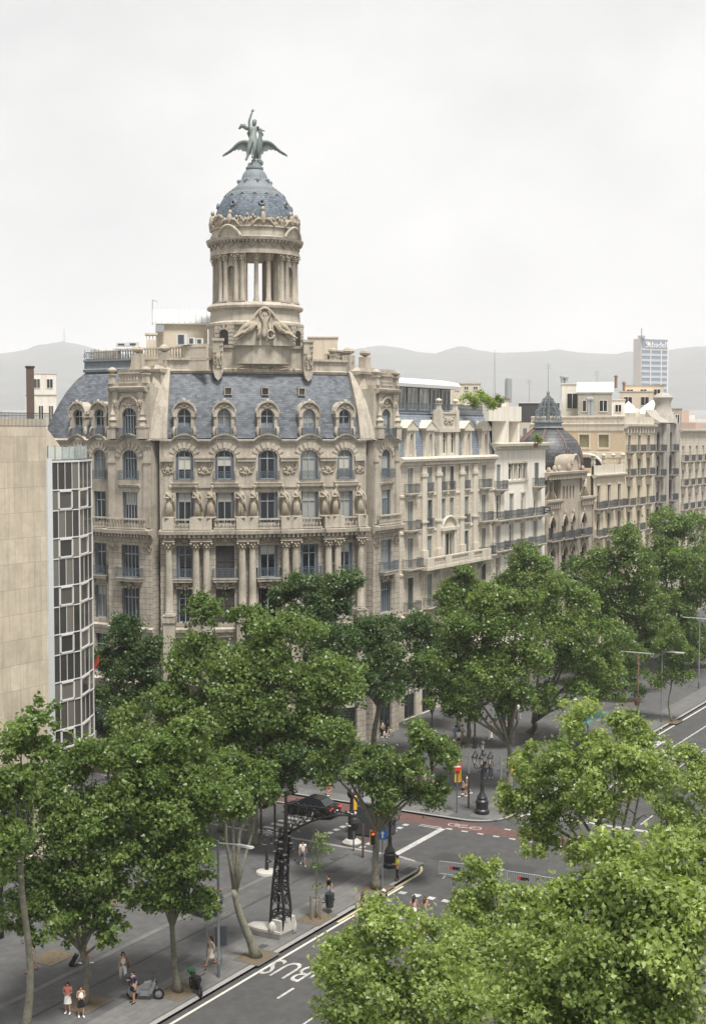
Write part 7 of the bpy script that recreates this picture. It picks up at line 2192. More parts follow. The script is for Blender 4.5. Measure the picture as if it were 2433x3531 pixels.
rt = thing('scooter', 'grey scooter with a rounded black top case, at the bottom edge', 'scooter', (56.6, 45.7, .15), R(-60)); motorbike(rt, True)

# ---- shop fronts: lettering on the limestone house and at the lower left
FS2 = Straight((125.4, AVY), (1, 0))
SHB = M_('black shop fascia', (.012, .012, .013), .35)
mb = MB(); mb.box(-1.6, 1.6, -.12, .0, 5.0, 5.75, M=FS2.M(11.0, 0, .0)); FA2 = put('shop_sign', mb.mesh('shop_sign', SHB), B2, None, True)
put('lettering', text_mesh('MaxMara', .62, SIGNW, .01), FA2, WM[FA2.name].inverted() @ FS2.M(11.0, 5.18, .14) @ Matrix.Rotation(R(90), 4, 'X'))
# dark glazed shop kiosk under the trees at the lower left
KS = thing('shop_front', 'dark glazed shop front with white lettering under the trees at the lower left edge', 'shop front', (60, 58.2, .15))
FK = Straight((50, 58.6), (1, 0))
mb = MB(); mb.box(0, 9.5, 0, 3.2, 0, 3.3, M=FK.M(0, .14, 0)); put('body', mb.mesh('body', SHB), KS, None, True)
for k in range(4):
    put('pane', pane_mesh(2.2, 2.4, 0, GLASS_D, -.05), KS, FK.M(1.2 + k * 2.35, .3, 0), True)
    mb = MB(); mb.box(k * 2.35 - .02, k * 2.35 + .1, -.08, 0, .15, 3.2, M=FK.M(0, 0, 0)); put('mullion', mb.mesh('mullion', GREY_P), KS, None, True)
put('lettering', text_mesh('BOUTIQUE', .5, M_('pale blue sign letters', (.45, .62, .64), .5), .01) if False else MB().box(.3, .5, -.1, -.09, 2.85, 3.15, M=FK.M(5.2, 0, 0)).box(.7, 1.3, -.1, -.09, 2.85, 2.92, M=FK.M(5.2, 0, 0)).box(.7, .8, -.1, -.09, 2.85, 3.15, M=FK.M(5.2, 0, 0)).box(1.5, 1.9, -.1, -.09, 3.0, 3.07, M=FK.M(5.2, 0, 0)).mesh('lettering', SIGNW), KS, None, True)
# bus shelter with the green panel beyond the crossing and benches of the promenade
rt = thing('kiosk_roof', 'flat sea green canopy roof half hidden behind the right hand trees', 'canopy', (125.5, 47.4, .15))
mb = MB(); mb.box(-3.5, 3.5, -1.1, 1.1, 2.5, 2.62); put('roof', mb.mesh('roof', M_('sea green canopy', (.12, .30, .29), .4)), rt)
mb = MB()
for x in (-3, 0, 3): mb.box(x - .05, x + .05, .8, .9, 0, 2.5)
put('post', mb.mesh('post', GREY_P), rt)
mb = MB(); mb.box(-3.2, 3.2, .82, .88, .4, 2.3); put('panel', mb.mesh('panel', TGL), rt)
rt = thing('red_flag', 'small red banner leaning out beside the curtain wall', 'flag', (84.2, 73.5, 11))
M = Matrix.Identity(4)
p0, p1 = atD(209, 1508, 112), atD(224, 1478, 111.6)
mb = MB(); mb.tube([p0, p1], .03, 5); put('pole', mb.mesh('pole', DARKP), rt, None, True)
mb = MB(); d_ = (p1 - p0); mb.add([p0, p1, p1 + Vector((0, 0, -.75)), p0 + Vector((0, 0, -.55)), p0 + Vector((.04, 0, 0)), p1 + Vector((.04, 0, 0)), p1 + Vector((.04, 0, -.75)), p0 + Vector((.04, 0, -.55))], [(0, 1, 2, 3), (7, 6, 5, 4), (0, 4, 5, 1), (2, 6, 7, 3)]); put('cloth', mb.mesh('cloth', M_('red cloth', (.45, .06, .03), .8)), rt, None, True)
# ================================================================ trees
def leaf_mat(name, dark, light, trans):
    m = bpy.data.materials.new(name); m.use_nodes = True
    t = m.node_tree; b = t.nodes['Principled BSDF']; L = t.links.new
    at = nd(t, 'ShaderNodeAttribute', attribute_name='tint')
    r = nd(t, 'ShaderNodeValToRGB')
    r.color_ramp.elements[0].color = tuple(dark) + (1,); r.color_ramp.elements[1].color = tuple(light) + (1,)
    L(at.outputs['Fac'], r.inputs[0]); L(r.outputs[0], b.inputs['Base Color'])
    b.inputs['Roughness'].default_value = .36; b.inputs['Specular IOR Level'].default_value = .5
    tr = nd(t, 'ShaderNodeBsdfTranslucent'); mxx = nd(t, 'ShaderNodeMix', data_type='RGBA', blend_type='MULTIPLY'); mxx.inputs[0].default_value = 1
    L(r.outputs[0], mxx.inputs[6]); mxx.inputs[7].default_value = tuple(trans) + (1,)
    L(mxx.outputs[2], tr.inputs[0])
    ms = nd(t, 'ShaderNodeMixShader'); ms.inputs[0].default_value = .45
    L(b.outputs[0], ms.inputs[1]); L(tr.outputs[0], ms.inputs[2]); L(ms.outputs[0], t.nodes['Material Output'].inputs[0])
    return m
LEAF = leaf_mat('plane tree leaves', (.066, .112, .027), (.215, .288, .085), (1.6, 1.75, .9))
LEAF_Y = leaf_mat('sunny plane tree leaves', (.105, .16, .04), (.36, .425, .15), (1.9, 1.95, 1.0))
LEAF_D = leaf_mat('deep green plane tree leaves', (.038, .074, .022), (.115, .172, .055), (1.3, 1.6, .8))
LEAF_G = leaf_mat('grey green leaves', (.05, .07, .045), (.10, .125, .08), (1.2, 1.3, .9))
BARK = M_('mottled plane bark', (.155, .15, .115), .9, .4, 4.0, (.075, .072, .052), stain=.7)
def leaf_cloud(name, lobes, n, size, seed, mat, detail=0, spray=16, tight=.34):
    """leaves on the outer shells of rounded clumps that cover the crown's lobes"""
    rng = np.random.default_rng(seed)
    C = np.array([l[0] for l in lobes], float); Rd = np.array([l[1] for l in lobes], float)
    vol = (Rd[:, 0] * Rd[:, 1] * Rd[:, 2]) ** (2 / 3); vol /= vol.sum()
    per = 60 if spray >= 16 else spray
    nc = max(3, int(n * .9) // per)
    li = rng.choice(len(lobes), nc, p=vol)
    K_ = 9                                      # each lobe breaks into leafy bosses with gaps between
    sd0 = rng.normal(size=(len(lobes), K_, 3)); sd0[:, :, 2] += .25; sd0 /= np.linalg.norm(sd0, axis=2)[:, :, None]
    sr0 = rng.uniform(.30, .48, (len(lobes), K_)); sp0 = rng.uniform(.40, .70, (len(lobes), K_))
    ki = rng.integers(0, K_, nc)
    bd = sd0[li, ki]; br = sr0[li, ki]
    d = rng.normal(size=(nc, 3)) * .8 + bd * .5 + np.array([0, 0, .45]); d /= np.linalg.norm(d, axis=1)[:, None]
    rr = Rd[li].mean(1)
    rc = np.clip(rr * rng.uniform(.12, .3, nc), .22, .75)
    rad = np.clip(1 - .5 * rng.random(nc) ** 2, .25, 1) + rng.normal(0, .08, nc)
    cc = C[li] + Rd[li] * (bd * sp0[li, ki][:, None] + d * (br * rad)[:, None])
    idx = np.repeat(np.arange(nc), per); N = len(idx)
    e = rng.normal(size=(N, 3)) + d[idx] * .55 + np.array([0, 0, .45]); e /= np.linalg.norm(e, axis=1)[:, None]
    rs = rc[idx] * (1 - .5 * rng.random(N) ** 1.6)
    wild = rng.random(N) < .28; rs[wild] *= rng.uniform(1.1, 2.1, wild.sum())
    el = (1 + 1.1 * rng.random(nc) ** 2)[idx]                # twigs run outwards
    q = e * rs[:, None] * np.array([1.1, 1.1, .8])
    q += d[idx] * ((q * d[idx]).sum(1) * (el - 1))[:, None]
    p = cc[idx] + q + rng.normal(0, .07, (N, 3))
    nrm = e * .55 + rng.normal(size=(N, 3)) * .62 + np.array([0, 0, .3]); nrm /= np.linalg.norm(nrm, axis=1)[:, None]
    t = rng.normal(size=(N, 3)); t[:, 2] -= .4
    t -= nrm * (t * nrm).sum(1)[:, None]; t /= np.linalg.norm(t, axis=1)[:, None]
    s_ = np.cross(nrm, t); S = size * (.5 + .75 * rng.random(N) ** 1.3)[:, None]
    if detail == 2:                             # five-pointed plane leaf, folded on its midrib
        shape = [(0, -.42, 0), (.30, -.34, .07), (.50, .02, .12), (.26, .12, .04), (.0, .58, -.04), (-.26, .12, .04), (-.50, .02, .12), (-.30, -.34, .07), (0, -.05, -.03)]
        faces = [(0, 1, 8), (1, 2, 3), (1, 3, 8), (3, 4, 8), (4, 5, 8), (5, 7, 8), (5, 6, 7), (7, 0, 8)]
    elif detail:
        shape = [(0, -.45, 0), (.46, -.14, .1), (.22, .14, .03), (0, .58, -.05), (-.22, .14, .03), (-.46, -.14, .1)]
        faces = [(0, 1, 2), (0, 2, 3), (0, 3, 4), (0, 4, 5)]
    else:
        shape = [(0, -.45, 0), (.44, -.05, .09), (0, .55, -.03), (-.44, -.05, .09)]
        faces = [(0, 1, 2), (0, 2, 3)]
    k = len(shape)
    V = np.empty((N, k, 3), np.float32)
    for i, (a, b, c) in enumerate(shape): V[:, i] = p + (s_ * a + t * b + nrm * c) * S
    F = np.array(faces)
    nf = len(F) * N
    loops = (F[None] + (np.arange(N) * k)[:, None, None]).reshape(-1)
    me = bpy.data.meshes.new(name)
    me.vertices.add(N * k); me.vertices.foreach_set('co', V.ravel())
    me.loops.add(nf * 3); me.loops.foreach_set('vertex_index', loops.astype(np.int32))
    me.polygons.add(nf); me.polygons.foreach_set('loop_start', np.arange(0, nf * 3, 3, dtype=np.int32))
    tint = np.clip(rng.normal(.42, .24, N) + (rng.normal(0, .15, nc) + rng.normal(0, .09, len(lobes))[li])[idx], 0, 1).astype(np.float32)
    a = me.attributes.new('tint', 'FLOAT', 'POINT'); a.data.foreach_set('value', np.repeat(tint, k))
    me.update(calc_edges=True)
    me.materials.append(mat)
    return me
def limb_mesh(name, base, top, lobes, r0, seed, bend=.3):
    rng = random.Random(seed)
    mb = MB()
    b, t = Vector(base), Vector(top)
    pts = []
    for i in range(9):
        f_ = i / 8
        p = b.lerp(t, f_) + Vector((math.sin(f_ * 3.1 + seed) * bend * math.sin(PI * f_), math.cos(f_ * 2.7 + seed * 2) * bend * math.sin(PI * f_), 0))
        pts.append(p)
    mb.tube(pts, [r0 * (1.45 if i == 0 else 1.12 if i == 1 else 1 - .045 * i) for i in range(9)], 9)
    for c, rd in lobes:
        c = Vector(c)
        s = t + (Vector(b) - t) * rng.uniform(0, .12)
        m_ = s.lerp(c, .5) + Vector((rng.uniform(-.5, .5), rng.uniform(-.5, .5), rng.uniform(.0, .6)))
        r1 = r0 * rng.uniform(.42, .58)
        e = c + Vector((0, 0, rd[2] * .25))
        mb.tube([s, s.lerp(m_, .5) + Vector((0, 0, .15)), m_, m_.lerp(e, .6), e], [r1, r1 * .8, r1 * .62, r1 * .4, r1 * .15], 6)
        for q in range(4):
            a = m_.lerp(e, rng.uniform(.0, .8))
            d = Vector((rng.uniform(-1, 1) * rd[0], rng.uniform(-1, 1) * rd[1], rng.uniform(-.3, .8) * rd[2])) * .8
            mb.tube([a, a + d * .5 + Vector((0, 0, .2)), a + d], [r1 * .35, r1 * .22, r1 * .08], 5)
    return mb.mesh(name, BARK, 'all')
def tree(label, base, lobes, n, size, mat, seed, r0=.22, trunk_top=None, detail=False, name='plane_tree', group='plane trees along the avenue', bend=.3, spray=16, tight=.34, z0=.15):
    """lobes and trunk top in world coordinates"""
    rt = thing(name, label, 'tree', (base[0], base[1], z0), 0, group)
    B_ = Vector((base[0], base[1], z0))
    lb = [((Vector(c) - B_)[:], r if hasattr(r, '__len__') else (r, r, r * .85)) for c, r in lobes]
    if trunk_top is None:
        cm = sum((Vector(c) for c, r in lb), Vector()) / len(lb)
        zb = min(c[2] - r[2] for c, r in lb)
        trunk_top = Vector((cm.x * .5, cm.y * .5, max(1.5, zb + .8)))
    else: trunk_top = Vector(trunk_top) - B_
    put('trunk', limb_mesh('trunk', (0, 0, -.02), trunk_top, lb, r0, seed, bend), rt)
    put('crown', leaf_cloud('crown', lb, n, size, seed, mat, detail, spray, tight), rt, None, False, None, 'stuff')
    return rt
def lob(x, y, D, rpx, sq=.85, dep=None):
    """a crown lobe seen at that pixel, D metres out, rpx pixels in radius"""
    p = atD(x, y, D); r = rpx * PX / F_PX * D
    return (tuple(p), (r, r * (dep or 1.0), r * sq))
def hd(x, y): return math.hypot(x, y)
# nearest trees, lower right: their tops come up from below the camera
N1 = [lob(760, 2185, 51, 75), lob(850, 2125, 50, 80), lob(960, 2160, 50, 105), lob(830, 2250, 49, 115), lob(1000, 2260, 48, 110), lob(890, 2340, 49, 130), lob(1075, 2230, 52, 70)]
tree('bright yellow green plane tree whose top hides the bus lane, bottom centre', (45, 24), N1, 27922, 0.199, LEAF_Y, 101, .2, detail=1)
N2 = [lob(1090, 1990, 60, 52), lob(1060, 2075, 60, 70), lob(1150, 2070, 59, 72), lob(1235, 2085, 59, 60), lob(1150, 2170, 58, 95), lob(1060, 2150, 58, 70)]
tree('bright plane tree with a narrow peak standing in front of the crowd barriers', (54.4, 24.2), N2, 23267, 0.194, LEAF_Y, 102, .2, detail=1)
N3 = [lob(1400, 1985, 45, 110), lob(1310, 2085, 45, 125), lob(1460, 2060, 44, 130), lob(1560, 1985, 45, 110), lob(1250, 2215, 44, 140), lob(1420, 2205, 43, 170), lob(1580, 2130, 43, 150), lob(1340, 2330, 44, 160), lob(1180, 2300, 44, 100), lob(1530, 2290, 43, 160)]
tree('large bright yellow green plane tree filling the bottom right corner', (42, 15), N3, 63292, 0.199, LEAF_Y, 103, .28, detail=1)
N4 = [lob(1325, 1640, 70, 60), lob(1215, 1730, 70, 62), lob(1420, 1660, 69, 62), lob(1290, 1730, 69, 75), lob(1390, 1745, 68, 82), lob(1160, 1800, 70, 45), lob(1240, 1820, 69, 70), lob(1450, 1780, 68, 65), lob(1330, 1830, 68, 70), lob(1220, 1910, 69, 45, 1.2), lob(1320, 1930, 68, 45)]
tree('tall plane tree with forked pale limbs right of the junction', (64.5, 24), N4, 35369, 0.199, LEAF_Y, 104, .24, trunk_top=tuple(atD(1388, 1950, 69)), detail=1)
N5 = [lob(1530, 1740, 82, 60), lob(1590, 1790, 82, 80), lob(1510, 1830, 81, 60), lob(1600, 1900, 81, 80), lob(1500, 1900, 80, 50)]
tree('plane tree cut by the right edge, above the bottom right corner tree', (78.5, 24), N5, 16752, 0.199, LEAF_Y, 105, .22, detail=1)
# near left pavement
A_ = [lob(410, 1685, 73, 62), lob(345, 1755, 73, 75), lob(455, 1770, 73, 70), lob(400, 1850, 72, 95), lob(300, 1850, 73, 70), lob(500, 1830, 73, 62), lob(340, 1950, 72, 90), lob(440, 1960, 72, 80), lob(395, 2030, 72, 55), lob(325, 2040, 72, 40), lob(465, 2045, 72, 36), lob(290, 1720, 73, 45), lob(440, 1640, 73, 34)]
tree('green plane tree with a slender curved trunk beside the parked motorbike', (58.3, 44.8), A_, 51318, .23, LEAF, 106, .2, trunk_top=tuple(atD(388, 2085, 73)), bend=.15, detail=1)
D_ = [lob(215, 1735, 72, 70), lob(130, 1790, 72, 75), lob(230, 1830, 72, 80), lob(110, 1900, 71, 80), lob(210, 1930, 71, 85), lob(150, 2010, 71, 80), lob(250, 2040, 71, 60), lob(180, 2095, 71, 55), lob(110, 2085, 70, 60), lob(255, 2110, 71, 40), lob(80, 1790, 71, 62), lob(50, 2070, 70, 60), lob(170, 1880, 71, 75), lob(290, 1960, 71, 50), lob(60, 2000, 71, 60)]
tree('dark leaved plane tree with its trunk between the two women and the suitcase', (54.6, 48.0), D_, 50468, .23, LEAF, 107, .19, trunk_top=tuple(atD(186, 2150, 72)), detail=1)
E_ = [lob(90, 1625, 66, 36), lob(50, 1690, 66, 60), lob(110, 1700, 66, 32), lob(20, 1800, 65, 70), lob(-40, 1900, 65, 90)]
tree('pale olive plane tree against the travertine wall at the left edge', (49.5, 47.5), E_, 21250, .23, LEAF, 108, .2, detail=1)
B_t = [lob(530, 1735, 78, 48), lob(585, 1785, 78, 46), lob(510, 1800, 77, 50), lob(595, 1745, 79, 30)]
tree('leaning plane tree with a thick bare trunk left of the ornate lamp', (64.5, 44.0), B_t, 14875, .23, LEAF, 109, .27, trunk_top=tuple(atD(528, 2010, 77.5)), bend=.1, detail=1)
tw = [lob(575, 2010, 78, 22), lob(600, 2090, 78, 18)]
C_ = [lob(765, 1680, 90, 52), lob(735, 1740, 90, 42), lob(840, 1735, 89, 60), lob(960, 1665, 90, 52), lob(1005, 1705, 90, 45), lob(905, 1735, 89, 55), lob(805, 1750, 89, 42), lob(870, 1805, 89, 52), lob(980, 1790, 90, 35, 1.4), lob(935, 1800, 90, 40)]
tree('light green plane tree with a straight trunk behind the red traffic light', (78.3, 43.9), C_, 31875, .22, LEAF, 110, .26, trunk_top=tuple(atD(851, 1870, 89.5)), bend=.1, detail=1)
# big tree at the cross street corner
T1 = [lob(480, 1400, 100, 62), lob(555, 1410, 100, 50), lob(440, 1490, 99, 72), lob(530, 1500, 99, 85), lob(640, 1455, 99, 80), lob(700, 1440, 100, 40), lob(405, 1590, 99, 75), lob(520, 1610, 98, 95), lob(640, 1580, 98, 100), lob(740, 1540, 99, 78), lob(790, 1570, 99, 52), lob(360, 1680, 99, 75), lob(470, 1700, 98, 90), lob(600, 1700, 98, 90), lob(720, 1670, 98, 80), lob(300, 1650, 100, 60)]
tree('largest plane tree, a tall dome of leaves in front of the corner building', (82.5, 56.6), T1, 95000, 0.260, LEAF, 111, .45, trunk_top=tuple(atD(572, 1790, 99)), bend=.1, detail=0)
T1b = [lob(690, 1740, 95, 60), lob(630, 1760, 96, 55), lob(750, 1730, 95, 50), lob(420, 1745, 101, 60), lob(500, 1770, 100, 50), lob(340, 1750, 104, 55), lob(290, 1780, 104, 50), lob(400, 1800, 103, 45), lob(570, 1790, 99, 45)]
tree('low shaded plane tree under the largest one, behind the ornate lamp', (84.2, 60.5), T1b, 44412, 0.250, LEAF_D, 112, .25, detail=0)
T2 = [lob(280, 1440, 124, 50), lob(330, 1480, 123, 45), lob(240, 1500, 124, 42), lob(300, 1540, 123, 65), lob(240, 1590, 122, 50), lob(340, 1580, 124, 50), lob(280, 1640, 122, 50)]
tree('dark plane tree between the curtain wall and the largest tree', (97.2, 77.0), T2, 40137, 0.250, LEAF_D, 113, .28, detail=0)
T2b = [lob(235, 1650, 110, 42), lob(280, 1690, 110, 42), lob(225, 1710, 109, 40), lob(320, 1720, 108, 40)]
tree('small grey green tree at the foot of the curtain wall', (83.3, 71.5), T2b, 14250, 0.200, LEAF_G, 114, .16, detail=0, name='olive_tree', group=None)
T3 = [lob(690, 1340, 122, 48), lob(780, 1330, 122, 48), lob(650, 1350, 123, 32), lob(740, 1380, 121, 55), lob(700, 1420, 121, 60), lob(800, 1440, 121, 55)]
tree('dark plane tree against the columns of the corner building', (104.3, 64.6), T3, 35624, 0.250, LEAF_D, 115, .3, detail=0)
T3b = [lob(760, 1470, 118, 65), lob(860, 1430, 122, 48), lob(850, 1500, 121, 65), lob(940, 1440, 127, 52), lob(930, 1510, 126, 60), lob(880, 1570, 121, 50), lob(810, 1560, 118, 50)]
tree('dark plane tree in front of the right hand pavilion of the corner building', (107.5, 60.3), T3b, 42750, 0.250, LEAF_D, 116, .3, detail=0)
T9b = [lob(1045, 1310, 138, 32), lob(1010, 1350, 138, 40), lob(1075, 1350, 138, 40), lob(1030, 1410, 137, 55), lob(985, 1440, 137, 40)]
tree('dark plane tree with a twin top before the limestone house', (124.3, 60.2), T9b, 31586, 0.250, LEAF, 117, .26, detail=0)
T9 = [lob(1185, 1265, 153, 38), lob(1150, 1300, 153, 38), lob(1225, 1300, 153, 40), lob(1180, 1340, 152, 50), lob(1260, 1330, 152, 35)]
tree('plane tree with a rounded top before the white rendered house', (141.5, 60.0), T9, 29924, 0.260, LEAF, 118, .26, detail=0)
G_ = [lob(1100, 1370, 116, 50), lob(1180, 1370, 116, 45), lob(1060, 1440, 115, 62), lob(1150, 1440, 115, 65), lob(1010, 1500, 115, 52), lob(1100, 1530, 114, 70), lob(1000, 1570, 115, 48), lob(1190, 1500, 114, 55), lob(1160, 1590, 114, 50), lob(1060, 1600, 114, 40)]
tree('plane tree with a full lit crown right of the far cluster lamp, its trunk crooked', (105.6, 46.2), G_, 49875, 0.255, LEAF, 119, .3, trunk_top=tuple(atD(1150, 1680, 115)), detail=0)
G2 = [lob(1265, 1345, 135, 52), lob(1330, 1390, 135, 50), lob(1230, 1400, 134, 55), lob(1300, 1450, 134, 65), lob(1380, 1440, 135, 45), lob(1360, 1510, 134, 55), lob(1260, 1520, 133, 60), lob(1320, 1570, 133, 50), lob(1230, 1580, 132, 45), lob(1390, 1570, 133, 35)]
tree('wide lit plane tree left of the pole with the long white light bar', (127.4, 53.9), G2, 45125, 0.255, LEAF, 120, .34, trunk_top=tuple(atD(1205, 1630, 136)), detail=0)
G3 = [lob(1040, 1600, 131, 45), lob(1080, 1560, 132, 50), lob(1140, 1570, 131, 45)]
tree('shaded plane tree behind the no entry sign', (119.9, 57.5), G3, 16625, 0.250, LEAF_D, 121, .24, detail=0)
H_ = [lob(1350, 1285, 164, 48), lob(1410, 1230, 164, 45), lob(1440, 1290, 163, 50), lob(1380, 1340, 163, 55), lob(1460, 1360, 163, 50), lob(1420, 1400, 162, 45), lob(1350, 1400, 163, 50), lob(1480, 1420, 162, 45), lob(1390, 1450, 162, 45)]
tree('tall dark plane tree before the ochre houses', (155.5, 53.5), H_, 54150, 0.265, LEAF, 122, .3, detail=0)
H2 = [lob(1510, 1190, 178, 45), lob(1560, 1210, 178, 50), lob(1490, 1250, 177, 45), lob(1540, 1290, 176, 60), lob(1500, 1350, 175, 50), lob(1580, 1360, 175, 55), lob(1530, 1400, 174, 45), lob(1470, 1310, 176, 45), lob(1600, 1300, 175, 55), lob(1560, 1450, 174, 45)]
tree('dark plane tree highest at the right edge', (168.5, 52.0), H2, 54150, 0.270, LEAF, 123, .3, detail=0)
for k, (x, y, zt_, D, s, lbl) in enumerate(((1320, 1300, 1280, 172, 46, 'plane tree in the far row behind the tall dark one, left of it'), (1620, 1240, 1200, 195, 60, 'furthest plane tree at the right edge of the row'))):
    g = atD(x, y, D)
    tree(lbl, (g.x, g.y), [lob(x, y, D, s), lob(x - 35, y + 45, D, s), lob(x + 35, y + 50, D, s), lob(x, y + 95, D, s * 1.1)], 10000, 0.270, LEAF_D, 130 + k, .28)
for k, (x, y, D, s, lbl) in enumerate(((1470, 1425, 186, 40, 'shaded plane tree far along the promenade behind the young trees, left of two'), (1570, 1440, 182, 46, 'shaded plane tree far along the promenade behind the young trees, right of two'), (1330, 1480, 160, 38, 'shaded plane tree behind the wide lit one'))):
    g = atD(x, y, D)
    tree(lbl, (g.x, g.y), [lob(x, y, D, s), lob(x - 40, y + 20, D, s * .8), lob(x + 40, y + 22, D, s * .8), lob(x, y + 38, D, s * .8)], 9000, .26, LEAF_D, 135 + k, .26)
# slender young trees of the far pavement
for k, (bx, by, top, bot, wpx, lbl) in enumerate(((1413, 1590, 1430, 1560, 38, 'sparse young tree with thin leaves left of the far slim lamp'), (1518, 1632, 1415, 1570, 36, 'sparse young tree at the right edge in an edged pit'))):
    g = gp(bx, by, .15); D = hd(g.x, g.y)
    lbs = [lob(bx + dx * wpx, top + (bot - top) * f_, D, wpx * s) for dx, f_, s in ((0, .12, .7), (-.6, .35, .8), (.6, .4, .8), (-.2, .6, .9), (.7, .75, .7), (-.9, .8, .6))]
    tree(lbl, (g.x, g.y), lbs, 13000, .2, LEAF, 140 + k, .1, name='young_tree', group='young street trees', spray=8, tight=.45)
    PITS.append((g.x, g.y))
g = Vector((71.6, 44.3, 0))
YT = tree('staked young tree with few leaves left of the litter bin', (71.6, 44.4), [lob(722, 1900, 84.2, 16), lob(712, 1960, 84.2, 14), lob(733, 1925, 84.2, 14), lob(718, 2010, 84.2, 10)], 285, .2, LEAF, 150, .05, trunk_top=tuple(atD(720, 1880, 84.2)), detail=0, name='young_tree', group='young street trees', spray=5, tight=.3, bend=.05)
mb = MB()
for dx, dy in ((-.4, 0), (.4, 0), (0, .4), (0, -.4)): mb.tube([(dx, dy, 0), (dx, dy, 1.35)], .05, 6)
mb.tube([(-.4, 0, 1.2), (0, .4, 1.2), (.4, 0, 1.2), (0, -.4, 1.2), (-.4, 0, 1.2)], .03, 4)
put('stake', mb.mesh('stake', M_('grey timber stake', (.19, .16, .13), .85)), YT)
for x, y in ((58.3, 44.8), (54.6, 48.0), (64.5, 44.0), (78.3, 43.95), (82.4, 56.6), (71.6, 44.4), (105.6, 46.2), (119.9, 57.5), (127.4, 53.9), (97.2, 77), (58.6, 54.0), (67.8, 57.5)): pit(x, y)
for x, y in PITS: pit(x, y, .95)
# potted shrubs on the roofs
def shrub(label, x, y, D, rpx, mat, n=500, nm='roof_shrub', size=.22, pot=True):
    p = atD(x, y, D); r = rpx * PX / F_PX * D
    rt = thing(nm, label, 'shrub', (p.x, p.y, p.z - r))
    put('foliage', leaf_cloud('foliage', [((0, 0, r), (r, r, r * .8)), ((r * .5, -r * .4, r * .7), (r * .6, r * .6, r * .5))], n, size, int(x), mat, False, 8, .2), rt, None, False, None, 'stuff')
    if not pot: return
    mb = MB(); mb.lathe([(.25, 0), (.35, .5)], 8, c=(0, 0, -.4)); put('pot', mb.mesh('pot', TILE), rt)
PG = LEAF_Y
shrub('leafy green pergola creeper on the limestone house roof, leftmost mound', 1062, 908, 158, 20, PG, 1500, 'creeper', .2, False)
shrub('leafy green pergola creeper on the limestone house roof, middle mound', 1085, 903, 159, 20, PG, 1500, 'creeper', .2, False)
shrub('leafy green pergola creeper on the limestone house roof, right mound', 1105, 915, 160, 18, PG, 1200, 'creeper', .2, False)
shrub('small palm like plant at the right end of the roof pergola', 1128, 905, 161, 9, LEAF, 400)
shrub('green shrub on the white house roof in front of the dark dome', 1211, 993, 170, 12, LEAF, 500)
shrub('dark leafy planter beside the right hand promenade path', 1440, 1565, 150, 22, LEAF_D, 900)
# ================================================================ people
SKIN = [M_('light skin', (.48, .30, .21), .6), M_('tanned skin', (.36, .21, .135), .6), M_('brown skin', (.16, .085, .055), .6)]
HAIR = [M_('dark brown hair', (.022, .014, .010), .5), M_('black hair', (.008, .007, .007), .5), M_('brown hair', (.07, .04, .022), .5), M_('fair hair', (.25, .17, .08), .5)]
CLOTH = {k: M_(k + ' cloth', c, .8) for k, c in dict(white=(.66, .65, .62), black=(.012, .012, .014), navy=(.02, .03, .07), blue=(.04, .09, .2), denim=(.07, .12, .2), lblue=(.25, .36, .5), beige=(.45, .37, .27), red=(.4, .05, .04), coral=(.5, .16, .13), grey=(.18, .18, .185), khaki=(.24, .2, .13), green=(.05, .12, .07), pink=(.5, .3, .3), yellow=(.62, .66, .04), rust=(.25, .08, .04)).items()}
SHOE = {'w': CLOTH['white'], 'b': CLOTH['black'], 'r': CLOTH['rust']}
LEATHER = M_('brown leather', (.12, .045, .028), .5)
def joints(pose, fem):
    """skeleton of a 1.72 m adult facing -y"""
    sh, hp = (.185, .095) if not fem else (.16, .10)
    st = {'stand': .04, 'walk': .30, 'stride': .42}[pose['legs']]
    J = {}
    J['pel'] = (0, 0, .93); J['chest'] = (0, -.01, 1.27); J['neck'] = (0, -.005, 1.47); J['head'] = (0, -.02, 1.575); J['top'] = (0, -.02, 1.67)
    for s, sg in (('L', 1), ('R', -1)):
        f = st * (1 if s == 'L' else -1)
        J['hip' + s] = (sg * hp, 0, .88); J['knee' + s] = (sg * (hp + .01), -f * .55 - .03, .49); J['ank' + s] = (sg * (hp + .01), -f + (.05 if f < 0 else 0), .085 + (.05 if f < -.2 else 0)); J['toe' + s] = (sg * (hp + .03), -f - .15, .035 + (.0 if f > -.2 else .02))
        J['sh' + s] = (sg * sh, 0, 1.41)
        am = pose['arms'] if s == 'R' else pose.get('arms2', pose['arms'])
        if am == 'swing': J['el' + s] = (sg * (sh + .06), .06 + f * .35, 1.13); J['wr' + s] = (sg * (sh + .08), -.06 + f * .55, .91)
        elif am == 'front': J['el' + s] = (sg * (sh + .07), .02, 1.13); J['wr' + s] = (sg * .07, -.24, 1.12)
        elif am == 'phone': J['el' + s] = (sg * (sh + .06), -.04, 1.13); J['wr' + s] = (sg * .1, -.27, 1.25)
        elif am == 'ear': J['el' + s] = (sg * (sh + .12), -.06, 1.2); J['wr' + s] = (sg * .12, -.08, 1.52)
        elif am == 'out': J['el' + s] = (sg * (sh + .22), -.04, 1.24); J['wr' + s] = (sg * (sh + .44), -.12, 1.3)
        else: J['el' + s] = (sg * (sh + .05), .02, 1.13); J['wr' + s] = (sg * (sh + .05), -.05, .9)
    return J
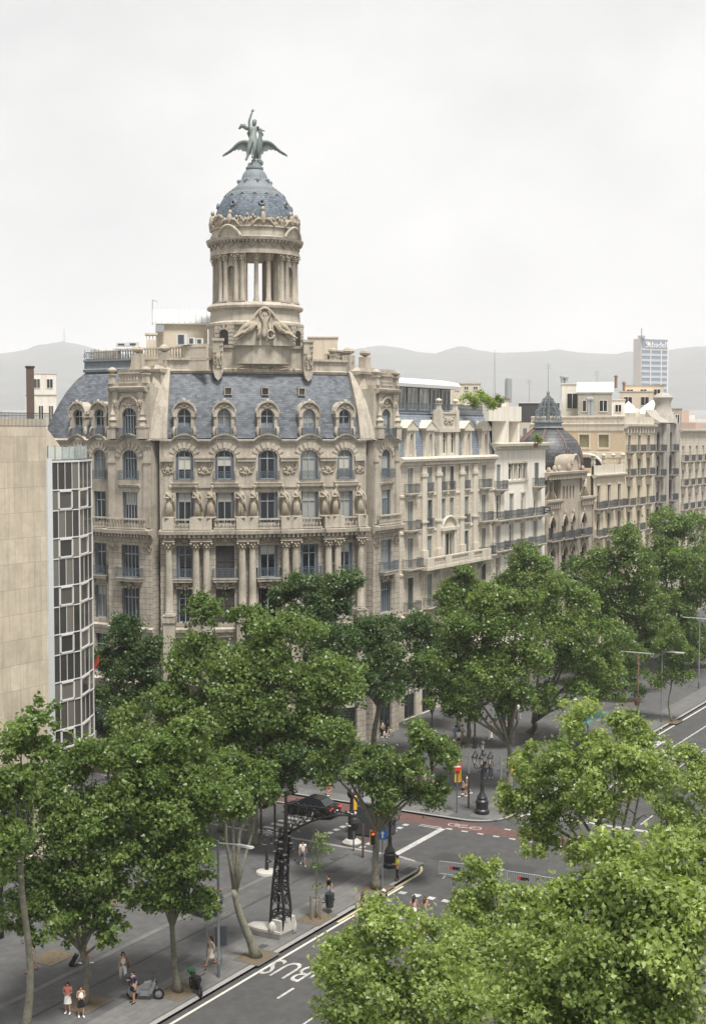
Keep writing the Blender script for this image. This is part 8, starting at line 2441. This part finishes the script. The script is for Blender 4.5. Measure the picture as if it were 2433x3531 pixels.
def body_mesh(pose, fem):
    J = joints(pose, fem)
    w = .85 if fem else 1.0
    ch = [[(J['pel'], (.15, .105)), (J['chest'], (.155 * w, .105)), ((0, -.005, 1.4), (.12 * w, .08)), (J['neck'], .055), (J['head'], (.078, .095)), (J['top'], (.06, .075))]]
    for s in 'LR':
        ch.append([(J['pel'], (.15, .105)), (J['hip' + s], .095), (J['knee' + s], .058), (J['ank' + s], .038), (J['toe' + s], (.038, .025))])
        ch.append([((0, -.005, 1.4), (.12 * w, .08)), (J['sh' + s], .058 * w), (J['el' + s], .042 * w), (J['wr' + s], .028), (tuple(Vector(J['wr' + s]) + (Vector(J['wr' + s]) - Vector(J['el' + s])).normalized() * .07), (.034, .018))])
    def ex(mb):
        for s, sg in (('L', 1), ('R', -1)):
            a = Vector(J['wr' + s]); d = (a - Vector(J['el' + s])).normalized(); sd_ = d.cross(Vector((0, 1, .2))).normalized()
            for k in range(4):
                o = a + d * .075 + sd_ * (.026 - .0175 * k); L = (.066, .075, .07, .055)[k]
                mb.tube([o, o + d * L * .5 + Vector((0, -.006, 0)), o + d * L + Vector((0, -.022, 0))], [.009, .0085, .006], 5)
            o = a + d * .03 + sd_ * .03
            mb.tube([o, o + d * .03 + sd_ * .025, o + d * .06 + sd_ * .028], [.011, .01, .007], 5)
            mb.ball((sg * .082, -.015, 1.575), .025, 5, 4, sc=(.5, 1, 1.3))
        mb.tube([(0, -.112, 1.59), (0, -.135, 1.565), (0, -.115, 1.555)], [.012, .016, .012], 5)
        mb.ball((0, -.108, 1.52), .018, 6, 4, sc=(1.4, .5, .5))
        for sg in (-1, 1): mb.ball((sg * .032, -.104, 1.6), .012, 6, 4)
    return skin_mesh('person', ch, SKIN[0], 1, ex)
def top_mesh(pose, fem, sleeve):
    J = joints(pose, fem); w = .86 if fem else 1.0
    ch = [[((0, 0, .9), (.168, .122)), ((0, 0, 1.02), (.158, .115)), (J['chest'], (.172 * w, .12)), ((0, -.005, 1.4), (.135 * w, .09)), ((0, -.005, 1.44), (.08, .065))]]
    if sleeve:
        for s in 'LR':
            e = Vector(J['sh' + s]).lerp(Vector(J['el' + s]), .75 if sleeve == 1 else 1.0)
            c = [((0, -.005, 1.4), (.135 * w, .09)), (J['sh' + s], .074), (tuple(e), .062)]
            if sleeve == 2: c.append((tuple(Vector(J['el' + s]).lerp(Vector(J['wr' + s]), .85)), .045))
            ch.append(c)
    return skin_mesh('top', ch, CLOTH['white'], 1)
def bottom_mesh(pose, fem, kind):
    J = joints(pose, fem)
    if kind in ('skirt', 'dress', 'maxi'):
        mb = MB(); zb = {'skirt': .55, 'dress': .48, 'maxi': .1}[kind]
        fl = {'skirt': .21, 'dress': .24, 'maxi': .27}[kind]
        st = abs(J['ankL'][1]) * .55
        prof = [(fl, zb), (fl * .95, zb + .1), (.185, .75), (.165, .95), (.13, 1.06)]
        vs, fs = [], []
        for r, z in prof:
            for k in range(16):
                a = 2 * PI * k / 16; f_ = (1.06 - z)
                vs.append((r * math.cos(a) * (1 + .06 * math.sin(4 * a) * f_), r * math.sin(a) * (.75 + st * f_ * 1.1) , z))
        for j in range(len(prof) - 1):
            for k in range(16): a, b = j * 16 + k, j * 16 + (k + 1) % 16; fs.append((a, b, b + 16, a + 16))
        mb.add(vs, fs); return mb.mesh('skirt', CLOTH['white'], 'all')
    ch = [[((0, 0, 1.0), (.16, .118)), (J['pel'], (.17, .125))]]
    for s in 'LR':
        c = [(J['pel'], (.17, .125)), (J['hip' + s], .118)]
        if kind == 'shorts': c.append((tuple(Vector(J['hip' + s]).lerp(Vector(J['knee' + s]), .8)), .105))
        else: c += [(J['knee' + s], .082), (tuple(Vector(J['ank' + s]) + Vector((0, 0, .03))), .07)]
        ch.append(c)
    return skin_mesh('trousers' if kind != 'shorts' else 'shorts', ch, CLOTH['denim'], 1)
def hair_mesh(long_):
    mb = MB()
    mb.ball((0, .004, 1.612), .112, 12, 8, sc=(.86, .98, .92))
    if long_:
        mb.tube([(0, .05, 1.6), (0, .085, 1.48), (0, .1, 1.34), (0, .1, 1.22)], [.09, .1, .095, .04], 8)
        for sg in (-1, 1): mb.tube([(sg * .07, .02, 1.6), (sg * .095, .02, 1.48), (sg * .1, -.02, 1.36)], [.04, .04, .02], 6)
    # keep the face free
    mb.v = [(x, y if not (y < -.062 and 1.5 < z < 1.64) else -.062, z) for x, y, z in mb.v]
    return mb.mesh('hair', HAIR[0], 'all')
def shoe_mesh(pose, fem):
    J = joints(pose, fem); mb = MB()
    for s in 'LR':
        a, t_ = Vector(J['ank' + s]), Vector(J['toe' + s])
        mb.tube([a + Vector((0, .06, -.04)), a + Vector((0, 0, -.035)), t_, t_ + Vector((0, -.05, 0))], [.045, .05, .042, .02], 7)
    return mb.mesh('shoes', CLOTH['white'], 'all')
POSES = {'stand': dict(legs='stand', arms='down'), 'walk': dict(legs='walk', arms='swing'), 'stride': dict(legs='stride', arms='swing'), 'front': dict(legs='stand', arms='front'), 'phone': dict(legs='stand', arms='phone', arms2='down'), 'ear': dict(legs='walk', arms='ear', arms2='swing'), 'carry': dict(legs='walk', arms='front', arms2='swing'), 'out': dict(legs='walk', arms='out', arms2='swing')}
def setmat(o, m):
    o.material_slots[0].link = 'OBJECT'; o.material_slots[0].material = m
def person(x, y, rz, label, pose='walk', fem=False, top='white', bottom=('shorts', 'denim'), sleeve=1, skin=1, hair=0, long_=None, shoes='w', h=1.72, bag=None, extra=None, z=.15, cap=None, name='person'):
    rt = thing(name, label, 'person', (x, y, z), rz, None)
    S = h / 1.72
    rt.scale = (S, S, S)
    P_ = POSES[pose]
    long_ = fem if long_ is None else long_
    o = put('body', cached(('body', pose, fem), lambda: body_mesh(P_, fem)), rt); setmat(o, SKIN[skin])
    if bottom[0] == 'dress' or bottom[0] == 'maxi': top = top or bottom[1]
    o = put('top', cached(('top', pose, fem, sleeve), lambda: top_mesh(P_, fem, sleeve)), rt); setmat(o, CLOTH[top])
    me = cached(('bot', pose, fem, bottom[0]), lambda: bottom_mesh(P_, fem, bottom[0]))
    o = put({'shorts': 'shorts', 'trousers': 'trousers'}.get(bottom[0], 'skirt'), me, rt); setmat(o, CLOTH[bottom[1]])
    o = put('hair', cached(('hair', long_), lambda: hair_mesh(long_)), rt); setmat(o, HAIR[hair])
    o = put('shoes', cached(('shoe', pose, fem), lambda: shoe_mesh(P_, fem)), rt); setmat(o, SHOE[shoes])
    if cap:
        mb = MB(); mb.ball((0, .0, 1.64), .115, 10, 6, sc=(.9, 1, .75)); mb.box(-.07, .07, -.2, -.08, 1.63, 1.65)
        put('cap', cached(('cap', cap), lambda: mb.mesh('cap', CLOTH[cap], 'all')), rt)
    if bag:
        m_, side, zz = bag
        mb = MB(); mb.prism([(-.14, zz), (.14, zz), (.16, zz + .2), (.08, zz + .28), (-.08, zz + .28), (-.16, zz + .2)], -.055, .055, M=Matrix.Translation((side * .3, -.02, 0)) @ Matrix.Rotation(R(80), 4, 'Z'))
        mb.tube([(side * .27, -.1, zz + .26), (side * .18, -.06, 1.46), (side * .17, .07, 1.44), (side * .28, .06, zz + .26)], .012, 4)
        b_o = put('bag', mb.mesh('bag', m_), None, WM[rt.name] @ Matrix.Scale(S, 4))
        tag(b_o, ('brown' if m_ is LEATHER else 'pale') + ' shoulder bag of the ' + ' '.join(label.split(',')[0].split()[:9]), 'bag')
    return rt
def face(x, y, ang): return ang                 # heading: the way -y turns to, by rotation about z
TOW = math.atan2(0, 1)
UP, DOWN, TOL, TOR, CAMW = R(90), R(-90), R(180), 0.0, R(-60)  # facing +X, -X, +Y, -Y, and the camera
def g(px, py): p = gp(px, py, .15); return p.x, p.y
x, y = g(279, 2220); person(x, y, CAMW + R(15), 'woman in long white trousers striding with a brown bag, right of the dark tree', 'walk', True, 'white', ('trousers', 'white'), 0, 1, 0, shoes='r', h=1.68, bag=(LEATHER, 1, .82))
x, y = g(302, 2268); person(x, y, CAMW - R(40), 'man in dark blue shirt and black shorts looking at a phone, by the scooter', 'phone', False, 'navy', ('shorts', 'black'), 1, 1, 1, h=1.72, shoes='b')
x, y = g(477, 2183); person(x, y, CAMW - R(70), 'woman in a pale dress and red shoes by the slim grey lamp', 'ear', True, 'beige', ('dress', 'white'), 2, 0, 0, shoes='r', h=1.68, bag=(LEATHER, -1, .88))
x, y = g(154, 2292); person(x, y, CAMW, 'woman with a black pouch and pale skirt at the bottom left', 'front', True, 'coral', ('skirt', 'white'), 1, 1, 0, h=1.66)
x, y = g(184, 2300); person(x, y, CAMW + R(20), 'woman in a white top and black skirt at the bottom left, beside the trunk', 'front', True, 'white', ('skirt', 'black'), 0, 1, 0, h=1.64)
x, y = g(73, 2197); person(x, y, CAMW - R(60), 'woman in a white top and white shorts walking at the left edge', 'carry', True, 'white', ('shorts', 'white'), 0, 1, 0, h=1.68, shoes='r')
x, y = g(192, 2180); person(x, y, CAMW + R(80), 'woman in a rust red dress pulling a black suitcase, behind the dark trunk', 'walk', True, 'rust', ('dress', 'rust'), 1, 1, 0, h=1.68)
x, y = g(160, 2184)
rt = thing('suitcase', 'black wheeled suitcase pulled along at the lower left', 'suitcase', (x, y, .15), R(30))
mb = MB(); mb.box(-.2, .2, -.13, .13, .06, .68, M=Matrix.Rotation(R(30), 4, 'X')); put('shell', mb.mesh('shell', CLOTH['black']), rt)
mb = MB(); mb.tube([(-.12, -.3, .58), (-.12, -.55, .95), (.12, -.55, .95), (.12, -.3, .58)], .015, 5); put('handle', mb.mesh('handle', GREY_P), rt)
mb = MB()
for sx in (-.15, .15): mb.lathe([(.05, -.02), (.05, .02)], 8, M=Matrix.Translation((sx, -.0, .05)) @ Matrix.Rotation(R(90), 4, 'Y'))
put('wheel', mb.mesh('wheel', TYRE), rt)
x, y = g(743, 2040); person(x, y, CAMW - R(75), 'man in blue dungarees and a black shirt beside the litter bin', 'walk', False, 'black', ('trousers', 'denim'), 1, 1, 1, h=1.78, shoes='b')
x, y = g(685, 1957); person(x, y, CAMW + R(10), 'man in a white shirt and blue shorts right of the ornate lamp', 'walk', False, 'white', ('shorts', 'denim'), 1, 1, 1, h=1.74)
x, y = g(898, 1992); person(x, y, CAMW - R(80), 'guard in a bright yellow vest and black trousers on the near corner', 'front', False, 'yellow', ('trousers', 'black'), 1, 1, 1, h=1.74, shoes='b')
x, y = g(820, 2068); person(x, y, UP + R(10), 'woman in a white vest stretching out an arm beside the man in a cap', 'out', True, 'white', ('shorts', 'rust'), 0, 1, 2, h=1.6, z=.01)
x, y = g(867, 2068); person(x, y, CAMW + R(30), 'man in a black shirt, pale shorts and a white cap on the crossing', 'front', False, 'black', ('shorts', 'lblue'), 1, 1, 1, h=1.74, cap='white', z=.01)
for px_, py_, rz, lb, kw in ((936, 2078, UP, 'woman in a pink top at the back left of the group on the crossing', dict(fem=True, top='pink', bottom=('shorts', 'white'), sleeve=0, pose='walk', h=1.64)),
        (962, 2082, UP - R(25), 'tall woman with long brown hair at the back right of the group on the crossing', dict(fem=True, top='beige', bottom=('shorts', 'denim'), sleeve=0, hair=2, pose='carry', h=1.7)),
        (942, 2122, UP + R(10), 'person in a white shirt at the front left of the group on the crossing', dict(fem=False, top='white', bottom=('shorts', 'grey'), pose='walk', h=1.66, hair=2)),
        (960, 2114, UP - R(10), 'woman in pale shorts at the front right of the group on the crossing', dict(fem=True, top='white', bottom=('shorts', 'lblue'), sleeve=0, hair=2, pose='walk', h=1.6))):
    x, y = g(px_, py_); person(x, y, rz, lb, z=.01, **kw)
x, y = g(1047, 1803); person(x, y, CAMW - R(100), 'woman in a pink top and black shorts walking right behind the no entry sign', 'walk', True, 'pink', ('shorts', 'black'), 0, 1, 1, h=1.62)
x, y = g(1056, 1797); person(x, y, CAMW - R(95), 'man in a white shirt and khaki shorts walking right behind the no entry sign', 'walk', False, 'white', ('shorts', 'khaki'), 1, 1, 1, h=1.76)
x, y = g(936, 1790); person(x, y, CAMW + R(110), 'man in a white shirt and black shorts walking away under the light green tree', 'walk', False, 'white', ('shorts', 'black'), 1, 1, 1, h=1.72)
x, y = g(960, 1786); person(x, y, CAMW + R(170), 'man in a white vest seen from behind under the light green tree', 'walk', False, 'white', ('shorts', 'grey'), 0, 1, 1, h=1.76)
x, y = g(977, 1792); person(x, y, CAMW + R(150), 'dark haired person in green half hidden behind leaves of the light green tree', 'walk', False, 'green', ('shorts', 'navy'), 1, 1, 1, h=1.7)
x, y = g(1093, 1760); person(x, y, CAMW, 'man in a dark shirt behind the far cluster lamp, left of a pair', 'stand', False, 'navy', ('trousers', 'denim'), 1, 1, 0, h=1.76)
x, y = g(1109, 1760); person(x, y, CAMW, 'bare shouldered man behind the far cluster lamp, right of a pair', 'stand', False, 'lblue', ('trousers', 'denim'), 0, 1, 2, h=1.76)
x, y = g(867, 1872); person(x, y, CAMW + R(20), 'person in beige trousers half hidden behind the near cluster lamp', 'walk', False, 'khaki', ('trousers', 'beige'), 1, 1, 0, h=1.7, z=.01)
x, y = g(743, 1800); person(x, y, CAMW + R(150), 'woman in a coral dress on the far pavement above the black car', 'walk', True, 'coral', ('dress', 'coral'), 1, 1, 3, h=1.66)
for i, (px_, py_, rz, lb, kw) in enumerate(((848, 1663, CAMW, 'man in a white shirt and black trousers at the shop pillars', dict(top='white', bottom=('trousers', 'black'))),
        (863, 1668, UP, 'woman in a tan jacket at the shop pillars, between two others', dict(fem=True, top='beige', bottom=('trousers', 'black'), sleeve=2)),
        (876, 1668, UP, 'woman in black at the shop pillars, right of two others', dict(fem=True, top='black', bottom=('dress', 'black'), sleeve=1)),
        (1030, 1680, UP, 'person in pale blue in the crowd under the trees, left of the dark lamp post', dict(top='lblue', bottom=('trousers', 'lblue'))),
        (1036, 1690, DOWN, 'woman in a white top and dark shorts under the trees', dict(fem=True, top='white', bottom=('shorts', 'navy'))),
        (1045, 1678, UP, 'man in a white shirt and beige trousers under the trees', dict(top='white', bottom=('trousers', 'beige'))),
        (1108, 1670, DOWN, 'woman in a long white skirt on the shaded promenade', dict(fem=True, top='coral', bottom=('maxi', 'white'), sleeve=0)),
        (1120, 1655, UP, 'person in a teal shirt on the shaded promenade', dict(top='green', bottom=('shorts', 'khaki'))),
        (1143, 1640, DOWN, 'person in a white shirt beside the second dark lamp post', dict(top='white', bottom=('shorts', 'denim'))),
        (1172, 1625, UP, 'man in a white shirt far along the shaded promenade', dict(top='white', bottom=('trousers', 'grey'))),
        (1406, 1580, UP, 'person in a pale blue shirt by the pole with the light bar', dict(top='lblue', bottom=('trousers', 'black'))),
        (1418, 1530, DOWN, 'person in white on the right hand promenade, left of a pair', dict(top='white', bottom=('trousers', 'white'))),
        (1430, 1532, DOWN, 'person in pale grey on the right hand promenade, right of a pair', dict(top='grey', bottom=('trousers', 'lblue'))))):
    x, y = g(px_, py_); kw.setdefault('pose', ('walk', 'stand', 'stride')[i % 3]); person(x, y, rz + R(17 * (i % 5) - 30), lb, **kw)
# dark slim lamp posts of the shaded promenade
for px_, py_, h, lb in ((1073, 1692, 6.0, 'dark lamp post under the trees behind the far cluster lamp'), (1151, 1668, 6.0, 'dark lamp post on the promenade right of the crooked trunk'), (976, 1742, 5.0, 'dark post among the leaves of the light green tree')):
    x, y = g(px_, py_)
    rt = thing('promenade_lamp', lb, 'street lamp', (x, y, .15))
    mb = MB(); mb.tube([(0, 0, 0), (0, 0, 1.0), (0, 0, 1.05), (0, 0, h)], [.2, .18, .09, .06], 8); put('post', mb.mesh('post', BLACK, 35), rt)
    mb = MB(); mb.lathe([(.08, h), (.22, h + .45), (.24, h + .5), (.05, h + .75)], 8); put('lantern', mb.mesh('lantern', CABM), rt)

# ================================================================ the air
mb = MB(); mb.box(-320, 8300, -5200, 8300, -8, 640)
HZ = bpy.data.materials.new('haze'); HZ.use_nodes = True
t = HZ.node_tree; t.nodes.clear()
ho = nd(t, 'ShaderNodeOutputMaterial'); pv = nd(t, 'ShaderNodeVolumePrincipled')
pv.inputs['Color'].default_value = (.95, .965, 1.0, 1); pv.inputs['Density'].default_value = 0.00015; pv.inputs['Anisotropy'].default_value = .1
t.links.new(pv.outputs[0], ho.inputs['Volume'])
hz = put('haze', mb.mesh('haze', HZ), None); hz['kind'] = 'stuff'
